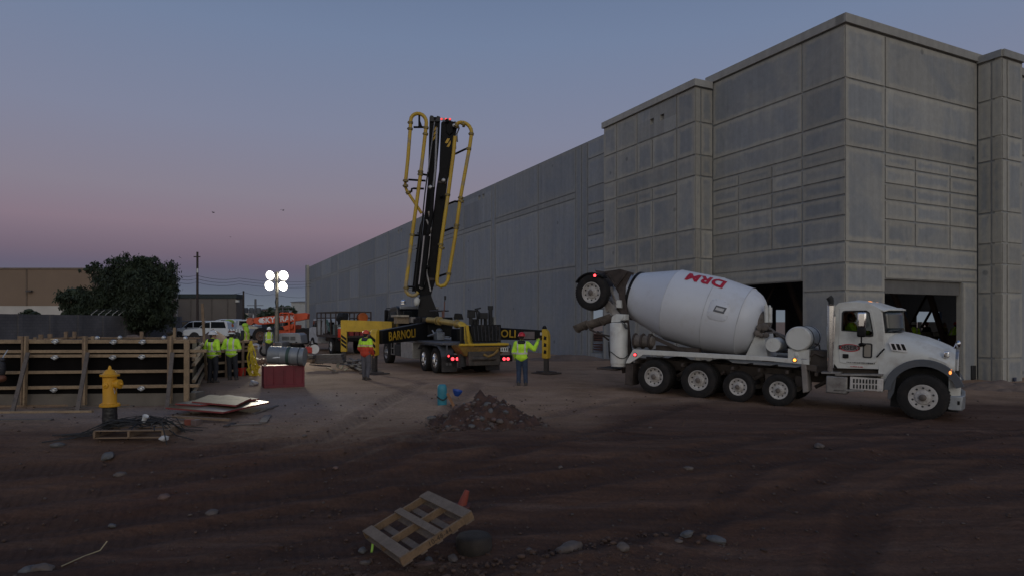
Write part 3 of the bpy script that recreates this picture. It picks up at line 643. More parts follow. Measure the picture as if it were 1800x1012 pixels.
for lab, pts in (('top overhead wire sagging between the dark tree and long wall', [(303, 478.5, 84), (345, 484, 80), (420, 489, 95), (548, 494, 125)]),
                 ('middle overhead wire sagging behind the floodlights', [(303, 484.5, 84), (345, 490, 80), (420, 494, 95), (548, 499, 125)]),
                 ('lowest of the three overhead wires crossing behind the floodlights', [(303, 491, 84), (345, 496, 80), (420, 499, 95), (548, 504, 125)]),
                 ('single wire from the plain dark pole to the long wall', [(347, 516, 80), (428, 513, 105), (480, 517, 115), (548, 521, 130)])):
    mb = MB(); P = [at(*q) for q in pts]; Q = []
    for a, b in zip(P, P[1:]):
        for i in range(6): f = i/6; q = a.lerp(b, f); Q.append(q-Vector((0, 0, .35*4*f*(1-f))))
    Q.append(P[-1]); mb.tube(Q, .022, 4); tag(mb.build('overhead_wire', wm), lab, 'wire', 'overhead wires')
# birds
for k, (lab, u, v) in enumerate((('small dark bird flying high left above the tall pole', 375, 374), ('small dark bird flying nearest the folded boom', 497.5, 370), ('tiny dark bird flying below the other two', 405, 417))):
    mb = MB(); s = .55 if k < 2 else .3; mb.ell((0, 0, 0), (.30*s, .10*s, .10*s), 8); mb.ell((.30*s, 0, .03), (.09*s, .08*s, .08*s), 8)
    for y in (-1, 1): mb.add([(.12*s, 0, .04), (-.12*s, 0, .04), (-.2*s, y*.5*s, .22*s), (.05*s, y*.42*s, .22*s)], [(0, 1, 2, 3)]); mb.add([(.05*s, y*.42*s, .22*s), (-.2*s, y*.5*s, .22*s), (-.25*s, y*.8*s, .1*s)], [(0, 1, 2)])
    mb.add([(-.25*s, .05*s, 0), (-.25*s, -.05*s, 0), (-.5*s, -.1*s, .02), (-.5*s, .1*s, .02)], [(0, 1, 2, 3)])
    o = mb.build('bird', M('bird_black', (.015, .015, .017)), loc=at(u, v, 95)); o.rotation_euler = (0, 0, k*1.3); tag(o, lab, 'bird', 'birds in the sky')
# ================================================================== SHARED VEHICLE MATERIALS AND WHEELS
WHITE = M('truck_white', (.58, .585, .555), .35, var=.05, scale=1.2, bump=.02, dirt=.42, dcol=(.34, .30, .26))
DRUMW = M('drum_white', (.60, .62, .66), .38, var=.05, scale=.8, bump=.015, bscale=8, dirt=.22, dcol=(.42, .40, .37))
TYRE = M('tyre_rubber', (.018, .017, .017), .85, spec=.25, bscale=60, dirt=.35, dcol=(.055, .043, .038))
RIMW = M('rim_white', (.44, .42, .40), .5, dirt=.35, dcol=(.20, .16, .14))
CHROME = M('chrome', (.75, .75, .76), .14, 1., var=.05, bump=0)
DULLM = M('dull_metal', (.34, .34, .35), .42, .8, dirt=.25)
FRAMEB = M('frame_brown', (.055, .043, .037), .75, dirt=.5, dcol=(.10, .075, .06))
BLACK = M('black_paint', (.008, .008, .009), .45, spec=.2, dirt=.15, dcol=(.05, .045, .04))
BLACKM = M('black_rubber', (.02, .02, .021), .75)
GLASS = M('dark_glass', (.012, .015, .018), .06, var=.05, bump=0, spec=.6)
CEMENT = M('cement_crust', (.135, .115, .10), .9, var=.4, scale=4, bump=.6, bscale=14, dirt=.4, dcol=(.06, .05, .045))
RUST = M('rusty_steel', (.050, .038, .033), .85, var=.4, scale=4, bump=.4, bscale=20)
YEL = M('machine_yellow', (.56, .36, .022), .5, var=.12, dirt=.22, dcol=(.12, .085, .04))
REDGLOW = glow('tail_glow', (1, .05, .06), 4); AMBERGLOW = glow('amber_glow', (1, .32, .05), 3.2)
REDP = M('sign_red', (.42, .012, .025), .45, var=.06, bump=0)
GREYF = M('fender_grey', (.075, .082, .095), .6, dirt=.25)
def wheel(parent, x, y, z, r, w, side, rim=RIMW, dual=False, deep=.0, lugs=10, rimr=.54, steer=0):
    """a wheel: rim with hub, nuts and hand holes, and its tyre; side=-1 faces -y"""
    e = side; mb = MB(); R0 = r*rimr
    c = Vector((0, 0, 0)); ax = Vector((0, e, 0))
    f = w/2-.01
    mb.lathe([(R0, -f), (R0*1.05, -f+.02), (R0*1.05, f-.02), (R0*1.06, f), (R0*.97, f), (R0*.90, f-.03-deep), (R0*.62, f-.06-deep), (R0*.56, f-.02-deep), (R0*.32, f-.01-deep), (R0*.30, f+.05-deep), (R0*.22, f+.07-deep), (0, f+.075-deep)], c, ax, 28)
    for k in range(lugs):
        a = 2*pi*k/lugs; q = Vector((cos(a), 0, sin(a))); mb.tube([q*R0*.43+ax*(f-.03-deep), q*R0*.43+ax*(f+.025-deep)], R0*.045, 6)
    for k in range(10):
        a = 2*pi*(k+.5)/10; q = Vector((cos(a), 0, sin(a))); mb.tube([q*R0*.77+ax*(f-.062-deep), q*R0*.77+ax*(f-.036-deep)], R0*.09, 8, 1)
    mb.lathe([(R0*.29, f+.02-deep), (R0*.285, f+.056-deep), (R0*.2, f+.076-deep), (0, f+.082-deep)], c, ax, 20, 2)
    o = mb.build('wheel', [rim, BLACKM, CEMENT], parent, loc=(x, y, z))
    if steer: o.rotation_euler = (0, 0, steer)
    def tyre(off, nm):
        m = MB(); h = w/2
        prof = [(R0*1.02, -h*.86), (R0*1.12, -h), (r*.80, -h*1.04), (r*.93, -h*.97), (r*.985, -h*.84), (r, -h*.6), (r, h*.6), (r*.985, h*.84), (r*.93, h*.97), (r*.80, h*1.04), (R0*1.12, h), (R0*1.02, h*.86)]
        m.lathe(prof, ax*off, ax, 40, 0, False)
        nt_ = 44
        for k in range(nt_):
            a = 2*pi*k/nt_; q = Vector((cos(a), 0, sin(a))); t = Vector((-sin(a), 0, cos(a)))
            for j in (-1, 1):
                m.beam(ax*off+q*(r*.995)+ax*j*h*.25+t*j*.01, ax*off+q*(r*.965)+ax*j*h*.93, 2*pi*r/nt_*.55, .03, up=q)
        m.build(nm, TYRE, o)
    tyre(0, 'tyre')
    if dual: tyre(-(w+.05), 'tyre')
    return o
def rrect(x0, x1, z0, z1, r, y, n=4, sk=0):
    P = []
    for cx, cz, a0 in ((x1-r, z1-r, 0), (x0+r, z1-r, 90), (x0+r, z0+r, 180), (x1-r, z0+r, 270)):
        for k in range(n+1):
            a = R(a0+90*k/n); P.append((cx+r*cos(a)+sk*(cz+r*sin(a)-z0), y, cz+r*sin(a)))
    return P
def resample(poly, n):
    P = [Vector(p) for p in poly]; L = [0]
    for i in range(len(P)): L.append(L[-1]+(P[(i+1) % len(P)]-P[i]).length)
    out = []
    for k in range(n):
        d = L[-1]*k/n; i = max(j for j in range(len(P)) if L[j] <= d); out.append(P[i].lerp(P[(i+1) % len(P)], (d-L[i])/max(1e-6, L[i+1]-L[i])))
    return out
def radial(poly, c, n):
    """points of a closed outline (in the xz plane) seen from c at n even angles"""
    P = [Vector(p) for p in poly]; c = Vector(c); out = []
    for k in range(n):
        a = 2*pi*(k+.5)/n; d = Vector((cos(a), 0, sin(a))); best = None
        for i in range(len(P)):
            p, q = P[i]-c, P[(i+1) % len(P)]-c; e = q-p; den = d.x*e.z-d.z*e.x
            if abs(den) < 1e-9: continue
            t = (p.x*e.z-p.z*e.x)/den; s = (p.x*d.z-p.z*d.x)/den
            if t > 0 and -1e-6 <= s <= 1+1e-6 and (best is None or t > best): best = t
        out.append(c+d*best+Vector((0, P[0].y-c.y, 0)))
    return out
# ================================================================== MIXER TRUCK
def mixer():
    hd = Vector((5.82, -4.0, -.22)).normalized(); lf = Vector((4.0, 5.82, 0)).normalized(); up = hd.cross(lf)
    T = Matrix((( hd.x, lf.x, up.x, 0), (hd.y, lf.y, up.y, 0), (hd.z, lf.z, up.z, 0), (0, 0, 0, 1)))
    O = Vector((4.388, 20.3, H0(4.388, 20.3)))+lf*1.22; T.translation = O
    t = thing('mixer_truck', 'white concrete mixer truck with a raised booster wheel, parked before the corner block', 'mixer truck', mat=T)
    SY = -1.22
    def sp(u, v, y=SY): return tl(T, u, v, 'y', y)
    # wheels
    hubs = [(1148.6, 662.6, .53, .28, True), (1226.8, 664.2, .53, .28, True), (1297.5, 666, .44, .27, False), (1368.7, 672.6, .44, .27, False)]
    for u, v, r, w, du in hubs:
        p = sp(u, v)
        for s in (-1, 1): wheel(t, p.x, s*(1.22-w/2), r+.0, r, w, s, dual=du, deep=.045 if du else -.02)
    pf = sp(1622, 703, -1.2); FXR = .57
    for s in (-1, 1): wheel(t, pf.x, s*(1.2-.18), FXR-.0, FXR, .38, s, deep=-.03, rimr=.53)
    for u, v, r, w, du in hubs:
        p = sp(u, v); mb = MB(); mb.tube([(p.x, -1.0, r), (p.x, 1.0, r)], .10, 8); mb.build('axle', FRAMEB, t)
    mb = MB(); mb.tube([(pf.x, -1.0, .55), (pf.x, 1.0, .55)], .09, 8); mb.build('axle', FRAMEB, t)
    xr = sp(1100, 640).x; xf = pf.x+.7
    # chassis
    for y in (-.42, .42): mb = MB(); mb.beam((xr, y, .88), (xf, y, .80), .10, .30); mb.build('frame_rail', FRAMEB, t, bevel=.01)
    mb = MB()
    x = xr+.3
    while x < xf-1: mb.box((x, 0, .86), (.12, .84, .2)); mb.box((x, 0, .95), (.08, 2.2, .10)); x += .75
    for x0 in (.2, 1.3, 2.4, 3.4, 4.2): mb.box((x0, -.75, .70), (.35, .3, .3)); mb.tube([(x0+.3, -.6, .55), (x0+.7, -.6, .8)], .06, 6)
    mb.build('chassis_underparts', FRAMEB, t, bevel=.01)
    # white side rails
    def rail(y):
        top = [(1101, 634), (1113, 613), (1133, 614), (1350, 626), (1422, 632)]; bot = [(1422, 640.5), (1350, 633.5), (1131, 622.5), (1107, 637.5), (1100, 638)]
        mb = MB(); mb.prism([sp(*q) for q in top+bot], (0, .09, 0)); o = mb.build('side_rail', WHITE, t, bevel=.008)
        if y > 0:
            for v in o.data.vertices: v.co.y = -v.co.y
            o.data.flip_normals()
    rail(-1); rail(1)
    mb = MB(); a = sp(1118, 614); b_ = sp(1420, 632)
    mb.beam((a.x, 0, a.z-.04), (b_.x, 0, b_.z-.06), 2.25, .03); mb.build('deck_plate', FRAMEB, t)
    def lamp(u, v, y, m, r=.045, nm='marker_light', ax=(0, -1, 0)):
        p = sp(u, v, y); mb = MB(); mb.lathe([(r*1.4, -.01), (r*1.4, .015)], p, ax, 12, 0); mb.lathe([(r, .0), (r*.9, .03), (.0, .045)], p, ax, 12, 1); mb.build(nm, [BLACK, m], t)
    lamp(1116.5, 622.6, -1.23, REDGLOW); lamp(1397, 632, -1.23, AMBERGLOW)
    # mud flaps
    mb = MB(); a = sp(1099, 638, -1.15); b_ = sp(1113, 677, -1.15); mb.box(((a.x+b_.x)/2, -.9, (a.z+b_.z)/2), (.26, .55, a.z-b_.z)); mb.build('mud_flap', RUST, t, bevel=.02)
    mb = MB(); mb.prism([sp(1407, 630), sp(1416, 631), sp(1421, 688), sp(1411, 690)], (0, .55, 0)); mb.build('mud_flap', M('flap_grey', (.22, .20, .185), .7, dirt=.5), t, bevel=.02)
    # ---------------- drum
    Y0 = 0
    cs = [(1119, 520, 40.5), (1186, 538, 62.5), (1256, 553, 66), (1312, 566, 60.5)]
    P = [sp(u, v, Y0) for u, v, r in cs]; ax = (P[3]-P[0]).normalized(); ax.y = 0; ax.normalize()
    wY = [(T @ p).y for p in P]; rad = [c[2]/F*y*1.0 for c, y in zip(cs, wY)]
    hh = [(p-P[0]).dot(ax) for p in P]; o0 = P[0]
    prof = [(.40, -.75), (.62, -.55), (rad[0]*.93, -.12), (rad[0], 0), (rad[1], hh[1]), (rad[1]+.006, hh[1]+.01), (rad[2], hh[2]), (rad[2]-.004, hh[2]+.012), (rad[3], hh[3]), (rad[3]-.03, hh[3]+.03)]
    for k in range(1, 8):
        a = R(90*k/7.3); prof.append(((rad[3]-.03)*cos(a)*.95+.02, hh[3]+.03+.52*sin(a)))
    mb = MB(); mb.lathe(prof, o0, ax, 72); dr = mb.build('drum', DRUMW, t, smooth=25)
    mb = MB()
    for h_, r_ in ((.02, rad[0]),): mb.lathe([(r_-.02, h_-.05), (r_+.045, h_-.04), (r_+.045, h_+.04), (r_-.02, h_+.05)], o0, ax, 64)
    mb.build('drum_ring', BLACK, dr)
    seam = M('weld_seam', (.47, .48, .50), .5, bump=0)
    def rat(h):
        for (r0, h0), (r1, h1) in zip(prof, prof[1:]):
            if h0 <= h <= h1 and h1 > h0: return r0+(r1-r0)*(h-h0)/(h1-h0)
        return rad[2]
    for i, h_ in enumerate(hh[1:]):
        mb = MB(); r_ = rat(h_); pts = []
        nrm = Vector((-ax.z, 0, ax.x)) if False else Vector((0, -1, 0)); u2 = ax.cross(nrm).normalized()
        mb.lathe([(r_-.01, h_-.012), (r_+.006, h_-.008), (r_+.006, h_+.008), (r_-.01, h_+.012)], o0, ax, 72); mb.build('weld_seam', seam, dr)
    nv = Vector((0, -1, 0)); uv_ = (ax.cross(nv)).normalized()
    if uv_.z < 0: uv_ = -uv_
    def onD(h, phi, off=.006): return o0+ax*h+(nv*cos(phi)+uv_*sin(phi))*(rat(h)+off)
    # DRM, upside down as the drum has stopped; letters read along the axis towards the tail
    hL = hh[2]-.33
    def warp(c): return onD(hL-c.x*1.0, R(60)-c.y/rad[2], .012+max(0, c.z))
    text_mesh('lettering', 'DRM', .56, (0, 0, 0), (1, 0, 0), (0, 1, 0), REDP, dr, .004, warp, bold=.022)
    # hatch: plate, bolts
    hp = hh[2]+.42; f0 = R(12)
    mb = MB(); ring = []
    for k in range(40):
        a = 2*pi*k/40; ca, sa = cos(a), sin(a); q = 4
        ring.append((abs(ca)**(2/q)*(.30 if ca > 0 else -.30), abs(sa)**(2/q)*(.34 if sa > 0 else -.34)))
    vs = [onD(hp+x, f0+y/rad[2], .004) for x, y in ring]+[onD(hp+x*.94, f0+y*.94/rad[2], .014) for x, y in ring]+[onD(hp, f0, .014)]
    mb.add(vs, [(i, (i+1) % 40, 40+(i+1) % 40, 40+i) for i in range(40)]+[(40+i, 40+(i+1) % 40, 80) for i in range(40)])
    for k in range(0, 40, 3): mb.ell(onD(hp+ring[k][0]*.88, f0+ring[k][1]*.88/rad[2], .018), (.014, .014, .014), 6)
    mb.build('hatch', DRUMW, dr)
    mb = MB()
    g = lambda x, y, o_: onD(hp+.03+x+.2*y, f0+.02+y/rad[2], o_)
    fr = [(-.16, -.10), (.16, -.10), (.16, .10), (-.16, .10)]; mb.add([g(x, y, .018) for x, y in fr]+[g(x*.95, y*.92, .03) for x, y in fr], [(0, 1, 5, 4), (1, 2, 6, 5), (2, 3, 7, 6), (3, 0, 4, 7), (4, 5, 6, 7)])
    mb.build('hatch_plate', M('plate_grey', (.10, .105, .115), .5), dr, smooth=0)
    mb = MB(); mb.add([g(x*.72, y*.45, .034) for x, y in fr], [(0, 1, 2, 3)]); mb.build('plate_window', M('pale_label', (.5, .5, .5), bump=0), dr, smooth=0)
    # ---------------- drum front pedestal, gearbox, tanks
    mb = MB(); y0 = -.55; mb.prism([sp(*q, y0) for q in ((1309, 627), (1329, 585), (1343, 585), (1350, 628))], (0, 1.1, 0)); mb.build('pedestal', WHITE, t, bevel=.015)
    mb = MB(); c = sp(1337, 566, -.2); mb.lathe([(.34, -.2), (.36, 0), (.30, .15), (.2, .22), (.12, .3)], c, ax, 20)
    for k in range(9): a = 2*pi*k/9; mb.ell(c+Vector((0, cos(a), sin(a)))*.31+ax*.1, (.04, .04, .04), 6)
    mb.build('gearbox', CEMENT, t)
    mb = MB()
    for u, v, r in ((1331, 585, .1), (1338, 589, .08), (1344, 574, .12), (1335, 575, .1), (1347, 588, .09)): mb.ell(sp(u, v, -.62), (r, r*.8, r), 8)
    mb.build('bearing_block', CEMENT, t)
    for u0, v0, u1, v1, y, r in ((1346.5, 536, 1347, 566, -.45, .055), (1353, 540, 1353, 566, -.30, .07)):
        mb = MB(); mb.tube([sp(u1, v1, y), sp(u0, v0, y)], r, 14); mb.lathe([(r*.5, 0), (r*.45, .05), (.01, .07)], sp(u0, v0, y), n=10); mb.build('oil_reservoir', WHITE, t)
    rg = random.Random(4)
    for k in range(7):
        a = sp(1338+k*2, 566+k*3, -.4+.1*(k % 3)); b_ = sp(1372+k*6, 590+3*k, -.2-.1*(k % 3)); m_ = a.lerp(b_, .5)+Vector((0, 0, rg.uniform(-.05, .12)))
        mb = MB(); mb.tube([a, a.lerp(m_, .5)+Vector((0, 0, .05)), m_, m_.lerp(b_, .6), b_], .026, 7); mb.build('hose', M('hose_grey', (.10, .09, .085), .7, dirt=.4), t)
    mb = MB(); p = sp(1358.5, 605.5, -1.0); mb.lathe([(.195, 0), (.205, .03), (.205, .9), (.19, .95)], p, (0, 1, 0), 24); mb.ell(p+Vector((-.05, -.0, .09)), (.03, .02, .03), 6); mb.build('air_tank', WHITE, t)
    p = sp(1403, 594.5, -1.05); mb = MB(); r_ = 21.5/F*(T @ p).y
    mb.lathe([(r_*.90, -.03), (r_*.985, 0), (r_, .04), (r_, 1.55), (r_*.98, 1.6), (r_*.9, 1.63)], p, (0, 1, 0), 36); mb.build('water_tank', WHITE, t, smooth=25)
    mb = MB()
    for q in (.35, 1.3): mb.lathe([(r_+.002, q-.03), (r_+.012, q-.02), (r_+.012, q+.02), (r_+.002, q+.03)], p, (0, 1, 0), 36)
    mb.build('tank_strap', BLACKM, t)
    mb = MB(); mb.prism([sp(*q, -1.0) for q in ((1385, 612), (1422, 614), (1422, 636), (1385, 633))], (0, 1.5, 0)); mb.ell(sp(1400, 622, -1.0), (.07, .03, .09), 8); mb.build('tank_mount', WHITE, t, bevel=.01)
    mb = MB(); mb.box(sp(1440, 630, -.4), (.6, .8, .5)); mb.beam(sp(1418, 644, -1.1), sp(1436, 647, -1.1), .12, .16); mb.tube([sp(1420, 628, -.9), sp(1432, 620, -.8), sp(1448, 626, -.9)], .03, 6); mb.tube([sp(1424, 600, -.2), sp(1440, 606, -.3), sp(1444, 640, -.4)], .025, 6); mb.build('hydraulic_block', FRAMEB, t, bevel=.02)
    # engine-like unit under the drum
    p = sp(1114, 598, -.95); q = sp(1152, 600, -.95); mb = MB(); mb.lathe([(.17, 0), (.2, .03), (.21, .28), (.19, .3), (.19, .6), (.14, .68)], p, q-p, 20); mb.build('wash_pump', CEMENT, t)
    for k in range(3): mb = MB(); mb.lathe([(.235, .03+.26*k), (.25, .05+.26*k), (.25, .07+.26*k), (.235, .09+.26*k)], p, q-p, 20); mb.build('pump_band', RUST, t)
    mb = MB(); mb.beam(sp(1140, 588, -.8), sp(1205, 618, -.8), .08, .1); mb.beam(sp(1155, 610, -.6), sp(1230, 616, -.6), .2, .15); mb.build('drum_roller_frame', FRAMEB, t)
    # ---------------- tail: pedestal, hopper, chute, booster axle, water tube
    for y in (-.75, .75): mb = MB(); mb.beam(sp(1093, 505, y), sp(1107, 640, y), .22, .12); mb.build('rear_post', RUST, t, bevel=.01)
    mb = MB(); A = [(1062, 477), (1090, 473), (1111, 479), (1100, 500), (1093, 524), (1082, 505)]
    for y in (-.72, .66): mb.prism([sp(u, v, y) for u, v in A], (0, .06, 0))
    a, b_, c = sp(1062, 477, 0), sp(1082, 505, 0), sp(1093, 524, 0)
    mb.add([a+Vector((0, -.72, 0)), a+Vector((0, .72, 0)), b_+Vector((0, .5, 0)), b_+Vector((0, -.5, 0)), c+Vector((0, .3, 0)), c+Vector((0, -.3, 0))], [(0, 1, 2, 3), (3, 2, 4, 5)])
    for u, v in ((1066, 479), (1090, 475), (1112, 481)): mb.beam(sp(u, v, -.74), sp(u, v, .74), .07, .07)
    mb.beam(sp(1070, 482, -.76), sp(1092, 520, -.76), .07, .05); mb.beam(sp(1102, 478, -.76), sp(1083, 505, -.76), .07, .05)
    mb.build('charge_hopper', RUST, t, bevel=.008)
    mb = MB(); mb.prism([sp(u, v, -.5) for u, v in ((1078, 500), (1100, 520), (1098, 560), (1083, 550))], (0, 1.0, 0)); mb.build('discharge_hopper', CEMENT, t, bevel=.02)
    pw = sp(1041, 514, -1.0); rw = 31/F*(T @ pw).y
    for s in (-1, 1): wheel(t, pw.x, s*.95, pw.z, rw, .30, s, deep=.02, rimr=.55)
    mb = MB(); mb.tube([(pw.x, -.8, pw.z), (pw.x, .8, pw.z)], .08, 10); mb.build('booster_axle', FRAMEB, t)
    for s in (-1, 1):
        mb = MB(); f_ = []
        for k in range(9):
            a = R(150-100*k/8); f_.append((pw.x+cos(a)*(rw+.08), s*.95, pw.z+sin(a)*(rw+.06)))
        for p0, p1 in zip(f_, f_[1:]): mb.beam(p0, p1, .34, .03, up=(0, 1, 0), taper=None) if 0 else mb.beam(p0, p1, .34, .035)
        mb.build('wheel_fender', BLACK, t)
    lamp(1046, 484.5, -1.13, REDGLOW, .05, 'tail_light')
    for y in (-.55, .55):
        mb = MB(); mb.beam(sp(1041, 516, y), sp(1066, 530, y), .14, .2); mb.beam(sp(1060, 525, y), sp(1088, 556, y), .14, .24); mb.beam(sp(1066, 545, y), sp(1090, 535, y), .12, .16); mb.build('booster_arm', M('arm_offwhite', (.36, .34, .32), .6, dirt=.5), t, bevel=.015)
        mb = MB(); mb.tube([sp(1074, 505, y), sp(1088, 540, y)], .07, 10); mb.build('booster_cylinder', M('arm_offwhite', (.4, .4, .4)), t)
    mb = MB(); mb.prism([sp(u, v, -.95) for u, v in ((1083, 527), (1090, 527), (1091, 541), (1083, 540))], (0, .2, 0)); mb.prism([sp(u, v, -1.0) for u, v in ((1075, 556), (1083, 551), (1099, 552), (1099, 562), (1088, 565), (1074, 566))], (0, .3, 0)); mb.lathe([(.07, 0), (.07, .04)], sp(1093, 557, -1.01), (0, -1, 0), 12); mb.build('pivot_bracket', WHITE, t, bevel=.01)
    # fold-over chute: half pipe
    def halfpipe(p, q, r, name, m, th=.02, open_up=True):
        d = (q-p); L = d.length; d.normalize(); s_ = Vector((0, 1, 0)); n_ = d.cross(s_).normalized()
        if n_.z < 0: n_ = -n_
        mb = MB(); vs = []; K = 14
        for e, rr in ((0, r), (L, r*.93)):
            for r2 in (rr, rr-th):
                for k in range(K+1): a = pi+pi*k/K; vs.append(p+d*e+s_*cos(a)*r2+n_*sin(a)*r2)
        w = K+1; fs = []
        for k in range(K): fs += [(k, k+1, 2*w+k+1, 2*w+k), (w+k, 3*w+k, 3*w+k+1, w+k+1), (k, w+k, w+k+1, k+1), (2*w+k, 2*w+k+1, 3*w+k+1, 3*w+k)]
        fs += [(0, 2*w, 3*w, w), (K, w+K, 3*w+K, 2*w+K)]
        mb.add(vs, fs)
        for e in (.02, L*.45, L*.97):
            pts = [p+d*e+s_*cos(pi+pi*k/8)*(r*.99)+n_*sin(pi+pi*k/8)*(r*.99) for k in range(9)]; mb.tube(pts, .025, 6)
        return mb.build(name, m, t)
    halfpipe(sp(1078, 551, -.45), sp(1035, 565, -.45), .27, 'chute', CEMENT); halfpipe(sp(1037, 562, -.45), sp(1013, 572, -.45), .25, 'chute', CEMENT)
    mb = MB(); mb.tube([sp(1036, 578, -.6), sp(1055, 587, -.6), sp(1072, 590, -.7)], .03, 6); mb.tube([sp(1050, 582, -.5), sp(1070, 597, -.6)], .03, 6); mb.build('chute_brace', RUST, t)
    p0, p1 = sp(1088.5, 643, -.95), sp(1087.5, 567, -.95); mb = MB(); L = (p1-p0).length; r_ = .285
    mb.lathe([(r_*.9, 0), (r_*.95, .05), (r_*.95, .08), (r_, .1), (r_, L-.03), (r_*.95, L), (r_*.8, L+.01)], p0, p1-p0, 28); mb.build('wash_water_tube', WHITE, t, smooth=28)
    mb = MB(); q = p0+(p1-p0)*.25
    mb.tube([q+Vector((cos(a)*.3, sin(a)*.3, .1*sin(2*a)+.02)) for a in [R(x) for x in range(180, 361, 20)]], .014, 6); mb.tube([sp(1070, 600, -1.1), sp(1071, 622, -1.1), sp(1074, 634, -1.05)], .022, 6); mb.build('hose', BLACKM, t)
    mb = MB(); pts = []
    for k in range(60): a = k*.75; b_ = sp(1094, 562, -1.1).lerp(sp(1103, 578, -1.1), k/59); pts.append(b_+Vector((cos(a)*.06, -.02+sin(a)*.06, 0)))
    mb.tube(pts, .010, 5); mb.build('coil_hose', BLACKM, t)
    mb = MB(); mb.box(sp(1078, 645, -.5)+Vector((.0, 0, -.03)), (.7, 1.1, .06)); mb.build('rear_step', RUST, t, bevel=.01)
    mb = MB(); mb.beam(sp(1096, 645, -.6), sp(1097, 655, -.6), .1, .1); mb.build('tow_hook', RUST, t)
    # ---------------- cab
    CY = -1.03
    def cp(u, v, y=CY): return sp(u, v, y)
    zsh = cp(1463, 645)
    prof = [cp(1464, 646), cp(1465, 590), cp(1466, 540), cp(1474, 532), cp(1503, 530), cp(1530, 533.5), cp(1548, 543), cp(1553, 585), cp(1553, 648)]
    # 0 rear low .. 8 front low; slices across the cab with a bowed front
    ys = [-1.03, -1.0, -.9, -.6, -.3, 0, .3, .6, .9, 1.0, 1.03]
    def sl_(y):
        b_ = 1-(y/1.03)**2; ro = max(0, (abs(y)-.9)/.13)
        P = [Vector((p.x, y, p.z)) for p in prof]
        P[2].z -= .04*ro; P[3].z += .02*b_-.06*ro; P[4].z += .07*b_-.08*ro; P[5] += Vector((.16*b_, 0, .05*b_-.08*ro)); P[6] += Vector((.42*b_, 0, .02*b_-.03*ro)); P[7] += Vector((.40*b_, 0, .01*b_)); P[8].x += .3*b_
        return P
    vs = []; n = len(prof)
    for y in ys: vs += sl_(y)
    fs = [(i*n+j, i*n+(j+1) % n, (i+1)*n+(j+1) % n, (i+1)*n+j) for i in range(len(ys)-1) for j in range(n)]
    mb = MB(); mb.add(vs, fs); cab = mb.build('cab', WHITE, t, smooth=40)
    win = [cp(1481.5, 548.5), cp(1480.5, 580), cp(1512, 582), cp(1516, 589), cp(1533, 590.5), cp(1534.5, 586), cp(1527.5, 549), cp(1522, 546), cp(1485, 546.5)]
    wc = cp(1506, 566); K = 48
    outr = radial(prof, wc, K); innr = radial(win, wc, K)
    for s in (-1, 1):
        mb = MB(); mb.ring([(p.x, s*1.03, p.z) for p in outr], [(p.x, s*1.03, p.z) for p in innr], (0, -s*.05, 0)); mb.build('cab_side', WHITE, cab)
        dr_ = [cp(1476, 541), cp(1474.5, 600), cp(1475.5, 634), cp(1478, 638), cp(1541, 640), cp(1542, 590), cp(1533, 546), cp(1529, 541.5), cp(1500, 540)]
        do = radial(dr_, wc, K); di = radial([wc+(p-wc)*1.04 for p in win], wc, K)
        mb = MB(); mb.ring([(p.x, s*1.03, p.z) for p in do], [(p.x, s*1.03, p.z) for p in di], (0, s*.018, 0)); d_ = mb.build('door', WHITE, t, bevel=.006)
        if s > 0: continue
        mb = MB(); mb.ring([(p.x, -1.046, p.z) for p in radial([wc+(p-wc)*1.06 for p in win], wc, K)], [(p.x, -1.046, p.z) for p in radial([wc+(p-wc)*.96 for p in win], wc, K)], (0, -.012, 0)); mb.build('window_rubber', BLACKM, d_)
        mb = MB(); a, b_ = cp(1513, 546, -1.05), cp(1515, 588, -1.05); mb.beam(a, b_, .03, .03); mb.build('window_divider', BLACKM, d_)
        gl = bpy.data.materials.new('clear_glass'); gl.use_nodes = True; b0 = gl.node_tree.nodes['Principled BSDF']; b0.inputs['Base Color'].default_value = (.35, .38, .38, 1); b0.inputs['Roughness'].default_value = .03; b0.inputs['Transmission Weight'].default_value = 1; b0.inputs['IOR'].default_value = 1.05
        mb = MB(); mb.prism([(p.x, -1.0, p.z) for p in innr], (0, .006, 0)); mb.build('window', gl, d_, smooth=0)
        mb = MB(); a, b_ = cp(1517, 602, -1.05), cp(1533, 629, -1.05); rr = rrect(a.x, b_.x, b_.z, a.z, .05, -1.049); mb.prism(rr, (0, -.012, 0)); mb.build('lower_window_rubber', BLACKM, d_)
        mb = MB(); mb.prism(rrect(a.x+.035, b_.x-.035, b_.z+.035, a.z-.035, .03, -1.062), (0, -.006, 0)); mb.build('lower_window', M('hazy_glass', (.26, .235, .20), .25, bump=0), d_, smooth=0)
        mb = MB(); a, b_ = cp(1481.5, 621, -1.05), cp(1491.5, 629, -1.05); mb.prism(rrect(a.x, b_.x, b_.z, a.z, .02, -1.049), (0, -.02, 0)); mb.build('door_handle', BLACK, d_)
        c_ = cp(1493.5, 610.5, -1.05); rx = (cp(1512, 610, -1.05).x-cp(1475, 610, -1.05).x)/2; mb = MB(); el = lambda f, y: [(c_.x+rx*f*cos(a), y, c_.z+.105*f*sin(a)) for a in [2*pi*k/32 for k in range(32)]]
        mb.prism(el(1, -1.049), (0, -.004, 0)); o_ = mb.build('door_logo', REDP, d_, smooth=0)
        mb = MB(); mb.prism(el(.82, -1.0535), (0, -.002, 0)); mb.build('logo_field', M('logo_grey', (.20, .17, .17), bump=0), o_, smooth=0)
        text_mesh('logo_lettering', 'DESERT', .15, (c_.x, -1.0565, c_.z), (1, 0, 0), (0, 0, 1), M('logo_dark', (.03, .02, .02), bump=0), o_, .001, bold=.006)
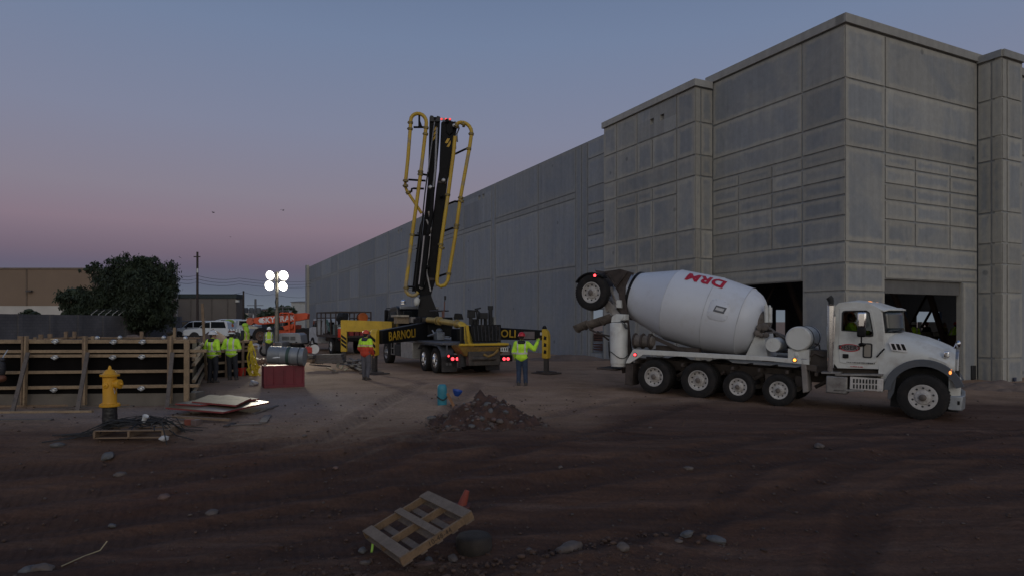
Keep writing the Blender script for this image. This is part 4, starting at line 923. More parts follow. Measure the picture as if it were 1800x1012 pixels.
        mb = MB(); a, b_ = cp(1490, 640.5, -1.04), cp(1520, 645.5, -1.04); mb.box(((a.x+b_.x)/2, -1.045, (a.z+b_.z)/2), (b_.x-a.x, .012, a.z-b_.z)); mb.build('sill_plate', WHITE, t, smooth=0)
        rr_ = random.Random(5)
        for nm, u0, u1, v, m_, h_ in (('small_writing', 1489, 1511, 635.7, BLACK, .022), ('small_writing', 1512, 1537, 636.7, BLACK, .030), ('small_writing', 1496, 1516, 643, REDP, .026)):
            mb = MB(); a, b_ = cp(u0, v, -1.05), cp(u1, v, -1.05); x = a.x
            while x < b_.x: w_ = rr_.uniform(.012, .024); mb.box((x, -1.0525, a.z), (w_, .004, h_)); x += w_+rr_.choice((.008, .008, .02))
            mb.build(nm, m_, d_, smooth=0)
    # windscreen, lying on the bowed front
    def patch(name, m, i0, i1, f0, f1, y0, y1, off, ny=14, nz_=5, par=None):
        vs = []; fs = []
        for j in range(ny+1):
            y = y0+(y1-y0)*j/ny; P = sl_(y); a, b_ = P[i0], P[i1]
            for k in range(nz_+1):
                f = f0+(f1-f0)*k/nz_; p = a.lerp(b_, f); nrm = Vector((1, y*.8, .2)).normalized(); vs.append(p+nrm*off)
        w = nz_+1; fs = [(j*w+k, j*w+k+1, (j+1)*w+k+1, (j+1)*w+k) for j in range(ny) for k in range(nz_)]
        mb = MB(); mb.add(vs, fs); o = mb.build(name, m, par or cab); s2 = o.modifiers.new('solid', 'SOLIDIFY'); s2.thickness = .012; return o
    patch('windscreen_rubber', BLACKM, 6, 7, .03, .99, -.985, .985, .012); patch('windscreen', M('screen_glass', (.02, .028, .032), .05, bump=0, spec=.7), 6, 7, .09, .95, -.94, .94, .022)
    mb = MB(); P = [sl_(y) for y in ys]; vs = []
    for p in P: q = p[6]; vs += [q+Vector((-.02, 0, .035)), q+Vector((.08, 0, .0)), q+Vector((.08, 0, -.03)), q+Vector((-.02, 0, .0))]
    mb.add(vs, [(i*4+j, i*4+(j+1) % 4, i*4+4+(j+1) % 4, i*4+4+j) for i in range(len(P)-1) for j in range(4)]+[(0, 1, 2, 3), (40, 43, 42, 41)]); mb.build('sun_visor', WHITE, cab)
    for y0_, s_ in ((-.75, -.3), (.05, .5)): mb = MB(); p = sl_(y0_)[7]+Vector((.04, 0, .02)); q = sl_(s_)[7].lerp(sl_(s_)[6], .12)+Vector((.05, 0, 0)); mb.tube([p, q], .012, 5); mb.build('wiper', BLACKM, cab)
    for u, v, y, r, m_ in ((1527, 531, -.3, .10, AMBERGLOW), (1541, 532.5, -.1, .055, glow('amber_dim', (1, .42, .2), .8))):
        p = cp(u, v, y); mb = MB(); mb.box(p+Vector((0, 0, -.07)), (r*3.2, r*2.2, .04)); mb.build('beacon_base', BLACK, cab, bevel=.01)
        mb = MB(); mb.ell(p+Vector((0, 0, -.03)), (r*1.5, r, .06), 12); mb.build('amber_beacon', m_, cab)
    # cab floor, seat
    mb = MB(); a = cp(1480, 640, 0); mb.box((a.x+.6, 0, a.z+.06), (1.3, 1.95, .06)); mb.build('cab_floor', BLACK, cab)
    sx = cp(1484, 600, -.5)
    mb = MB(); mb.box((sx.x+.25, -.55, sx.z-.15), (.5, .5, .14)); mb.beam((sx.x-.02, -.55, sx.z-.1), (sx.x-.12, -.55, sx.z+.55), .12, .5, up=(0, 1, 0)); mb.build('seat', BLACKM, cab, bevel=.04)
    t['seat_at'] = (sx.x+.2, -.55, sx.z-.05)
    # exhaust stack
    mb = MB(); p0, p1 = sp(1459.5, 652, -1.1), sp(1460.8, 537, -1.1); q = p0.lerp(p1, .45); mb.tube([p0, q], .085, 20); mb.tube([q, p1], .10, 20); mb.lathe([(.10, 0), (.105, .01), (.105, .03), (.08, .035)], p1, (0, 0, 1), 20); mb.build('exhaust_stack', CHROME, t)
    mb = MB(); mb.tube([p1, p1+Vector((0, 0, .10)), p1+Vector((-.02, 0, .18)), p1+Vector((-.06, 0, .23))], [.065, .07, .085, .08], 16); mb.build('exhaust_tip', BLACKM, t)
    mb = MB(); mb.beam(sp(1468, 556, -1.14), sp(1466, 600, -1.14), .03, .05); mb.build('heat_shield_bar', CHROME, t)
    mb = MB(); mb.beam(sp(1470, 552, -1.0), sp(1462, 556, -1.05), .04, .04); mb.build('stack_bracket', BLACK, t)
    # mirror
    mb = MB(); a, b_ = cp(1507.5, 548, -1.3), cp(1522, 592, -1.3); cx_ = (a.x+b_.x)/2
    def mbox(z0, z1, m_, nm, w=1.0):
        mb = MB(); mb.box((cx_, -1.30, (z0+z1)/2), ((b_.x-a.x)*w, .16, abs(z1-z0))); return mb.build(nm, m_, t, bevel=.045, seg=4)
    H_ = a.z-b_.z
    mbox(a.z, a.z-H_*.62, CHROME, 'mirror'); mbox(a.z-H_*.6, b_.z, BLACK, 'mirror', .95)
    mb = MB(); mb.tube([(cx_+.05, -1.03, a.z+.03), (cx_, -1.27, a.z+.03), (cx_, -1.27, b_.z-.12), (cx_, -1.08, b_.z-.2)], .018, 8); mb.build('mirror_arm', BLACK, t)
    mb = MB(); mb.ell((cx_, -1.07, b_.z-.2), (.09, .05, .05), 10); mb.build('mirror_foot', BLACK, t)
    mb = MB(); mb.tube([sp(1541, 627, -1.1), sp(1548, 619, -1.12), sp(1555, 612, -1.1)], .02, 6); mb.build('grab_handle', BLACK, t)
    # ---------------- hood
    hx = lambda u, v, y=-1.0: sp(u, v, y)
    ptop = [(1552, 584, -.25), (1575, 582.5, -.25), (1604, 588, -.25), (1632, 595, -.25), (1654, 603, -.25), (1670, 610, -.25), (1680, 616, -.25)]
    archc = Vector((pf.x, 0, FXR+.06)); rA = (sp(1622, 632, -1.2).z-archc.z)
    secs = []
    for i, (u, v, y) in enumerate(ptop):
        p = sp(u, v, y); f = i/(len(ptop)-1); wt = .70-.16*f; ws = 1.03-.06*sm((f-.75)*4); zt = p.z
        dx = p.x-archc.x; zb = archc.z+sqrt(max(0, rA**2-dx*dx)) if abs(dx) < rA else .62
        zb = max(zb, .60); zs = zt-.30-.02*f
        zs = max(zs, zb+.05)
        half = [(-ws*.985, zb), (-ws, zb+(zs-zb)*.5), (-ws*.97, zs), (-(ws+wt)*.49, zs+(zt-zs)*.62), (-wt, zt-.05), (-wt*.5, zt+.02), (0, zt+.045)]
        secs.append([Vector((p.x, y_, z_)) for y_, z_ in half+[(-a_, b2) for a_, b2 in reversed(half[:-1])]])
    mb = MB(); vs = [p for s_ in secs for p in s_]; n = len(secs[0])
    # resample along x finely so the arch is round
    X0, X1 = secs[0][0].x, secs[-1][0].x; fine = []
    def zt_at(x):
        for a_, b_ in zip(secs, secs[1:]):
            if a_[0].x <= x <= b_[0].x+1e-6: f = (x-a_[0].x)/(b_[0].x-a_[0].x); return a_, b_, f
        return secs[-2], secs[-1], 1
    NX = 44
    for k in range(NX+1):
        x = X0+(X1-X0)*k/NX; a_, b_, f = zt_at(x); s_ = [p.lerp(q, f) for p, q in zip(a_, b_)]
        dx = x-archc.x; zb = archc.z+sqrt(max(0, rA**2-dx*dx)) if abs(dx) < rA else 0
        zlow = .60 if dx < 0 else .64
        zb = max(zb, zlow) if abs(dx) < rA else zlow
        for i_, s2 in ((0, 1), (n-1, -1)):
            s_[i_].z = zb; j = i_+s2; s_[j].z = max(zb+.03, (zb+s_[i_+2*s2].z)/2); s_[i_+2*s2].z = max(s_[i_+2*s2].z, zb+.06); s_[i_+3*s2].z = max(s_[i_+3*s2].z, s_[i_+2*s2].z+.02)
        # soft swell of the wing over the wheel
        sw = math.exp(-(dx/.75)**2)*.07
        for i_ in (0, 1, n-1, n-2): s_[i_].y *= 1+sw
        for i_ in (2, n-3): s_[i_].y *= 1+sw*.4
        fine.append(s_)
    vs = [p for s_ in fine for p in s_]
    fs = [(i*n+j, i*n+j+1, (i+1)*n+j+1, (i+1)*n+j) for i in range(NX) for j in range(n-1)]
    fs += [tuple(range(NX*n, NX*n+n)), tuple(reversed(range(n)))]
    mb.add(vs, fs); hood = mb.build('hood', WHITE, t, smooth=50)
    # dark wheel-arch flares
    for s in (-1, 1):
        mb = MB(); K = 26; pts = []
        A0, A1 = R(176), R(18)
        for k in range(K+1):
            a = A0+(A1-A0)*k/K; c_, s2 = cos(a), sin(a)
            for r_, y_ in ((rA+.015, 1.09), (rA+.0, 1.17), (rA-.16, 1.17), (rA-.17, .85)):
                pts.append((archc.x+c_*r_, s*y_, archc.z+s2*r_))
        mb.add(pts, [(k*4+j, k*4+(j+1) % 4, k*4+4+(j+1) % 4, k*4+4+j) for k in range(K) for j in range(4)]+[(0, 1, 2, 3), (K*4+3, K*4+2, K*4+1, K*4)]); mb.build('wheel_arch', GREYF, t, smooth=40)
        mb = MB(); mb.prism([(p.x, s*1.0, p.z) for p in (sp(1563, 660), sp(1575, 660), sp(1571, 690), sp(1563, 703), sp(1559, 700))], (0, s*.12, 0)); mb.build('splash_guard', GREYF, t, bevel=.01)
        mb = MB(); mb.box((archc.x, s*.62, archc.z+.1), (rA*1.7, .05, rA*1.2)); mb.build('inner_arch', BLACKM, t)
    # vents, headlight, turn signal, grille, bumper
    a, b_ = sp(1562, 602, -1.05), sp(1594, 617, -1.05); mb = MB(); ysd = -1.085
    w_ = b_.x-a.x; z1, z0 = sp(1562, 601, ysd).z, sp(1562, 615, ysd).z
    mb.prism([(a.x, ysd, z1), (a.x+w_*.85, ysd, z1-.02), (b_.x+.02, ysd, z0-.04), (a.x+.07, ysd, z0)], (0, .10, 0)); vt = mb.build('hood_vent', M('vent_bright', (.70, .70, .71), .3, .3, bump=0), hood, bevel=.006)
    for k in range(3):
        mb = MB(); x_ = a.x+.05+w_*.27*k; mb.prism([(x_, ysd-.003, z1-.025), (x_+.075, ysd-.003, z1-.03), (x_+.135, ysd-.003, z0+.02), (x_+.06, ysd-.003, z0+.025)], (0, -.004, 0)); mb.build('vent_slot', BLACK, vt, smooth=0)
    xg = X1
    for s in (-1, 1):
        p = sp(1663.5, 622.5, -1.02); mb = MB(); mb.box((p.x, s*1.0, p.z), (.12, .10, .16)); h2 = mb.build('headlight', CHROME, t, bevel=.03, seg=3)
        mb = MB(); mb.ell((p.x+.03, s*1.045, p.z-.01), (.03, .02, .05), 10); mb.build('lens', M('lamp_lens', (.8, .78, .7), .1, bump=0), h2)
        p = sp(1670.5, 654, -1.1); mb = MB(); mb.ell((p.x, s*1.13, p.z), (.055, .05, .085), 12); mb.build('turn_signal', M('amber_soft', (1, .42, .14), .3, bump=0, var=.02, emit=(1, .30, .06), estr=1.6), t)
        mb = MB(); mb.prism([(X1-.12, s*.98, .62), (X1+.14, s*.86, .60), (X1+.14, s*.86, .95), (X1+.02, s*.95, 1.2), (X1-.12, s*.99, 1.2)], (0, -s*.2, 0)); mb.build('wing_nose', WHITE, t, bevel=.03, seg=3)
    zg1 = sp(1684, 616, -.3).z
    mb = MB(); gy = .60
    prof_g = [(-gy, .66), (-gy-.02, 1.0), (-gy+.04, zg1-.2), (-gy+.2, zg1-.02), (0, zg1+.03), (gy-.2, zg1-.02), (gy-.04, zg1-.2), (gy+.02, 1.0), (gy, .66)]
    mb.prism([(X1-.05, y_, z_) for y_, z_ in prof_g], (.13, 0, 0)); gr = mb.build('grille', DULLM, t, bevel=.03, seg=3)
    mb = MB(); mb.prism([(X1+.081, y_*.84, .66+(z_-.66)*.93+.03) for y_, z_ in prof_g], (.006, 0, 0)); mb.build('grille_mesh', BLACK, gr, smooth=0)
    for k in range(7): mb = MB(); z_ = .78+.095*k; mb.box((X1+.095, 0, z_), (.03, 1.0-.03*k, .022)); mb.build('grille_bar', CHROME, gr)
    for s in (-1, 1): mb = MB(); p = sp(1681, 605, -.75 if s < 0 else .75); mb.tube([(p.x-.05, p.y, p.z-.1), (p.x+.02, p.y, p.z+.08)], .018, 6); mb.ell((p.x+.04, p.y, p.z+.02), (.06, .10, .09), 10); mb.build('hood_mirror', CHROME, t)
    b0 = sp(1681, 668, -1.15); b1 = sp(1691, 698, -1.15); mb = MB(); pts = [(X1-.02, -1.18), (X1+.18, -1.12), (X1+.24, -.6), (X1+.24, .6), (X1+.18, 1.12), (X1-.02, 1.18)]
    zt_, zb_ = .66, .31
    mb.prism([(x_, y_, zb_) for x_, y_ in pts]+[(x_-.1, y_*.98, zb_) for x_, y_ in reversed(pts)], (0, 0, zt_-zb_)); bm_ = mb.build('bumper', M('bumper_grey', (.30, .32, .34), .35, .4, dirt=.3), t, bevel=.02)
    mb = MB(); mb.box((X1+.10, -1.150, .50), (.05, .01, .09)); mb.build('tow_slot', BLACK, bm_)
    # steps, tanks below the cab
    mb = MB(); a, b_ = sp(1452, 659), sp(1489, 693); mb.box(((a.x+b_.x)/2, -.98, (a.z+b_.z)/2), (b_.x-a.x, .5, a.z-b_.z)); mb.build('step_tank', M('step_grey', (.26, .25, .24), .45, .6, dirt=.5), t, bevel=.04, seg=3)
    mb = MB(); a, b_ = sp(1494, 661), sp(1552, 688); mb.box(((a.x+b_.x)/2, -.96, (a.z+b_.z)/2), (b_.x-a.x, .5, a.z-b_.z)); bb = mb.build('battery_box', M('box_offwhite', (.50, .47, .44), .5, dirt=.3), t, bevel=.015)
    for r_ in range(2):
        for k in range(8):
            mb = MB(); p = sp(1501+5.6*k, 668.5+9.5*r_+.25*k, -1.213); mb.box(p, (.035, .012, .105)); mb.build('box_slot', BLACK, bb, smooth=0)
    for u0, u1, v in ((1446, 1480, 653.5), (1470, 1553, 657), (1467, 1520, 684)):
        mb = MB(); a, b_ = sp(u0, v, -1.0), sp(u1, v+.6, -1.0); mb.beam((a.x, -1.0, a.z), (b_.x, -1.0, b_.z), .46, .055); mb.build('step', M('step_grey', (.3, .3, .3)), t, bevel=.008)
    mb = MB(); a = sp(1500, 650, -.5); mb.box((a.x, 0, a.z-.02), (2.2, 1.6, .16)); mb.build('cab_underside', FRAMEB, t)
    # engine block filling behind the wheel
    mb = MB(); mb.box((pf.x-.2, 0, .95), (1.6, .9, .6)); mb.build('engine', BLACKM, t)
    return t, T
MIX, TM = mixer()
# ================================================================== CONCRETE PUMP TRUCK
def pump():
    f = D1; l = -D2; T = Matrix(((f.x, l.x, 0, 0), (f.y, l.y, 0, 0), (0, 0, 1, 0), (0, 0, 0, 1))); T.translation = Vector((-2.39, 27.99, H0(-2.39, 27.99)))
    t = thing('pump_truck', 'black and yellow concrete pump truck with its folded boom standing upright', 'pump truck', mat=T)
    L = lambda u, v, y=1.22: tl(T, u, v, 'y', y)      # on the left flank
    B = lambda u, v, x=-2.4: tl(T, u, v, 'x', x)      # on the tail
    G = lambda u, v, Y: T.inverted() @ at(u, v, Y)
    # wheels
    for x in (-.70, .70):
        for s in (-1, 1): wheel(t, x, s*1.08, .52, .52, .28, s, rim=CHROME, dual=True, deep=.09, rimr=.56)
        mb = MB(); mb.tube([(x, -.9, .52), (x, .9, .52)], .1, 8); mb.build('axle', FRAMEB, t)
    for s in (-1, 1): wheel(t, 6.6, s*1.05, .55, .55, .36, s, rim=DULLM, deep=-.02)
    mb = MB()
    for y in (-.42, .42): mb.beam((-2.2, y, .95), (7.4, y, .95), .1, .28)
    for x in (-1.6, 0, 1.6, 3, 4.5, 6): mb.box((x, 0, .95), (.12, .85, .2))
    mb.build('frame', BLACK, t, bevel=.01)
    mb = MB(); mb.box((1.0, .0, 1.22), (5.2, 2.42, .10)); mb.build('deck', M('deck_grey', (.11, .115, .13), .5, dirt=.4), t, bevel=.015)
    # arched fenders over the tandem, mud flaps
    for s in (-1, 1):
        pts = [(-1.62, .62), (-1.42, .95), (-1.1, 1.12), (-.7, 1.15), (.7, 1.15), (1.1, 1.10), (1.38, .92)]
        mb = MB()
        for a, b in zip(pts, pts[1:]): mb.beam((a[0], s*.97, a[1]), (b[0], s*.97, b[1]), .56, .03, up=(0, 0, 1))
        mb.build('fender', GREYF, t)
        mb = MB(); mb.box((-1.66, s*.95, .42), (.03, .64, .62)); fl = mb.build('mud_flap', M('flap_black', (.035, .034, .036), .7, dirt=.4), t, bevel=.008)
        for k in range(2): mb = MB(); mb.box((-1.68, s*.98+.07-.14*k, .42), (.006, .10, .10)); mb.build('flap_mark', M('flap_mark', (.17, .17, .17), bump=0), fl, smooth=0)
    # silver toolbox, fuel tank and steps, battery box
    mb = MB(); a, b = L(704, 600), L(724, 625); mb.box(((a.x+b.x)/2, .92, .80), (abs(a.x-b.x)*.9+.2, .56, .74)); mb.build('toolbox', M('toolbox_silver', (.50, .49, .47), .4, .5, dirt=.25), t, bevel=.015)
    mb = MB(); mb.box((4.9, .88, .72), (1.0, .55, .55)); mb.build('fuel_tank', BLACKM, t, bevel=.06, seg=3)
    mb = MB()
    for z in (.5, .8, 1.08): mb.box((5.55, 1.02, z), (.5, .38, .04))
    for x in (5.32, 5.78): mb.beam((x, 1.18, .5), (x, 1.18, 1.15), .04, .04)
    mb.build('cab_steps', DULLM, t)
    # cab
    cb = [(4.95, 1.12), (4.95, 2.45), (5.1, 2.78), (5.5, 2.88), (6.3, 2.86), (6.75, 2.72), (7.1, 1.95), (7.6, 1.85), (7.75, 1.1)]
    mb = MB(); mb.prism([(x, -1.05, z) for x, z in cb], (0, 2.1, 0)); cab = mb.build('cab', BLACK, t, bevel=.07, seg=3)
    mb = MB(); mb.box((4.93, .0, 2.33), (.02, 1.65, .62)); mb.build('rear_window', GLASS, cab, bevel=.008)
    mb = MB(); mb.prism([(x, 1.045, z) for x, z in ((5.3, 2.05), (5.3, 2.6), (6.45, 2.6), (6.75, 2.05))], (0, .02, 0)); mb.build('side_window', GLASS, cab, bevel=.006)
    mb = MB(); mb.prism([(x, 1.05, z) for x, z in ((5.15, 1.25), (5.15, 2.72), (5.22, 2.72), (5.22, 1.25))], (0, .025, 0)); mb.prism([(x, 1.05, z) for x, z in ((6.55, 2.65), (6.62, 2.65), (6.92, 2.0), (6.85, 2.0))], (0, .025, 0)); mb.build('cab_trim', CHROME, cab)
    mb = MB(); mb.beam((4.9, -1.0, 2.80), (4.9, 1.02, 2.80), .1, .16); mb.build('roof_visor', M('visor_grey', (.26, .27, .29), .4, .4), cab, bevel=.03)
    p = L(709, 532.5, .5); mb = MB(); mb.ell(p+Vector((0, 0, .06)), (.14, .14, .13), 14); mb.lathe([(.16, 0), (.16, .05), (.12, .08)], p-Vector((0, 0, .06)), n=16); mb.build('roof_light', CHROME, cab)
    p = G(678.5, 542, 34.2); q = G(693, 541, 34.2); mb = MB(); mb.tube([q, p, p+Vector((0, 0, -.1))], .025, 6); mb.build('mirror_arm', BLACK, t)
    a, b = G(679.5, 544, 34.2), G(679.5, 566, 34.2); mb = MB(); mb.box((a+b)/2, (.14, .22, (a-b).z)); mb.build('mirror', BLACK, t, bevel=.04, seg=3)
    # crates carried behind the cab
    a, b = G(695, 553.5, 32), G(721, 568, 32); X = T.inverted().to_3x3()
    def fbox(u0, u1, v0, v1, Y, dep, name, m, bev=.01, par=None):
        """box square to the truck, sized on the picture at distance Y"""
        a, b = G(u0, v0, Y), G(u1, v1, Y); w = (a-b).y; mb = MB(); mb.box(((a.x+b.x)/2+dep/2, (a.y+b.y)/2, (a.z+b.z)/2), (dep, abs(w)*1.0, abs(a.z-b.z))); return mb.build(name, m, par or t, bevel=bev)
    fbox(696, 721, 554.5, 568, 31.6, .5, 'lumber_crate', wood_mat('crate_wood', (.27, .21, .145)))
    fbox(695, 721, 553, 556.5, 31.4, .9, 'crate_lid', M('crate_lid', (.33, .29, .23), .6, dirt=.2))
    g_ = fbox(721, 750, 556.5, 566.5, 31.5, .5, 'grating_box', M('grating', (.30, .285, .28), .5, .5, dirt=.2))
    for k in range(9):
        a = G(722.5+3.1*k, 557.5, 31.48); b = G(722.5+3.1*k, 565.5, 31.48); mb = MB(); mb.beam(a, b, .03, .03); mb.build('grating_bar', BLACKM, g_, smooth=0)
    # turret pedestal and base
    mb = MB(); mb.lathe([(.85, 0), (.85, .35), (.62, .45), (.60, 1.0)], (4.0, 0, 1.25), n=28); mb.build('turret', BLACK, t, bevel=.01)
    mb = MB(); pts = [G(u, v, 31.2) for u, v in ((733, 569), (737, 520), (757, 517), (766, 540), (770, 556), (782, 566), (760, 572))]; mb.prism(pts, (G(745, 540, 32.0)-G(745, 540, 31.2))); mb.build('boom_pedestal', BLACK, t, bevel=.03)
    mb = MB(); a = G(733, 530, 31.0); mb.rock(a, .17, 3, 1.3); mb.build('white_rag', M('rag_white', (.5, .5, .46), .9), t)
    # deck clutter: pump cell, hydraulic tanks, control stand
    def blk(u0, u1, v0, v1, Y, dep, name='hydraulic_unit', m=BLACK): return fbox(u0, u1, v0, v1, Y, dep, name, m, .03)
    blk(752, 800, 557, 566, 29.6, 1.1); blk(762, 792, 544.5, 547, 30, .8, 'control_shelf', M('shelf_dark', (.05, .05, .055)))
    mb = MB(); mb.beam(G(779, 566, 30), G(779, 546, 30), .1, .1); mb.tube([G(781, 545, 30), G(781.5, 530, 30)], .03, 8); mb.build('control_post', M('post_rust', (.16, .075, .06), .7), t)
    mb = MB(); a = G(782.5, 523, 30); mb.box(a, (.08, .08, .18)); mb.tube([a, G(781.5, 531, 30)], .02, 6); mb.build('joystick', BLACKM, t, bevel=.02)
    mb = MB(); mb.prism([G(u, v, 28.8) for u, v in ((797, 561), (799, 550), (806, 550), (812, 551), (815, 561))], G(806, 555, 29.6)-G(806, 555, 28.8)); mb.build('valve_bank', BLACK, t, bevel=.03)
    blk(748, 800, 566, 592, 30.2, 1.2, 'pump_housing'); blk(803, 822, 577, 604, 28.2, .8, 'valve_housing'); blk(736, 757, 556, 590, 31.0, .9, 'turret_housing')
    blk(780, 800, 598, 612, 28.4, .9, 'pump_cell', FRAMEB); mb = MB(); a = G(772, 590, 28.6); mb.box(a, (.5, .35, .35)); mb.ell(a+Vector((0, 0, .22)), (.15, .15, .12), 10); mb.build('pump_motor', M('motor_grey', (.2, .22, .25), .5, .4, dirt=.4), t, bevel=.03)
    for k, (u0, v0, u1, v1) in enumerate(((752, 590, 780, 588), (756, 588, 790, 592), (760, 580, 775, 596))): mb = MB(); a, b = G(u0, v0, 28.8), G(u1, v1, 28.4); mb.tube([a, a.lerp(b, .5)+Vector((0, 0, .1-.1*k)), b], .035, 7); mb.build('hydraulic_line', DULLM, t)
    # delivery line with its heavy elbow down to the hopper
    mb = MB(); mb.tube([G(752, 561.5, 28.6), G(770, 563, 28.2), G(812, 570, 27.0)], .125, 14)
    mb.build('delivery_pipe', M('pipe_worn_yellow', (.42, .30, .10), .4, .4, dirt=.3), t)
    mb = MB()
    for u, v, Y in ((769, 563, 28.2), (773, 563.6, 28.1), (803, 568.5, 27.3)): p = G(u, v, Y); d = (G(812, 570, 27)-G(752, 561.5, 28.6)).normalized(); mb = MB(); mb.lathe([(.13, -.05), (.18, -.04), (.18, .04), (.13, .05)], p, d, 16); mb.build('pipe_clamp', M('pipe_worn_yellow', (.4, .3, .1)), t)
    mb = MB(); mb.tube([G(810, 569.7, 27), G(815, 573, 26.6), G(818, 580, 26.4), G(829, 616, 26.2)], [.14, .15, .15, .17], 14); mb.build('delivery_elbow', YEL, t)
    # tail: hopper, grate, frame, lights, plate
    hp = [B(829, 571), B(880, 571), B(892, 602), B(888, 622), B(838, 622), B(826, 600)]
    mb = MB(); top = [B(829, 570, -2.5), B(881, 570, -2.5), B(881, 601, -2.75), B(832, 601, -2.75)]
    mb.prism(top, (.10, 0, 0)); hg = mb.build('hopper_grate', M('grate_black', (.009, .0085, .008), .7, spec=.2, dirt=.25), t, bevel=.02)
    for k in range(8):
        a = top[0].lerp(top[1], (k+.5)/8); b = top[3].lerp(top[2], (k+.5)/8); mb = MB(); mb.beam(a+Vector((-.02, 0, -.05)), b+Vector((-.02, 0, .05)), .03, .03); mb.build('grate_bar', BLACKM, hg, smooth=0)
    mb = MB(); vs = []
    rim_ = [(-.95, -.05), (.95, -.05), (1.0, .7), (-1.0, .7)]
    zt, zm, zb = B(860, 604).z, B(860, 620).z, B(860, 634).z
    for z, sx, sy, ox in ((zt, 1.0, 1.0, 0), (zt-.1, 1.0, .99, 0), (zm, .85, .8, .05), (B(860, 624).z, .7, .7, .1)):
        vs += [(-2.85+ox, sy*1.0, z), (-2.85+ox, -sy*1.05, z), (-2.0, -sy*1.05, z), (-2.0, sy*1.0, z)]
    mb.add(vs, [(i*4+j, i*4+(j+1) % 4, i*4+4+(j+1) % 4, i*4+4+j) for i in range(3) for j in range(4)]+[(12, 13, 14, 15)])
    mb.build('hopper', M('hopper_yellow', (.26, .145, .018), .6, dirt=.75, dcol=(.05, .04, .035)), t, bevel=.03)
    mb = MB(); mb.tube([(-2.86, 1.0, zt), (-2.86, -1.07, zt), (-1.95, -1.07, zt)], .05, 10); mb.build('hopper_rim', YEL, t)
    mb = MB(); mb.prism([B(u, v, -2.86) for u, v in ((832, 604), (892, 603), (893, 608), (834, 609))], (.04, 0, 0)); mb.build('splash_rubber', BLACKM, t)
    for u0, v0, u1, v1, m_ in ((820, 571, 823, 600, YEL), (823, 600, 834, 612, YEL), (812, 573, 812, 628, BLACK)): mb = MB(); mb.beam(B(u0, v0), B(u1, v1), .16, .12); mb.build('hopper_frame', m_, t, bevel=.01)
    mb = MB(); mb.box((-2.5, -.05, .68), (.8, 1.35, .55)); mb.tube([(-2.9, -.5, .68), (-2.9, .5, .68)], .09, 10); mb.rock((-2.75, .1, .78), .2, 8); mb.rock((-2.75, -.3, .72), .17, 9); mb.build('agitator_housing', M('greasy_steel', (.04, .035, .03), .6, dirt=.5), t, bevel=.05)
    mb = MB(); mb.tube([(-2.4, .72, .85), (-2.45, .7, .35)], .16, 12); mb.build('cleanout_pipe', BLACKM, t)
    mb = MB(); mb.tube([G(u, v, 25.4) for u, v in ((850, 622), (858, 626), (868, 622), (876, 614))], .05, 8); mb.build('hopper_hose', M('hose_yellow', (.25, .15, .03), .6, dirt=.4), t)
    mb = MB(); a, b = B(880, 610, -2.92), B(893, 617, -2.92); mb.box(((a+b)/2), (.02, abs(a.y-b.y), abs(a.z-b.z))); pl_ = mb.build('licence_plate', M('plate_white', (.62, .62, .58), .4, dirt=.15), t, bevel=.004)
    rr = random.Random(2); c_ = (a+b)/2
    for k in range(5): mb = MB(); mb.box((c_.x-.013, c_.y+.20-.10*k, c_.z+.01), (.004, .045, .10)); mb.build('plate_character', BLACK, pl_, smooth=0)
    for s, us in ((1, (795.5, 804)), (-1, (886, 893))):
        yb = (B(us[0], 630, -2.35).y+B(us[1], 630, -2.35).y)/2; zz = B(us[0], 630, -2.35).z
        mb = MB(); mb.box((-2.28, yb, zz+.02), (.10, .62, .26)); bx_ = mb.build('tail_light_bar', BLACK, t, bevel=.02)
        for u in us:
            p = B(u, 630, -2.34); mb = MB(); mb.lathe([(.065, 0), (.065, .02), (.05, .03), (0, .035)], p, (-1, 0, 0), 16); mb.build('tail_light', glow('tail_red', (1, .06, .08), 2.6), bx_)
        mb = MB(); mb.beam((-2.2, yb-.28, zz+.1), (-2.2, yb-.28, zz+.55), .05, .05); mb.beam((-2.2, yb+.28, zz+.1), (-2.2, yb+.28, zz+.55), .05, .05); mb.beam((-2.2, yb-.3, zz+.55), (-2.2, yb+.3, zz+.55), .06, .05); mb.build('light_frame', GREYF, t)
    for u, v, y in ((730.5, 595.5, 1.24), (788.5, 625, 1.24)):
        p = L(u, v, y); mb = MB(); mb.ell(p, (.05, .03, .04), 8); mb.build('marker_light', AMBERGLOW if u < 760 else REDGLOW, t)
    # rear upright gear: exhaust stack, valves, rails
    mb = MB(); p = B(862, 571, -1.8); q = B(862, 544, -1.8); mb.tube([p, q], .085, 12); mb.tube([q, B(862, 537, -1.8)], .11, 12); mb.build('exhaust_stack', BLACKM, t)
    for u0, u1, v0, v1, x in ((823, 834, 546, 558, -1.6), (842, 856, 549, 560, -1.9), (826, 829, 556, 570, -1.6), (831, 840, 560, 570, -1.5), (852, 855, 556, 571, -1.9), (866, 870, 556, 571, -1.8)):
        a, b = B(u0, v0, x), B(u1, v1, x); mb = MB(); mb.box((a+b)/2, (.25, abs(a.y-b.y), abs(a.z-b.z))); mb.build('control_valve', BLACKM if u0 != 866 else M('pale_post', (.2, .2, .19)), t, bevel=.02)
    for pts in (((840, 570), (838, 548), (835, 543), (845, 541)), ((846, 570), (846, 552), (838, 544)), ((822, 545), (836, 546))):
        mb = MB(); mb.tube([B(u, v, -1.7) for u, v in pts], .035, 7); mb.build('control_rail', BLACKM, t)
    # ---------------- outriggers
    def leg(p, top_u, name_parent, foot=True, w=.30, s0=.0, h=None):
        pass
    LT = M('letter_yellow', (.46, .28, .02), .5, bump=0)
    HAZ = BLACK
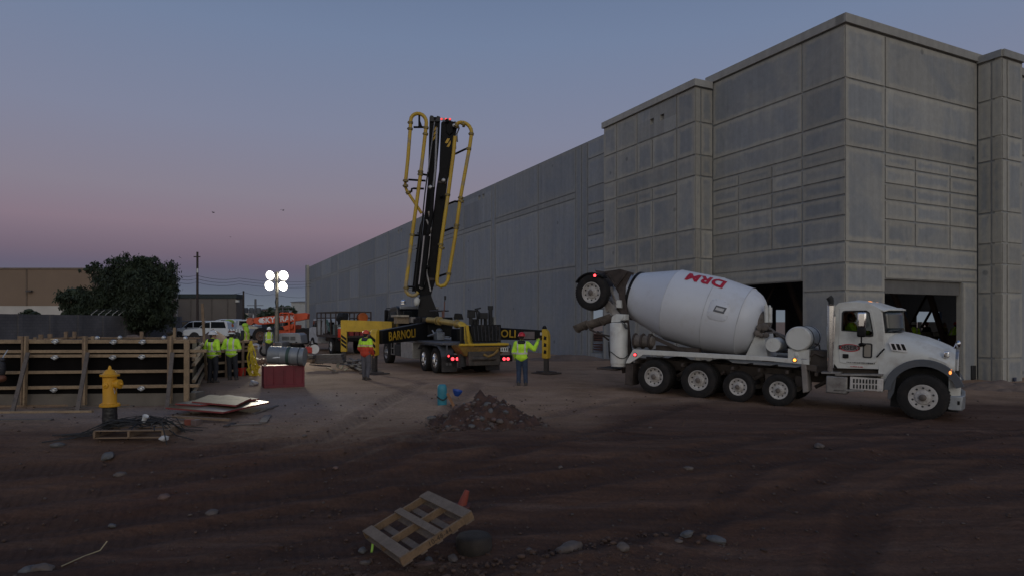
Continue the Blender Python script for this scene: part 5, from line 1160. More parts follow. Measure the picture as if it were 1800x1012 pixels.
    def outrigger(root, tip, w, h0, h1, m, legm, legtop, footz, pad=True, curve=False, hoff=0):
        """root, tip: ends of the beam in world space; a jack leg stands under its tip"""
        I = T.inverted(); a, b = I @ root, I @ tip; mb = MB(); mb.beam(a, b, w, h0, taper=(w*.8, h1)); ar = mb.build('outrigger_beam', m, t, bevel=.015)
        d = (b-a).normalized(); gz = (I @ Vector((tip.x, tip.y, H0(tip.x, tip.y)))).z
        c = b+d*.14; ztop = b.z+h1*.5+legtop
        mb = MB(); lw = .30
        zl = gz+footz
        if curve: mb.prism([c+Vector((0, 0, q))+d*e for e, q in ((-.14, ztop-c.z), (-.02, ztop-c.z), (.08, ztop-.08-c.z), (.13, ztop-.25-c.z), (.13, zl-c.z), (-.14, zl-c.z))], d.cross(Vector((0, 0, 1)))*.28)
        else: mb.box((c.x, c.y, (ztop+zl)/2), (.30, .30, ztop-zl), Matrix.Rotation(atan2(d.y, d.x), 3, 'Z'))
        lg = mb.build('outrigger_leg', legm, ar, bevel=.02)
        if curve: sv = d.cross(Vector((0, 0, 1)))*.14; c2 = c+sv
        else: c2 = c
        mb = MB(); mb.box((c2.x, c2.y, (zl+gz)/2+.03), (.17, .17, zl-gz), Matrix.Rotation(atan2(d.y, d.x), 3, 'Z')); mb.build('jack_ram', M('ram_dark', (.05, .045, .042), .5, .3, dirt=.3), ar)
        if pad: mb = MB(); mb.box((c2.x, c2.y, gz+.06), (.62, .62, .07)); mb.box((c2.x, c2.y, gz+.02), (.95, .8, .06), Matrix.Rotation(.4, 3, 'Z')); mb.build('jack_pad', RUST, ar, bevel=.01)
        return ar, a, b, d, c2, ztop, zl
    # rear left, black, lettered, swung back towards the camera
    ro, ti = at(750, 580.5, 30.2), at(667, 592, 26.4)
    ar, a, b, d, c2, zt_, zl_ = outrigger(ro, ti, .34, .80, .54, BLACK, YEL, .05, .75, curve=True)
    sd = d.cross(Vector((0, 0, 1))); camL = T.inverted() @ CAM; sd = sd if (camL-a).dot(sd) > 0 else -sd
    def letter(ar, a, b, f, body, size, off, dz=0, flip=False):
        p = a.lerp(b, f)+sd*(off+.028)+Vector((0, 0, dz)); xd = (b-a).normalized(); xd = -xd if flip else xd
        text_mesh('lettering', body, size, p, xd, xd.cross(-sd) if (xd.cross(-sd)).z > 0 else -xd.cross(-sd), LT, ar, .004, bold=.008)
    letter(ar, a, b, .62, 'BARNOLI', .52, .152, -.02, True)
    # hazard stripes on the leg
    def stripes(ar, c2, z0, z1, off=.155):
        for k in range(3):
            z = z0+(z1-z0)*k/3; n_ = (T.inverted().to_3x3() @ (CAM-(T @ c2))); n_.z = 0; n_.normalize(); s_ = n_.cross(Vector((0, 0, 1)))
            best = max((Vector((cos(q), sin(q), 0)) for q in [atan2(d.y, d.x)+k2*pi/2 for k2 in range(4)]), key=lambda q: q.dot(n_)); s_ = best.cross(Vector((0, 0, 1)))
            p = Vector((c2.x, c2.y, z))+best*off; mb = MB(); mb.add([p-s_*.13, p-s_*.13+Vector((0, 0, .13)), p+s_*.13+Vector((0, 0, .33)), p+s_*.13+Vector((0, 0, .20))], [(0, 1, 2, 3)]); mb.build('hazard_stripe', BLACK, ar, smooth=0)
    stripes(ar, c2, zl_+.05, zl_+.75)
    # front left, yellow, reaching out sideways
    ro, ti = at(750, 575, 33.4), at(610, 572, 33.0)
    ar, a, b, d, c2, zt_, zl_ = outrigger(ro, ti, .40, .50, .58, YEL, YEL, .0, .60)
    stripes(ar, c2, zl_+.15, zl_+.75)
    # rear right, black, lettered
    ro, ti = at(818, 583.5, 28.4), at(957, 588.5, 26.8)
    ar, a, b, d, c2, zt_, zl_ = outrigger(ro, ti, .34, .60, .40, BLACK, YEL, .05, .62, curve=True)
    sd = d.cross(Vector((0, 0, 1))); sd = sd if (camL-a).dot(sd) > 0 else -sd
    letter(ar, a, b, .42, 'BARNOLI', .44, .152, .0)
    mb = MB(); p = b+Vector((-.0, 0, .27)); mb.ell(p, (.1, .1, .13), 8); mb.build('beam_lug', BLACK, ar)
    mb = MB(); p = b-d*.02+sd*.16+Vector((0, 0, .06)); mb.box(p, (.2, .03, .12), Matrix.Rotation(atan2(d.y, d.x), 3, 'Z')); mb.build('warning_label', M('pale_label', (.5, .5, .5)), ar, smooth=0)
    mb = MB(); p = b-d*.62+sd*.16+Vector((0, 0, -.02)); mb.box(p, (.5, .02, .30), Matrix.Rotation(atan2(d.y, d.x), 3, 'Z')); mb.build('warning_label', M('label_dim', (.16, .13, .13)), ar, smooth=0)
    for k in range(3):
        n_ = sd; z = zl_+.2+.28*k; mb = MB(); p = Vector((c2.x, c2.y, z))+n_*.152; s_ = d; mb.add([p-s_*.06, p+s_*.06, p+s_*.07+Vector((0, 0, .12)), p-s_*.03+Vector((0, 0, .16))], [(0, 1, 2, 3)]); mb.build('hazard_mark', BLACK, ar, smooth=0)
    # ---------------- the folded boom, upright
    YB = 31.4
    def bp(u, v, Y=YB): return G(u, v, Y)
    BK = M('boom_black', (.006, .006, .007), .5, spec=.12, dirt=.12, dcol=(.05, .05, .05))
    def plate(name, pts, Y0, Y1, m=BK, par=None, bev=.015):
        q = [bp(u, v, Y0) for u, v in pts]; mb = MB(); mb.prism(q, bp(760, 400, Y1)-bp(760, 400, Y0)); return mb.build(name, m, par or bm, bevel=bev)
    mb = MB(); mb.prism([bp(u, v) for u, v in ((775.5, 216), (778, 213), (798, 214), (803, 219), (797, 275), (787, 318), (784, 345), (775, 419), (766, 492), (757, 520), (737, 520), (744, 498), (755, 430), (759, 400), (767, 330), (772, 300))], bp(760, 400, YB+.7)-bp(760, 400, YB))
    bm = mb.build('boom', BK, t, bevel=.03)
    plate('boom_section', ((755, 206), (774, 206), (772, 250), (765, 330), (757, 400), (748, 470), (742, 518), (729, 518), (735, 470), (744, 400), (752, 320)), YB+.75, YB+1.25)
    plate('boom_section', ((737, 400), (746, 372), (739, 440), (731, 512), (724, 512)), YB+1.3, YB+1.6)
    plate('boom_head', ((784, 214), (787, 212), (797, 214), (796, 232), (790, 238), (785, 232)), YB-.10, YB-.01)
    plate('boom_end', ((755, 206), (757, 203), (762, 204), (763, 212), (766, 212), (768, 204), (773, 205), (774, 214), (756, 214)), YB+.65, YB+.74, M('boom_lug', (.03, .03, .032)))
    HY = M('hazard_yellow', (.55, .33, .02), .5, bump=0)
    for k in range(2): plate('hazard_stripe', ((782+k*4, 252-k*4), (786+k*5, 244-k*1), (791+k*1.5, 244+k*4), (787+k*4, 252)) if k == 0 else ((785, 258), (792, 247), (792, 253), (789, 259)), YB-.012, YB-.002, HY, bev=0)
    for k in range(3): plate('hazard_stripe', ((761.5-k*1, 229+k*8), (767-k*.8, 222+k*8), (767-k*.8, 227+k*8), (761-k*1, 234+k*8)), YB+.735, YB+.745, HY, bev=0)
    # hydraulic cylinders, bright rods and hoses between the sections
    for pts, Y, r, m_, nm in ((((768, 225), (765, 300), (757, 372)), YB-.1, .05, M('hose_pale', (.22, .22, .24), .5), 'hydraulic_line'), (((752, 303), (747, 340), (739, 420), (729, 505)), YB+.6, .035, BLACKM, 'hydraulic_line'),
                             (((754, 372), (757, 385), (756, 410)), YB-.12, .06, M('rod_tan', (.30, .26, .23), .4, .5), 'cylinder_rod'), (((746, 415), (742, 455), (737, 500)), YB-.14, .055, M('rod_pale', (.34, .32, .33), .4, .5), 'hydraulic_line'),
                             (((756, 412), (753, 450), (748, 470), (745, 500)), YB-.16, .05, M('rod_pale', (.3, .3, .3)), 'hydraulic_line'), (((752, 415), (747, 460), (741, 505)), YB-.2, .13, BK, 'boom_cylinder'),
                             (((761, 330), (758, 380), (753, 412)), YB-.16, .10, BK, 'boom_cylinder'), (((757, 512), (750, 480), (752, 440)), YB-.05, .04, DULLM, 'hydraulic_line'), (((764, 215), (758, 260), (752, 305)), YB+.62, .03, M('hose_pale', (.3, .3, .3)), 'hydraulic_line')):
        mb = MB(); mb.tube([bp(u, v, Y) for u, v in pts], r, 10); mb.build(nm, m_, bm)
    plate('cross_brace', ((748, 386), (751, 386), (759, 402), (757, 407)), YB-.22, YB-.12, M('brace_grey', (.23, .22, .21), .5, .4))
    plate('grease_plate', ((769, 318), (786, 320), (785, 324), (770, 322)), YB-.04, YB-.01, FRAMEB); plate('pin_boss', ((749, 488), (764, 489), (764, 493), (750, 493)), YB-.03, YB-.01, FRAMEB)
    for k, (u, v) in enumerate(((786, 214), (799, 222), (797, 265), (780, 318), (752, 470), (741, 505), (776, 345), (757, 330))): mb = MB(); p = bp(u, v, YB-.08); mb.lathe([(.09, 0), (.09, .14), (.05, .16)], p, T.inverted().to_3x3() @ Vector((0, -1, 0)), 12); mb.build('boom_pin', DULLM if k % 2 else BK, bm)
    for pts in (((799, 214), (805, 219), (807, 226), (803, 236), (804, 250)), ((803, 220), (800, 240), (801, 262)), ((760, 350), (757, 362), (759, 372)), ((745, 480), (741, 490), (743, 503))): mb = MB(); mb.tube([bp(u, v, YB+.05) for u, v in pts], .035, 7); mb.build('hydraulic_line', M('hose_grey2', (.14, .14, .15), .5), bm)
    # concrete delivery line: long yellow pipes and bends
    PY = bpy.data.materials.new('delivery_yellow'); PY.use_nodes = True
    def pipe_mat():
        m = PY; nt = m.node_tree; b = nt.nodes['Principled BSDF']; Lk = nt.links.new; b.inputs['Roughness'].default_value = .45
        tcn = N(nt, 'ShaderNodeTexCoord'); n = N(nt, 'ShaderNodeTexNoise'); n.inputs['Scale'].default_value = .9; n.inputs['Detail'].default_value = 5; Lk(tcn.outputs['Object'], n.inputs['Vector'])
        r = ramp(nt, [(.35, (.44, .27, .02)), (.55, (.50, .33, .025)), (.62, (.33, .25, .12)), (.75, (.22, .19, .14))]); Lk(n.outputs[0], r.inputs[0]); Lk(r.outputs[0], b.inputs['Base Color'])
    pipe_mat(); PR = .088
    def arc(u0, v0, u1, v1, up, k=9):
        o = []
        for i in range(k+1): a = pi*i/k; cx_, cy = (u0+u1)/2, (v0+v1)/2; r_ = (u1-u0)/2; o.append((cx_-r_*cos(a), v0+(v1-v0)*i/k-up*sin(a)))
        return o
    runs = [[*reversed([(722, 214), (717, 280), (713, 318)])]+arc(722, 212, 749.5, 216, 14)+[(748, 232), (739.5, 305), (724, 417), (713, 505), (713.5, 511), (718, 517), (725, 519.5), (731, 518), (735, 513)],
            [(713, 318), (712, 327), (715, 335), (720, 343), (741, 375)],
            arc(802, 222, 829, 234, 12, 8)+[(826, 256), (809, 350), (800, 417), (789, 482), (787, 494), (782, 501), (775, 503), (769, 500), (768, 492), (770, 475), (776, 423), (788, 341), (797, 272), (800, 240)]]
    for i, r_ in enumerate(runs):
        Y = (YB-.25, YB-.05, YB-.3)[i]; mb = MB(); mb.tube([bp(u, v, Y) for u, v in r_], PR if i != 1 else .07, 12); mb.build('delivery_line', PY, bm)
    for u, v, dx, dy, Y in ((721.5, 216, -.06, 1, YB-.25), (721, 227, -.1, 1, YB-.25), (749, 225, -.1, 1, YB-.25), (748, 236, -.1, 1, YB-.25), (713.3, 318, -.1, 1, YB-.25), (713, 327, .1, 1, YB-.25), (718, 339, .5, 1, YB-.05), (739, 307, -.13, 1, YB-.25), (739.5, 302, -.13, 1, YB-.25), (725, 413, -.13, 1, YB-.25), (714, 506, -.13, 1, YB-.25),
                            (828.5, 236, -.1, 1, YB-.3), (824, 262, -.15, 1, YB-.3), (810, 348, -.15, 1, YB-.3), (811, 354, -.15, 1, YB-.3), (802, 401, -.15, 1, YB-.3), (803, 396, -.15, 1, YB-.3), (789, 481, -.13, 1, YB-.3), (787, 343, -.15, 1, YB-.3), (775, 430, -.15, 1, YB-.3), (777, 436, -.15, 1, YB-.3), (803, 222, 1, -.3, YB-.3), (815, 219.5, 1, .1, YB-.3)):
        p = bp(u, v, Y); q = bp(u+dx*10, v+dy*10, Y); mb = MB(); mb.lathe([(.09, -.06), (.125, -.05), (.125, .05), (.09, .06)], p, q-p, 14); mb.ell(p+Vector((0, .1, 0)), (.05, .06, .04), 6); mb.build('pipe_coupling', M('coupling', (.20, .15, .05), .5, .3, dirt=.4), bm)
    for pts in (((727, 224), (750, 224)), ((737, 224), (737, 201)), ((737, 213), (741, 224)), ((718, 316), (748, 318)), ((723, 338), (724, 332), (727, 331.5), (745, 332)), ((800, 271), (819, 262)), ((781, 361), (800, 354), (806, 355)), ((776, 408), (795, 401), (800, 401)), ((764, 488), (788, 480)), ((727, 414), (738, 414)), ((716, 504), (730, 504)), ((816, 223), (816.5, 216)), ((735, 305), (750, 308))):
        mb = MB(); mb.tube([bp(u, v, YB-.22) for u, v in pts], .05, 7); mb.build('pipe_bracket', BK, bm)
    mb = MB(); a, b = bp(774.5, 210, YB), bp(793, 211, YB); mb.beam(a, b, .12, .1); bar = mb.build('light_bar', M('bar_pale', (.4, .3, .3), .4), bm)
    for u in (776, 784, 791): mb = MB(); mb.ell(bp(u, 209.8, YB-.06), (.05, .05, .045), 8); mb.build('warning_light', glow('boom_red', (1, .06, .06), 1.6), bar)
    for k, (u, v) in enumerate(((733, 410), (731, 437), (729, 462))): mb = MB(); mb.beam(bp(u, v), bp(u+5, v+.5), .06, .05); mb.build('hose_clip', BK, bm)
    return t
PUMP = pump()
# ================================================================== PEOPLE
SKIN = M('skin', (.30, .17, .115), .6, var=.08, bump=0)
def hivis(name, base, bands, verts, lower=None, zsplit=0, tape=(.62, .60, .55)):
    """jacket cloth: hi-vis base, reflective tape in level bands (z0, z1) and upright ones (|x| from, to, above z)"""
    m = bpy.data.materials.new(name); m.use_nodes = True; nt = m.node_tree; b = nt.nodes['Principled BSDF']; L = nt.links.new; b.inputs['Roughness'].default_value = .8
    tcn = N(nt, 'ShaderNodeTexCoord'); s = N(nt, 'ShaderNodeSeparateXYZ'); L(tcn.outputs['Object'], s.inputs[0])
    n = N(nt, 'ShaderNodeTexNoise'); n.inputs['Scale'].default_value = 7; n.inputs['Detail'].default_value = 5; L(tcn.outputs['Object'], n.inputs['Vector'])
    wob = N(nt, 'ShaderNodeMath', operation='MULTIPLY_ADD'); L(n.outputs[0], wob.inputs[0]); wob.inputs[1].default_value = .04; L(s.outputs['Z'], wob.inputs[2]); Z = wob.outputs[0]
    def mt(op, a, c):
        q = N(nt, 'ShaderNodeMath', operation=op)
        for i, e in enumerate((a, c)):
            if isinstance(e, (int, float)): q.inputs[i].default_value = e
            else: L(e, q.inputs[i])
        return q.outputs[0]
    fac = None
    ax = mt('ABSOLUTE', s.outputs['X'], 0)
    for a, c in bands:
        q = mt('MULTIPLY', mt('GREATER_THAN', Z, a+.02), mt('LESS_THAN', Z, c+.02)); fac = q if fac is None else mt('MAXIMUM', fac, q)
    for a, c, z in verts:
        q = mt('MULTIPLY', mt('MULTIPLY', mt('GREATER_THAN', ax, a), mt('LESS_THAN', ax, c)), mt('GREATER_THAN', Z, z)); fac = q if fac is None else mt('MAXIMUM', fac, q)
    r = ramp(nt, [(.3, tuple(q*.8 for q in base)), (.7, tuple(min(1, q*1.1) for q in base))]); L(n.outputs[0], r.inputs[0]); col = r.outputs[0]
    if lower:
        x = N(nt, 'ShaderNodeMix', data_type='RGBA'); L(mt('LESS_THAN', Z, zsplit), x.inputs[0]); L(col, x.inputs[6]); x.inputs[7].default_value = (*lower, 1); col = x.outputs[2]
    if fac is not None:
        x = N(nt, 'ShaderNodeMix', data_type='RGBA'); L(fac, x.inputs[0]); L(col, x.inputs[6]); x.inputs[7].default_value = (*tape, 1); col = x.outputs[2]
    L(col, b.inputs['Base Color'])
    bp = N(nt, 'ShaderNodeBump'); bp.inputs['Strength'].default_value = .7; bp.inputs['Distance'].default_value = .04; n2 = N(nt, 'ShaderNodeTexNoise'); n2.inputs['Scale'].default_value = 9; n2.inputs['Detail'].default_value = 4; n2.inputs['Distortion'].default_value = 1; L(tcn.outputs['Object'], n2.inputs['Vector']); L(n2.outputs[0], bp.inputs['Height']); L(bp.outputs[0], b.inputs['Normal'])
    return m
LIME = (.54, .92, .05)
JEAN = M('jeans', (.028, .045, .085), .85, var=.25, scale=6, bump=.5, bscale=12); DKTR = M('dark_trousers', (.028, .030, .038), .85, var=.25, scale=6, bump=.5, bscale=12); GRTR = M('grey_trousers', (.095, .095, .11), .85, var=.2, scale=6, bump=.5, bscale=12)
BOOT = M('boot', (.06, .05, .042), .8, dirt=.4); HATW = M('hat_white', (.62, .63, .65), .3, bump=0); HATR = M('hat_red', (.50, .02, .03), .3, bump=0); HATO = M('hat_orange', (.62, .075, .03), .3, bump=0)
HAIR = M('hair', (.012, .010, .009), .7); GLOVE = M('glove', (.20, .16, .11), .8); LIMEG = M('lime_glove', (.28, .5, .05), .8)
ZSTAND = dict(hip=.93, knee=.50, ank=.10)
def remesh(o, v, smooth=4, f=.5):
    r = o.modifiers.new('remesh', 'REMESH'); r.mode = 'VOXEL'; r.voxel_size = v; r.use_smooth_shade = True
    s = o.modifiers.new('smooth', 'SMOOTH'); s.iterations = smooth; s.factor = f
def person(label, loc, yaw, jacket, trousers, hat, arms, legs=None, vest=None, head_turn=0, head_tilt=0, gloves=None, group=None, vox=.011, hood=None, seated=False, lean=0, scale=1.0, boots=True, hatname='hard_hat'):
    """faces its own -y; arms: ((elbow, wrist) right, (elbow, wrist) left); legs: ((knee, ankle) right, left)"""
    t = thing('person', label, 'person', loc, yaw, group); t.scale = (scale,)*3
    V = Vector; hipz = .5 if seated else .93
    lg = legs or ((V((-.11, -.03, .50)), V((-.12, .03, .09))), (V((.11, -.01, .50)), V((.12, .03, .09))))
    hips = [V((-.095, 0, hipz)), V((.095, 0, hipz))]; off = V((0, 0, hipz-.93)); ln = lambda z: V((0, -lean*(z-.95), 0))
    pel = V((0, 0, .97))+off; wst = V((0, .0, 1.10))+off+ln(1.1); che = V((0, 0, 1.30))+off+ln(1.3); nk = V((0, .01, 1.47))+off+ln(1.47); hd = V((0, -.015, 1.625))+off+ln(1.62)
    sh = [V((-.185, .0, 1.415))+off+ln(1.41), V((.185, .0, 1.415))+off+ln(1.41)]
    A = [(e+off+ln(1.2), w+off+ln(1.1)) for e, w in arms]
    RH = Matrix.Rotation(head_turn, 3, 'Z') @ Matrix.Rotation(head_tilt, 3, 'X')
    hp = lambda p: hd+RH @ V(p)
    # body: one surface
    mb = MB()
    mb.ell(hd+RH @ V((0, .012, .035)), (.077, .097, .098), 18, X=RH); mb.ell(hp((0, -.02, -.05)), (.056, .075, .075), 14, X=RH)
    mb.cap(hp((0, -.088, .005)), hp((0, -.106, -.025)), .010, .015, 8); mb.ell(hp((0, -.085, -.062)), (.026, .014, .008), 8, X=RH); mb.ell(hp((0, -.075, -.10)), (.022, .02, .018), 8, X=RH)
    for s in (-1, 1): mb.ell(hp((s*.079, .012, .0)), (.012, .02, .032), 8, X=RH); mb.ell(hp((s*.034, -.083, .028)), (.024, .012, .007), 8, X=RH)
    mb.cap(nk-V((0, 0, .06)), hd+V((0, .01, -.05)), .062, .056, 14)
    mb.cap(pel, wst, .135, .125); mb.cap(wst, che, .125, .145); mb.cap(che+V((-.08, 0, .04)), che+V((.08, 0, .04)), .12, .12)
    for i in (0, 1):
        e, w = A[i]; mb.cap(sh[i], e, .055, .042); mb.cap(e, w, .041, .029)
        d = (w-e).normalized(); side = d.cross(V((0, -1, .2))).normalized(); nrm = side.cross(d)
        palm = w+d*.055; X = Matrix((side, d, nrm)).transposed(); mb.ell(palm, (.042, .055, .018), 10, X=X)
        for k, (fx, fl) in enumerate(((-.030, .062), (-.010, .076), (.010, .070), (.030, .055))):
            b0 = w+d*.095+side*fx; b1 = b0+d*fl*.55-nrm*.012; b2 = b1+d*fl*.30-nrm*.03; mb.cap(b0-d*.02, b1, .0098, .009, 8); mb.cap(b1, b2, .009, .0078, 8)
        sg = 1 if i == 0 else -1; th0 = w+d*.035+side*sg*.035; th1 = th0+d*.035+side*sg*.03-nrm*.01; mb.cap(th0, th1, .013, .011, 8); mb.cap(th1, th1+d*.03-nrm*.012, .011, .009, 8)
        k, a = lg[i]; mb.cap(hips[i], k, .085, .058); mb.cap(k, a, .055, .036); mb.cap(a, a+V((0, -.13, -.05)), .036, .03)
    body = mb.build('body', SKIN, t); remesh(body, max(.0085, vox*.8), 2)
    # eyes, hair
    for s in (-1, 1): mb = MB(); mb.ell(hp((s*.033, -.082, .012)), (.013, .008, .008), 8, X=RH); mb.build('eye', M('eye', (.03, .02, .02), .2, bump=0), t)
    mb = MB(); mb.ell(hp((0, .028, .032)), (.086, .094, .095), 14, X=RH); mb.ell(hp((0, .06, -.03)), (.065, .05, .06), 12, X=RH); mb.build('hair', HAIR, t)
    # trousers
    mb = MB(); mb.cap(hips[0]+V((.03, 0, .05)), hips[1]+V((-.03, 0, .05)), .145, .145)
    for i in (0, 1): k, a = lg[i]; mb.cap(hips[i], k, .112, .085); mb.cap(k, k.lerp(a, .95), .083, .072); mb.ell(k.lerp(a, .93), (.08, .085, .05), 10)
    tr = mb.build('trousers', trousers, t); remesh(tr, vox, 3)
    if boots:
        for i in (0, 1):
            k, a = lg[i]; mb = MB(); mb.cap(a+V((0, .02, .03)), a+V((0, .02, -.035)), .058, .055); mb.cap(a+V((0, .02, -.04)), a+V((0, -.14, -.055)), .05, .042); mb.box(a+V((0, -.055, -.075)), (.095, .285, .03))
            bo = mb.build('boot', BOOT, t); remesh(bo, .012, 2)
    # jacket or vest over a shirt
    def torso(r=1.0):
        mb.cap(pel+V((-.045, 0, .0)), pel+V((.045, 0, .0)), .165*r, .165*r); mb.cap(wst+V((-.05, 0, 0)), wst+V((.05, 0, 0)), .158*r, .158*r); mb.cap(che+V((-.065, 0, 0)), che+V((.065, 0, 0)), .165*r, .165*r); mb.cap(pel, che, .165*r, .175*r)
        mb.cap(sh[0]+V((.05, 0, -.01)), sh[1]+V((-.05, 0, -.01)), .092*r, .092*r); mb.cap(nk-V((0, 0, .05)), nk+V((0, 0, .015)), .085*r, .075*r)
    def sleeves(r=1.0):
        for i in (0, 1): e, w = A[i]; mb.cap(sh[i], e, .092*r, .075*r); mb.cap(e, e.lerp(w, .93), .073*r, .060*r)
    mb = MB()
    if vest is None: torso(); sleeves()
    else: torso(.93); sleeves(.9)
    jk = mb.build('jacket' if vest is None else 'shirt', jacket, t); remesh(jk, vox, 2)
    if vest is not None:
        mb = MB(); torso(1.02); vs_ = mb.build('safety_vest', vest, t); remesh(vs_, vox, 2)
    if hood: mb = MB(); mb.cap(nk+V((-.05, .05, -.02)), nk+V((.05, .05, -.02)), .085, .085); h_ = mb.build('hood', hood, t); remesh(h_, vox, 2)
    if gloves:
        for i in (0, 1):
            e, w = A[i]; d = (w-e).normalized(); side = d.cross(V((0, -1, .2))).normalized(); nrm = side.cross(d); X = Matrix((side, d, nrm)).transposed(); mb = MB(); mb.cap(w-d*.02, w+d*.03, .036, .04); mb.ell(w+d*.06, (.052, .062, .028), 10, X=X)
            for fx, fl in ((-.033, .062), (-.011, .076), (.011, .070), (.033, .055)): b0 = w+d*.095+side*fx; mb.cap(b0-d*.02, b0+d*fl*.9-nrm*.015, .013, .011, 8)
            sg = 1 if i == 0 else -1; mb.cap(w+d*.035+side*sg*.04, w+d*.08+side*sg*.075, .016, .013, 8); g_ = mb.build('glove', gloves, t); remesh(g_, .009, 1)
    # hard hat
    if hat:
        mb = MB(); prof = [(.002, .128), (.05, .122), (.088, .098), (.112, .058), (.122, .012), (.124, .0), (.150, -.012), (.150, -.018), (.118, -.004), (.110, .01), (.05, .10), (.002, .115)]
        mb.lathe(prof, (0, 0, 0), n=28); mb.cap((0, .09, .085), (0, -.09, .085), .020, .020, 8); mb.cap((0, .0, .118), (0, -.05, .11), .018, .018, 8)
        mb.v = [(x*.98, y*1.1-.01*0+(-.025 if (x*x+y*y) > .019 and y < 0 else 0), z) for x, y, z in mb.v]
        for k in range(len(mb.v)): mb.v[k] = tuple(hp((mb.v[k][0], mb.v[k][1]+.008, mb.v[k][2]+.052)))
        mb.build(hatname, hat, t)
    return t
V = Vector
DOWN = ((V((-.265, .03, 1.13)), V((-.27, -.06, .87))), (V((.265, .03, 1.13)), V((.27, -.06, .87))))
POCK = ((V((-.30, .07, 1.14)), V((-.17, -.13, .98))), (V((.30, .07, 1.14)), V((.17, -.13, .98))))
FOLD = ((V((-.29, .03, 1.14)), V((-.05, -.22, 1.14))), (V((.29, .03, 1.14)), V((.05, -.24, 1.18))))
J1 = hivis('lime_jacket', LIME, [(1.06, 1.12)], [(.10, .15, 1.1)]); J2 = hivis('lime_jacket_low', LIME, [(1.06, 1.115), (.93, .965)], [(.07, .125, 1.1)]); J3 = hivis('orange_lime_jacket', LIME, [(1.22, 1.275)], [], (.50, .055, .025), 1.22, (.62, .5, .36))
VST = hivis('lime_vest', (.50, .74, .06), [(1.05, 1.11)], [(.11, .165, 1.0)]); VSO = hivis('lime_vest_orange', (.40, .6, .05), [(1.05, 1.10)], [(.09, .15, 1.0)], tape=(.6, .45, .3))
def stand(u, v): p = gat(u, v); return Vector((p.x, p.y, H(p.x, p.y)))
# the signalling worker: back turned, right arm raised (his right is at picture right when facing away)
person('worker in lime jacket, blue jeans and red hard hat raising one hand by the outrigger', stand(917, 677), pi-.12, J1, JEAN, HATR,
       ((V((-.42, -.02, 1.22)), V((-.52, -.16, 1.46))), (V((.27, .02, 1.13)), V((.22, -.16, .93)))), gloves=LIMEG, legs=((V((-.12, -.02, .50)), V((-.14, .03, .09))), (V((.10, -.03, .50)), V((.10, .04, .09)))), hood=HAIR, head_tilt=.05)
person('worker in orange jacket with lime shoulders and orange hard hat, grey trousers', stand(643, 667), pi-.45, J3, GRTR, HATO, ((V((-.26, .02, 1.13)), V((-.22, -.14, .93))), (V((.27, .03, 1.13)), V((.20, -.12, .93)))),
       legs=((V((-.10, -.04, .50)), V((-.10, .05, .09))), (V((.09, .0, .50)), V((.10, -.04, .09)))), head_tilt=.12, hood=M('blue_hood', (.03, .035, .06), .8))
person('worker in lime jacket and white hard hat with stickers, nearest the form corner', stand(374, 672), pi-.35, J2, DKTR, HATW, POCK, head_turn=-.8, hood=HAIR)
person('worker in lime jacket and white hard hat with brown band, beside the caution tape', stand(407, 667), pi+.12, J2, DKTR, HATW, FOLD, head_turn=.2, head_tilt=.1,
       legs=((V((-.13, -.02, .50)), V((-.17, .03, .09))), (V((.08, -.02, .50)), V((.06, .03, .09)))))
hb = bpy.data.objects['person.003']
mb = MB(); mb.ell((0, -.02, 1.74), (.124, .138, .062), 18); mb.build('hat_band', M('brown_cap', (.17, .055, .03), .7), hb)
person('bearded worker facing the camera in lime vest, grey shirt and white hard hat', stand(473, 628)+Vector((0, 0, 0)), .25, M('grey_shirt', (.10, .11, .12), .8), DKTR, HATW, DOWN, vest=VST, vox=.014)
person('worker in lime and orange vest with black sleeves walking behind the caution tape', V(((431-900)/F*28, 28, .25)), -1.75, M('black_shirt', (.02, .02, .024), .8), DKTR, None, ((V((-.27, .03, 1.14)), V((-.22, -.18, .98))), (V((.27, .03, 1.14)), V((.22, -.16, .98)))), vest=VSO, vox=.014)
pp = bpy.data.objects['person.005']; mb = MB(); mb.ell((0, -.0, 1.70), (.122, .135, .10), 16); mb.cap((0, .04, 1.6), (0, .07, 1.48), .10, .11); mb.build('lime_hood', M('lime_cloth', (.36, .6, .05), .8), pp)
person('worker with a dark head and lime jacket low behind the wooden forms', Vector(((299-900)/F*27, 27, -.05)), 2.6, J2, DKTR, None, POCK, vox=.016)
pp = bpy.data.objects['person.006']; mb = MB(); mb.ell((0, .0, 1.69), (.13, .145, .115), 14); mb.build('dark_cap', HAIR, pp)
for nm, lab, u, Y, yaw, hat, arms in (('a', 'worker in lime jacket and white hard hat inside the building, framed by two steel braces', 1606, 34, 2.8, HATW, DOWN), ('b', 'dark clothed worker in red hard hat inside before the bright doorway', 1629, 40, 1.8, HATR, DOWN),
                                       ('c', 'worker in tan-lime vest inside the building just right of the right brace', 1660, 36, .6, None, POCK), ('d', 'worker in lime jacket bending over a bench beside the right jamb inside', 1672, 33, 1.3, HATR, ((V((-.22, -.2, 1.2)), V((-.15, -.45, 1.1))), (V((.22, -.2, 1.2)), V((.15, -.45, 1.1)))))):
    person(lab, Vector(((u-900)/F*Y, Y, .30 if nm != 'd' else .30)), yaw, J1 if nm in 'ad' else M('dark_jacket_b' if nm == 'b' else 'tan_vest', (.03, .03, .035) if nm == 'b' else (.38, .36, .12), .8), DKTR, hat, arms, vox=.018, lean=.35 if nm == 'd' else 0)
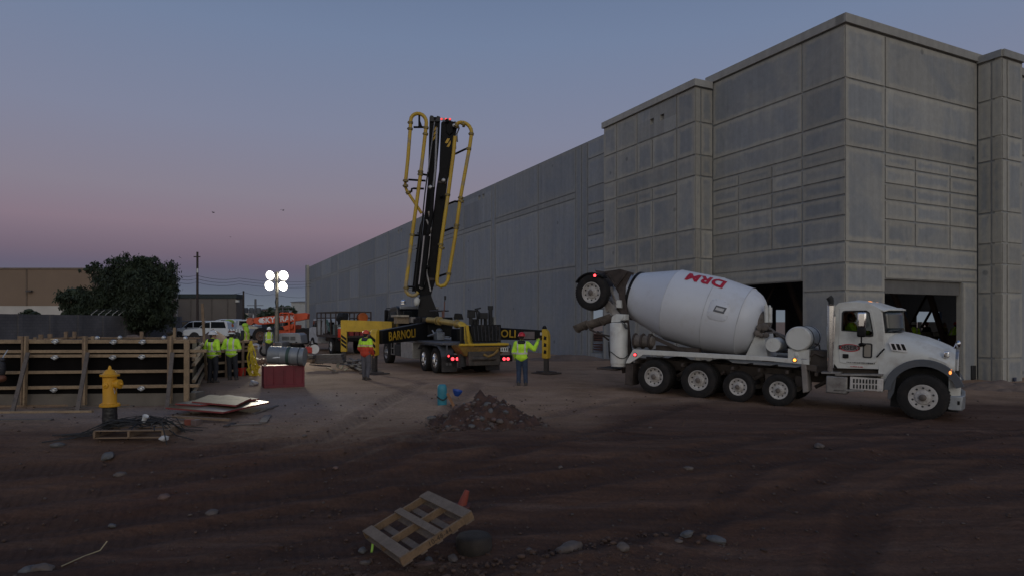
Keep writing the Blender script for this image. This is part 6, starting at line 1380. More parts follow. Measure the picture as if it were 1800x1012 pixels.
# the driver at the wheel
sx, sy, sz = MIX['seat_at']; p = TM @ Vector((sx, sy, sz-.5+.02))
dv = person('driver in lime jacket sitting inside the mixer truck cab', p, 0, J1, DKTR, None, ((V((-.30, -.15, 1.2)), V((-.16, -.42, 1.22))), (V((.30, -.15, 1.2)), V((.16, -.42, 1.22)))), legs=((V((-.14, -.42, .50)), V((-.14, -.50, .12))), (V((.14, -.42, .50)), V((.14, -.50, .12)))), seated=True, vox=.018)
dv.rotation_euler = (0, 0, atan2(-4.0, 5.82)+pi/2)
# things inside the building: benches, a planter of boxes
wd = wood_mat('bench_wood', (.10, .07, .05))
for lab, u, Y, w, h in (('long low brown workbench inside the right opening', 1640, 35, 3.2, 1.0), ('brown plywood crate beside the right jamb inside the building', 1684, 32, 1.0, 1.15), ('dark plank table in the left opening behind the water tank', 1382, 30, 2.4, 1.15)):
    b = Vector(((u-900)/F*Y, Y, .30)); t = thing('workbench' if 'bench' in lab else 'crate' if 'crate' in lab else 'plank_table', lab, 'workbench' if 'bench' in lab else 'crate' if 'crate' in lab else 'table', b, R(26))
    mb = MB(); mb.box((0, 0, h-.05), (w, .8, .08)); mb.build('top', wd, t, smooth=0)
    for x in (-w/2+.1, w/2-.1): mb = MB(); mb.box((x, 0, (h-.09)/2), (.12, .7, h-.09)); mb.build('trestle', wd, t, smooth=0)
    if 'crate' in lab: mb = MB(); mb.box((0, 0, h/2), (w-.3, .72, h-.1)); mb.build('side_panel', wd, t, smooth=0)
    if 'bench' in lab:
        for k, (x, c) in enumerate(((-1.0, (.35, .33, .3)), (-.3, (.3, .27, .2)), (.35, (.45, .45, .42)), (.9, (.12, .10, .08)))):
            mb = MB(); mb.box((0, 0, .13), (.3, .25, .26)); mb.box((0, 0, .27), (.32, .27, .03)); o = mb.build('carton', M('carton_%d' % k, c), None, bevel=.01, loc=b+Matrix.Rotation(R(26), 3, 'Z') @ Vector((x, 0, h-.01))); o.rotation_euler = (0, 0, k*.5); tag(o, ('grey carton at the left end of the workbench', 'tan carton in the middle of the workbench', 'pale carton right of the middle on the workbench', 'dark carton at the right end of the workbench')[k], 'carton', 'cartons on the workbench')
# ================================================================== TIMBER FORMS
W1 = wood_mat('new_pine', (.30, .215, .135)); W2 = wood_mat('old_pine', (.21, .145, .095)); W3 = wood_mat('weathered', (.12, .10, .09)); W4 = wood_mat('grey_ply', (.125, .11, .10))
FORM = M('form_black', (.007, .006, .006), .7, var=.3, dirt=.12, dcol=(.014, .011, .010), spec=.05); CLAMP = M('clamp_zinc', (.48, .49, .50), .35, .7, bump=0)
FOOT = concrete_mat('footing_concrete', (.10, .092, .082), (.115, .10, .088), .6)
def form_wall():
    Y0, Y1 = 16.2, 16.5
    t = thing('concrete_form', 'long black panel concrete form with timber walers and braces at the left', 'concrete form', (0, 0, 0))
    Yu = lambda u: Y0+(Y1-Y0)*u/340
    P = lambda u, v, d=0: at(u, v, Yu(u)-d)
    mb = MB(); a, b = P(-260, 603), P(333, 603); zb = at(0, 692, Y0).z
    mb.prism([Vector((a.x, a.y, zb)), Vector((b.x, b.y, zb)), b, a], (0, .10, 0)); mb.build('form_panel', FORM, t, smooth=0)
    mb = MB(); mb.prism([Vector((a.x, a.y+.004, -.3)), Vector((b.x+.15, b.y+.004, -.3)), Vector((b.x+.15, b.y+.004, zb-.002)), Vector((a.x, a.y+.004, zb-.002))], (0, .5, 0)); o = mb.build('footing', M('footing', (.135, .118, .10), .9, var=.25, scale=1.5, bump=.4), t, smooth=0)
    for (u0, v0, u1, v1, h) in ((-260, 600, 346, 599, .095), (-260, 618, 364, 616, .075), (-260, 626, 346, 624, .075), (-260, 656.5, 339, 651, .075), (-260, 684.5, 350, 677, .08)):
        mb = MB(); a, b = P(u0, v0, .06), P(u1, v1, .06); mb.beam(a, b, .09, h); mb.build('waler', W1, t, bevel=.006)
    for u0, u1, v1, m_ in ((40, 47.5, 711, None), (146.5, 151.5, 711, None), (296, 302, 708, None)):
        for uu, mm in ((u0+1.5, W2), (u1-1, W1)):
            mb = MB(); a, b = P(uu, 590, .16), P(uu-3 if uu < 100 else uu-1, v1, .16); mb.beam(a, b, .045 if mm is W2 else .05, .10, up=(0, 1, 0)); mb.build('stud', mm, t, bevel=.005)
    mb = MB(); a, b = P(328.5, 597, .13), P(328, 705, .13); mb.beam(a, b, .13, .05, up=(0, 1, 0)); mb.build('end_post', W1, t, bevel=.005)
    for u0, v0, u1, v1 in ((49, 619, 22, 708), (154, 619, 136, 707), (303, 619, 293, 714)):
        mb = MB(); a = P(u0, v0, .25); b = P(u1, v1, 0); b.y -= .9; b.z = H(b.x, b.y); b.x = (u1-900)/F*b.y; mb.beam(a, b, .09, .045); mb.build('brace', W3, t, bevel=.005)
        mb = MB(); q = a.lerp(b, .82); mb.tube([q, b-Vector((0, 0, .3))], .03, 8); mb.build('stake', M('stake_blue_steel', (.05, .055, .07), .5, .6), t)
    for u, v in ((98, 599), (200, 600), (251, 600), (97, 627), (199, 627), (250, 626), (95.5, 684), (249, 681.5)):
        c = P(u, v, .13); mb = MB(); mb.tube([c+Vector((-.06, 0, .02)), c+Vector((.02, -.03, .035)), c+Vector((.075, -.02, .02))], .022, 8); mb.lathe([(.05, -.02), (.055, 0), (.04, .04), (0, .05)], c+Vector((0, 0, -.02)), (0, -1, 0), 10); mb.tube([c+Vector((-.09, -.01, -.01)), c+Vector((.0, -.03, -.055)), c+Vector((.085, -.01, 0))], .018, 8); mb.build('form_clamp', CLAMP, t)
    mb = MB(); c = P(98, 595.5, .03); mb.box(c, (.16, .14, .02)); mb.build('timber_offcut', M('bright_pine', (.48, .38, .22)), t, smooth=0)
    # the far side of the same pour, and stubs along its top
    t2 = thing('rear_concrete_form', 'rear black panel form with pale top walers behind the long front form', 'concrete form', (0, 0, 0))
    Q = lambda u, v, Y=19.6: at(u, v, Y)
    mb = MB(); a, b = Q(150, 592), Q(345, 592); mb.prism([Vector((a.x, a.y, 0)), Vector((b.x, b.y, 0)), b, a], (0, .1, 0)); mb.build('form_panel', FORM, t2, smooth=0)
    for u0, v0, u1, v1, h in ((150, 593, 352, 593.5, .05), (-40, 603, 60, 596.5, .06), (60, 596.5, 145, 592, .06)):
        mb = MB(); mb.beam(Q(u0, v0, 19.5), Q(u1, v1, 19.5), .08, h); mb.build('waler', W2, t2, bevel=.004)
    for u, v0, v1, w, Y in ((116, 582, 594, .10, 19.4), (131, 582, 594, .10, 19.4), (249, 582, 595, .10, 19.4), (36, 590, 598, .14, 17.5), (72, 587, 596, .12, 18.5), (88, 586, 595, .12, 18.6), (62, 592, 598, .08, 17.6), (163, 590, 599, .08, 17.2), (307, 575, 600, .07, 18)):
        mb = MB(); mb.beam(Q(u, v0, Y), Q(u, v1, Y), w, .045, up=(0, 1, 0)); mb.build('stub', W2 if w > .09 else W1, t2, bevel=.004)
    for u, v in ((171, 593.5), (211, 593), (288, 593), (326, 594)): c = Q(u, v, 19.4); mb = MB(); mb.lathe([(.06, -.02), (.07, 0), (.045, .05), (0, .06)], c, (0, -1, 0), 10); mb.build('form_clamp', CLAMP, t2)
    # right-hand return, behind the workers
    t3 = thing('return_form', 'short black panel form with stepped walers behind the two lime jackets', 'concrete form', (0, 0, 0))
    G3 = lambda u, v, Y: at(u, v, Y)
    K3 = ((338, 17.2), (357, 24.2), (441, 26.0))
    for (ua, ya), (ub, yb) in zip(K3, K3[1:]):
        mb = MB(); a, b = G3(ua, 602, ya), G3(ub, 600, yb); mb.prism([Vector((a.x, a.y, -.1)), Vector((b.x, b.y, -.1)), b, a], (-.08, .05, 0)); mb.build('form_panel', FORM, t3, smooth=0)
    for z in (1.32, 1.12, .98, .55, .22, .05):
        for (ua, ya), (ub, yb) in zip(K3, K3[1:]):
            if z == .05: continue
            mb = MB(); a, b = G3(ua, 602, ya), G3(ub, 600, yb); a.z = b.z = z; q = Vector((.06, -.06, 0)); mb.beam(a+q, b+q+(b-a).normalized()*.25, .08, .085); mb.build('waler', W1, t3, bevel=.004)
    for u, Y, m_ in ((358, 24.0, W3), (395, 24.9, W2), (424, 25.5, W2)): mb = MB(); a = G3(u, 599, Y); mb.beam(Vector((a.x+.1, a.y-.05, a.z)), Vector((a.x+.1, a.y-.1, 0)), .09, .05, up=(0, 1, 0)); mb.build('stud', m_, t3, bevel=.004)
    mb = MB(); mb.beam(G3(336, 640, 17), Vector((-8.6, 16.8, .02)), .05, .05); mb.build('brace', W3, t3)
form_wall()
# dark bag hanging at the form, cut by the picture's left edge
t = thing('tool_bag', 'dark tool bag with brown leather bottom hanging at the left edge of the form', 'bag', at(-2, 648, 15.7))
mb = MB(); mb.ell((0, 0, .02), (.15, .12, .26), 14); mb.cap((-.1, 0, .2), (.08, 0, .22), .06, .06); mb.build('pouch', M('bag_dark', (.02, .02, .026), .6, bump=.5), t)
mb = MB(); mb.ell((.02, 0, -.22), (.15, .13, .10), 12); mb.build('leather_base', M('leather', (.12, .045, .025), .6), t)
mb = MB(); mb.tube([(-.05, -.10, .25), (.06, -.11, .16), (.09, -.10, .02)], .012, 6); mb.build('strap', CLAMP, t); mb = MB(); mb.tube([(.0, .1, .25), (.02, .25, .45)], .012, 6); mb.build('hanging_loop', CLAMP, t)
# tall leaning stake
t = thing('timber_stake', 'tall pale timber stake rising behind the lime jacketed workers', 'stake', (0, 0, 0))
mb = MB(); mb.beam(at(355.5, 533, 23.4), Vector((at(363, 600, 23.4).x, 23.4, 0)), .09, .04, up=(0, 1, 0)); mb.build('post', W2, t, bevel=.004)
# ================================================================== HYDRANT
g = gat(193, 750); hz = g.z
t = thing('fire_hydrant', 'yellow fire hydrant on a black wrapped riser beside the timber form', 'fire hydrant', Vector((g.x, g.y, H(g.x, g.y))))
hyY = M('hydrant_yellow', (.60, .30, .012), .5, var=.12, dirt=.18, dcol=(.30, .16, .03), bump=.2); s = g.y/F; base = 750-711
z0 = (750-711)*s
def hz_(v): return (750-v)*s
mb = MB(); mb.lathe([(.13, -.1), (.135, 0), (.132, .1), (.138, .2), (.13, .3), (.132, hz_(709))], n=20); mb.build('wrapped_riser', M('black_wrap', (.014, .014, .016), .35, bump=.9, bscale=12), t)
mb = MB(); r = 12*s
mb.lathe([(r*1.35, hz_(713)), (r*1.38, hz_(712)), (r*1.35, hz_(709)), (r*1.0, hz_(708)), (r*.92, hz_(704)), (r*.92, hz_(662)), (r*1.0, hz_(660.5)), (r*1.28, hz_(660)), (r*1.3, hz_(656.5)), (r*1.0, hz_(656)), (r*.80, hz_(654)), (r*.62, hz_(650)), (r*.42, hz_(648.5)), (r*.25, hz_(648)), (r*.22, hz_(645)), (r*.12, hz_(642)), (.01, hz_(641.5))], n=28); mb.build('barrel', hyY, t, smooth=30)
for k in range(8): a = 2*pi*k/8; mb = MB(); mb.lathe([(.016, 0), (.016, .025), (0, .028)], (cos(a)*r*1.15, sin(a)*r*1.15, hz_(709)-.005), n=6); mb.build('flange_bolt', hyY, t)
zc = hz_(673.5)
mb = MB(); mb.lathe([(r*.55, .0), (r*.55, r*1.15), (r*.68, r*1.18), (r*.68, r*1.62), (r*.5, r*1.68), (r*.22, r*1.7), (r*.16, r*2.0), (0, r*2.02)], (0, 0, zc), (1, -.1, 0), 18); mb.build('side_outlet', hyY, t)
mb = MB(); mb.lathe([(r*.42, .8*r), (r*.42, r*1.06), (r*.34, r*1.10), (r*.12, r*1.12), (r*.10, r*1.25), (0, r*1.26)], (0, 0, hz_(675.5)), (-.05, -1, 0), 16); mb.build('front_outlet', hyY, t)
mb = MB(); mb.tube([(r*1.0, -.1, hz_(680)), (r*1.25, -.12, hz_(690)), (r*1.35, -.1, hz_(683)), (r*1.5, -.05, hz_(678))], .006, 5); mb.build('cap_chain', DULLM, t)
# ================================================================== PALLETS, WIRE, PLYWOOD
def pallet_parts(t, L_, W_, H_, m, boards, bboards, deck_w=.10):
    """stringers run along x (length L_), boards along y (length W_); the top face is at z = 0"""
    th = .02
    for y in (-W_/2+.02, 0, W_/2-.02): mb = MB(); mb.box((0, y, -H_/2), (L_, .038, H_-2*th)); mb.build('stringer', m[0], t, bevel=.003)
    for x, w in boards: mb = MB(); mb.box((x, 0, -th/2), (w, W_, th)); mb.build('deck_board', m[1], t, bevel=.003)
    for x, w in bboards: mb = MB(); mb.box((x, 0, -H_+th/2), (w, W_, th)); mb.build('base_board', m[1], t, bevel=.003)
A, B_, C_, D_ = V((-1.944, 8.479, -.605)), V((-1.155, 8.996, -.217)), V((-.494, 7.97, -.196)), V((-1.283, 7.454, -.584))
ex = ((B_-A)+(C_-D_)).normalized(); ey = ((B_-C_)+(A-D_)).normalized(); ez = ex.cross(ey).normalized(); ey = ez.cross(ex); c = (A+B_+C_+D_)/4
X = Matrix(((ex.x, ey.x, ez.x, c.x), (ex.y, ey.y, ez.y, c.y), (ex.z, ey.z, ez.z, c.z), (0, 0, 0, 1)))
PW1 = wood_mat('pallet_wood', (.18, .115, .065)); PW2 = wood_mat('pallet_board', (.155, .115, .085))
t = thing('tilted_pallet', 'open weathered pallet tilted against a dark log in the near foreground', 'pallet', mat=X)
pallet_parts(t, 1.02, 1.22, .13, (PW1, PW2), ((-.44, .14), (.02, .10), (.435, .15)), ((-.44, .13), (-.22, .09), (0, .09), (.22, .09), (.44, .13)))
text_mesh('stencil_lettering', '10-48-44', .085, (.02, -.612, -.065), (1, 0, 0), (0, 0, 1), M('stencil_ink', (.03, .02, .015), .8, bump=0), t, .0008)
# log section beneath
g = gat(826, 966); gz = H(g.x, g.y)
t = thing('log_section', 'dark flat log section propping up the tilted pallet', 'log', V((g.x+.05, g.y, gz)))
mb = MB(); mb.lathe([(.22, -.05), (.24, .03), (.235, .15), (.21, .18), (.1, .185), (0, .18)], n=26)
mb.v = [(x*(1+.06*noise.noise((x*3, y*3, z*2))), y*(1+.06*noise.noise((x*2, y*3, z+4))), z) for x, y, z in mb.v]; mb.build('log', M('log_bark', (.028, .022, .018), .9, var=.4, scale=6, bump=.6), t, smooth=50)
# orange flag / broken cone
t = thing('traffic_cone', 'leaning orange traffic cone behind the tilted pallet', 'traffic cone', gat(811, 893)+V((0, 0, .02)))
mb = MB(); mb.lathe([(.075, 0), (.055, .14), (.038, .25), (.034, .26), (.0, .255)], (0, 0, .0), (.35, .1, 1), 18); mb.build('cone', M('cone_orange', (.22, .040, .024), .7, dirt=.4, dcol=(.12, .04, .03)), t)
mb = MB(); mb.box((0, 0, .02), (.26, .26, .03)); mb.build('base', M('cone_base', (.08, .025, .02), .8), t, bevel=.01)
c = V((-1.39, 7.52, 0)); p = gat(653, 968); t = thing('marker_stake', 'small fluorescent green marker stake by the left corner of the tilted pallet', 'stake', V((p.x, p.y, H(p.x, p.y)-.03)))
mb = MB(); mb.beam((0, 0, 0), (.03, 0, .22), .028, .012, up=(0, 1, 0)); mb.build('marker', M('fluoro_green', (.35, .62, .10), .5, bump=0), t, smooth=0)
# wire pallet by the hydrant
g = gat(228, 775); X = Matrix.Rotation(R(4), 4, 'Z'); X.translation = V((g.x, g.y+.35, H(g.x, g.y+.35)+.15))
t = thing('wire_pallet', 'small pallet under a tangle of black wire before the hydrant', 'pallet', mat=X)
w = 119*g.y/F
pallet_parts(t, .9, w, .15, (W2, W2), ((-.38, .1), (0, .1), (.38, .1)), ((-.38, .1), (.38, .1)))
for ch in t.children: ch.rotation_euler = (0, 0, R(90))
rg = random.Random(9)
t2 = thing('wire_bundle', 'tangle of black tie wire lying on the pallet beside the hydrant', 'wire', X @ V((0, 0, 0)))
for k in range(60):
    a = V((rg.uniform(-.5, .5), rg.uniform(-.3, .3), rg.uniform(.01, .1))); d = V((rg.gauss(0, 1), rg.gauss(0, .35), 0)).normalized(); l = rg.uniform(.3, .8)
    if k < 8: a = V((rg.uniform(-.5, -.2), rg.uniform(-.3, .1), .06)); d = V((-1, rg.uniform(-.3, .1), 0)); l = rg.uniform(.7, 1.3)
    pts = [a-d*l*.3, a+V((0, 0, rg.uniform(.03, .10))), a+d*l*.5+V((0, rg.uniform(-.05, .05), rg.uniform(0, .1))), a+d*l]
    for i in range(4):
        p_ = t2.location+pts[i]; gz = H(p_.x, p_.y)
        if abs(pts[i].x) > w/2: pts[i].z = max(gz-t2.location.z+.03, -.3)+(.05 if i < 3 else 0)
    mb = MB(); mb.tube(pts, rg.uniform(.006, .013), 5); mb.build('wire_strand', BLACKM, t2)
c = X @ V((.13, -.15, .14))
mb = MB(); mb.lathe([(.036, 0), (.05, .125), (.053, .13), (.046, .125), (.034, .01)], n=18); o = mb.build('paper_cup', M('paper_white', (.70, .72, .74), .6, bump=0), loc=c-V((0, 0, .02))); o.rotation_euler = (.3, .5, 0); tag(o, 'white paper cup lying in the tangle of wire on the pallet', 'paper cup')
mb = MB(); mb.rock((0, 0, .05), .09, 4, .6); o = mb.build('crumpled_paper', M('paper_grey', (.45, .46, .48), .8), loc=V((g.x+w/2+.06, g.y-.1, H(g.x+w/2+.06, g.y-.1)+.05))); tag(o, 'crumpled pale paper at the right end of the wire pallet', 'paper')
# plywood sheets
PLY = M('plywood_wet', (.155, .128, .08), .30, var=.22, scale=1.6, bump=.05, bscale=5, dirt=.35, dcol=(.13, .11, .08)); PLY2 = M('plywood_dry', (.165, .135, .08), .6, var=.2, scale=2.0, dirt=.3, dcol=(.15, .12, .09)); PLYE = M('red_edge', (.20, .03, .03), .6)
def sheet(lab, corners, lift, m, th=.035):
    P = []
    for u, v in corners: q = gat(u, v); P.append(V((q.x, q.y, 0)))
    zc = sum(H0(p.x, p.y) for p in P)/4+lift; c = sum(P, V())/4
    t = thing('plywood_sheet', lab, 'plywood', V((c.x, c.y, zc)), 0, 'plywood sheets on the ground')
    mb = MB(); mb.prism([V((p.x-c.x, p.y-c.y, .0)) for p in P], (0, 0, th*.9)); mb.build('edge', PLYE, t, smooth=0)
    mb = MB(); mb.prism([V(((p.x-c.x)*.995, (p.y-c.y)*.995, th*.9)) for p in P], (0, 0, .004)); mb.build('face', m, t, smooth=0)
sheet('large shiny plywood sheet with red edges lying lowest on the ground', ((291, 730), (392, 741), (474, 720), (400, 708)), .16, PLY)
sheet('smaller plywood sheet on top of the large shiny one', ((337, 725), (415, 734), (441, 719), (368, 711)), .235, PLY2)
sheet('dull plywood sheet showing behind the two red edged sheets', ((308, 726), (352, 729), (455, 717), (400, 709)), .20, M('plywood_dull', (.16, .14, .11), .6, dirt=.3))
rg = random.Random(21)
for k, (u0, v0, u1, v1, w_, h_, m_, lab) in enumerate(((305, 738.5, 404, 744, .09, .05, W2, 'reddish board under the front edge of the plywood sheets'), (396, 750, 412, 744, .1, .03, RUST, 'short dark board sticking out before the plywood'), (462, 744, 471, 731, .16, .04, W3, 'grey board end beside the right tip of the plywood'), (445, 729, 488, 714, .07, .04, W3, 'long dark board crossing the right tip of the plywood'),
                             (405, 748, 460, 745, .06, .03, W3, 'thin board lying in front of the plywood'), (0, 725.5, 163, 724, .10, .05, W1, 'long pale plank on the ground before the form'), (-40, 739.5, 92, 738.5, .12, .04, W3, 'dark plank lying nearest at the far left'), (-30, 715, 230, 711, .14, .05, W2, 'long brown plank at the foot of the form'), (60, 720, 235, 715, .14, .04, W3, 'dark plank half buried along the foot of the form'), (150, 716.5, 245, 711, .1, .04, W2, 'brown plank passing behind the hydrant'))):
    a, b = gat(u0, v0), gat(u1, v1); mb = MB(); dz = .06 if k == 0 else .0
    c_ = (a+b)/2; mb.beam(a-c_+V((0, 0, h_*.4+dz)), b-c_+V((0, 0, h_*.4+dz)), w_, h_); o = mb.build('board', m_, bevel=.004, loc=c_); tag(o, lab, 'board', 'boards lying on the ground')
for k, (u, v, lab) in enumerate(((333, 746, 'red brick supporting the plywood, left of a pair'), (345, 746.5, 'grey block supporting the plywood, right of a red brick'))):
    g = gat(u, v); mb = MB(); mb.box((0, 0, .055), (.18, .12, .12), Matrix.Rotation(.3+k, 3, 'Z')); o = mb.build('brick', M('brick_red' if k == 0 else 'brick_grey', (.20, .06, .04) if k == 0 else (.14, .10, .09), .9), bevel=.008, loc=g); tag(o, lab, 'brick')
# ================================================================== RED BOX, BARREL, TAPE
MAR = M('maroon_paint', (.15, .012, .022), .5, var=.15, dirt=.25, dcol=(.07, .03, .03))
p0, p1 = gat(464, 682), gat(535, 679); w = (p1-p0).length; X = Matrix.Rotation(atan2(p1.y-p0.y, p1.x-p0.x), 4, 'Z'); X.translation = (p0+p1)/2+X.to_3x3() @ V((0, .4, 0)); hh_ = (682-643)/F*p0.y
t = thing('maroon_box', 'maroon steel box standing open on the dirt under a grey barrel', 'steel box', mat=X)
mb = MB(); mb.ring([(-w/2, -.4, 0), (w/2, -.4, 0), (w/2, .4, 0), (-w/2, .4, 0)], [(-w/2+.03, -.37, 0), (w/2-.03, -.37, 0), (w/2-.03, .37, 0), (-w/2+.03, .37, 0)], (0, 0, hh_)); mb.box((0, 0, .08), (w-.08, .72, .06)); mb.build('body', MAR, t, bevel=.01)
for x in (-w/2+.03, -w*.25, .0, w*.25, w/2-.03): mb = MB(); mb.box((x, -.41, hh_/2), (.07 if abs(x) > w*.4 else .04, .03, hh_-.02)); mb.build('rib', MAR, t, bevel=.008)
mb = MB(); mb.beam((-w/2, -.415, .05), (w/2, -.415, .05), .05, .10); mb.build('skid', MAR, t, bevel=.01)
for x in (-w/2+.03, w/2-.03): mb = MB(); mb.ell((x, -.38, hh_+.03), (.04, .04, .05), 8); mb.build('corner_knob', M('knob_cream', (.5, .45, .36)), t)
mb = MB(); mb.box((0, 0, hh_-.03), (w*.9, .3, .05)); mb.build('cross_member', MAR, t)
by = M('barrel_grey', (.20, .215, .23), .45, .2, dirt=.2); r_ = .285; bl = 1.13
pc = at(505, 629.5, p0.y+.42); ax = V((1, .03, -.055)).normalized()
t = thing('grey_barrel', 'dented grey barrel lying on its side on the maroon steel box', 'barrel', V((pc.x, pc.y, X.translation.z+hh_+r_+.02)))
mb = MB(); mb.lathe([(r_*.93, 0), (r_*1.02, .0), (r_*1.03, .025), (r_, .05), (r_, bl*.33), (r_*1.03, bl*.35), (r_, bl*.37), (r_, bl*.64), (r_*1.03, bl*.66), (r_, bl*.68), (r_, bl-.05), (r_*1.03, bl-.025), (r_*1.02, bl), (r_*.93, bl)], -ax*bl/2, ax, 36)
mb.v = [tuple(V(q)*(1+.03*noise.noise((q[0]*4, q[1]*4, q[2]*4)))) for q in mb.v]; mb.build('drum', by, t, smooth=40)
for f, c in ((.56, (.03, .06, .05)), (.86, (.05, .06, .07))): mb = MB(); mb.lathe([(r_*1.02, -.05 if f < .6 else -.02), (r_*1.045, -.045 if f < .6 else -.015), (r_*1.045, .045 if f < .6 else .015), (r_*1.02, .05 if f < .6 else .02)], ax*bl*(f-.5), ax, 36); mb.build('band', M('band_%d' % int(f*100), c, .6), t)
mb = MB(); q = -ax*bl*.22+V((0, -r_*1.045, -.0)); mb.prism([q+V(e) for e in ((-.12, .012, -.07), (.11, .008, -.06), (.12, .035, .085), (-.05, .04, .095))], (0, .004, 0)); mb.build('paper_label', M('paper_white', (.7, .7, .7)), t, smooth=0)
# caution tape bundle on a stake
TAPE = M('tape_yellow', (.58, .44, .03), .5, var=.15, scale=8, bump=.3); g = gat(438, 660)
t = thing('caution_tape', 'yellow caution tape hanging knotted from a stake beside the maroon box', 'caution tape', V((g.x, g.y, H(g.x, g.y))))
k_ = g.y/F; rg = random.Random(3)
mb = MB(); mb.beam((-.0, .05, -.1), (.0, .05, 64*k_), .05, .05, up=(0, 1, 0)); mb.build('stake', W2, t)
for k in range(9):
    x = rg.uniform(-.05, .12); z1 = rg.uniform(50, 62)*k_; z0_ = rg.uniform(0, 30)*k_; pts = [V((x+.04*sin(j*1.3+k)+.04*j*(k % 3)*.6, rg.uniform(-.08, .0), z1+(z0_-z1)*j/6)) for j in range(7)]
    mb = MB()
    for p, q in zip(pts, pts[1:]): mb.beam(p, q, .055, .008, up=(rg.uniform(-.4, .4), 1, 0))
    mb.build('tape_strip', TAPE, t, smooth=0)
for k in range(10):
    a = V((rg.uniform(0, .25), rg.uniform(-.2, .1), rg.uniform(0, .35))); mb = MB(); pts = [a, a+V((rg.uniform(-.15, .2), rg.uniform(-.1, .1), rg.uniform(-.1, .15))), a+V((rg.uniform(-.1, .3), rg.uniform(-.1, .1), -a.z+.02))]
    for p, q in zip(pts, pts[1:]): mb.beam(p, q, .06, .008, up=(rg.uniform(-.5, .5), 1, .3))
    mb.build('tape_strip', TAPE, t, smooth=0)
# tan sheet, red bucket, junk between the forms and the telehandler
p = on(431, 27); t = thing('plywood_board', 'tan plywood panel leaning behind the caution tape', 'plywood panel', p); mb = MB(); mb.beam((0, .2, .85), (0, -.05, 0), .42, .03, up=(0, 1, 0)); mb.build('panel', M('tan_ply', (.30, .17, .05), .7), t, smooth=0); mb = MB(); mb.beam((0, .6, 0), (0, .22, .7), .05, .05); mb.build('prop', W3, t)
def bucket(lab, p, r, h, m, handle=True):
    t = thing('bucket', lab, 'bucket', p); mb = MB(); mb.lathe([(r*.8, 0), (r, h), (r*1.06, h), (r*1.06, h-.03), (r*.99, h-.035), (r*.94, h-.01), (r*.76, .02), (0, .02)], n=20); mb.build('pail', m, t)
    mb = MB(); mb.tube([(r*cos(a), -r*.5*sin(a), h-.04-abs(sin(a))*.08) for a in [pi*k/8 for k in range(9)]], .008, 5); mb.build('handle', DULLM, t)
bucket('red bucket on the ground behind the second lime jacket', on(425, 25.5), .17, .32, M('bucket_red', (.42, .03, .02), .5))
rg = random.Random(17); K = 0
for lab, u, v, sz, c in (('white plastic bag heaped left of the orange telehandler wheel', 448, 611, .28, (.5, .5, .5)), ('grey rubble bag before the telehandler wheel', 456, 617, .25, (.3, .3, .31)), ('dark rubbish bag beside the caution tape', 448, 637, .22, (.05, .05, .055)), ('pale torn bag beside the foot of the caution tape', 447, 676, .13, (.42, .42, .43)), ('brown sack in front of the bearded worker', 460, 640, .25, (.16, .10, .07))):
    g = gat(u, v); mb = MB(); mb.rock((0, 0, sz*.45), sz, K+30, .75, 3, rough=.6); o = mb.build('rubbish_bag', M('bag_%d' % K, c, .6, bump=.8, bscale=9), loc=V((g.x, g.y, H(g.x, g.y)))); tag(o, lab, 'bag'); K += 1
# ================================================================== LIGHT TOWER
LY = 40.0
b = on(486.5, LY); t = thing('light_tower', 'telescopic site light tower with four burning lamps', 'light tower', b)
P = lambda u, v, Y=LY: at(u, v, Y)-b
mb = MB(); mb.tube([(0, 0, .3), P(487, 545)], .13, 10); mb.tube([P(487, 548), P(486.5, 478)], .09, 10); mb.build('mast', M('mast_galv', (.20, .19, .16), .5, .5, dirt=.3), t)
mb = MB(); mb.beam(P(470, 493.5), P(502, 493.5), .07, .07); mb.build('crossbar', DULLM, t)
mb = MB(); mb.tube([P(486, 522, LY-.1), P(484, 530, LY-.15), P(485.5, 540, LY-.12)], .03, 6); mb.build('cable_coil', BLACKM, t)
LAMP = glow('lamp_glass', (1, .95, .82), 14)
for u, v, r in ((475, 484, .25), (498.5, 484.5, .285), (473.5, 502, .265), (497.5, 503, .26)):
    p = P(u, v); mb = MB(); d = V((-.15, -1, -.25)).normalized(); mb.lathe([(.06, .42), (.12, .35), (.24, .12), (r*1.07, 0), (r*1.07, -.02), (r*.98, -.0)], p, -d, 20); hd_ = mb.build('lamp_housing', DULLM, t)
    mb = MB(); mb.lathe([(r*.99, 0), (r*.9, .05), (r*.55, .10), (0, .12)], p, d, 24); mb.build('lamp_lens', LAMP, hd_)
    mb = MB(); mb.beam(p-d*.2, V((p.x*.55, 0, P(487, 493.5).z)), .05, .05); mb.build('yoke', DULLM, hd_)
    ld = bpy.data.lights.new('flood', 'SPOT'); ld.energy = 1000; ld.spot_size = R(96); ld.spot_blend = .8; ld.color = (1, .90, .70); ld.shadow_soft_size = r
    lo = bpy.data.objects.new('flood', ld); C.objects.link(lo); lo.location = b+p+d*.25; lo.rotation_euler = V((-.05, -1, -.22)).to_track_quat('-Z', 'Y').to_euler()
mb = MB(); mb.box((0, .1, .55), (1.2, 1.8, .7)); mb.build('trailer_body', M('tower_grey', (.2, .2, .2), .6, dirt=.3), t, bevel=.05)
for s in (-1, 1): wheel(t, s*.75, 0.1, .33, .33, .2, -1)
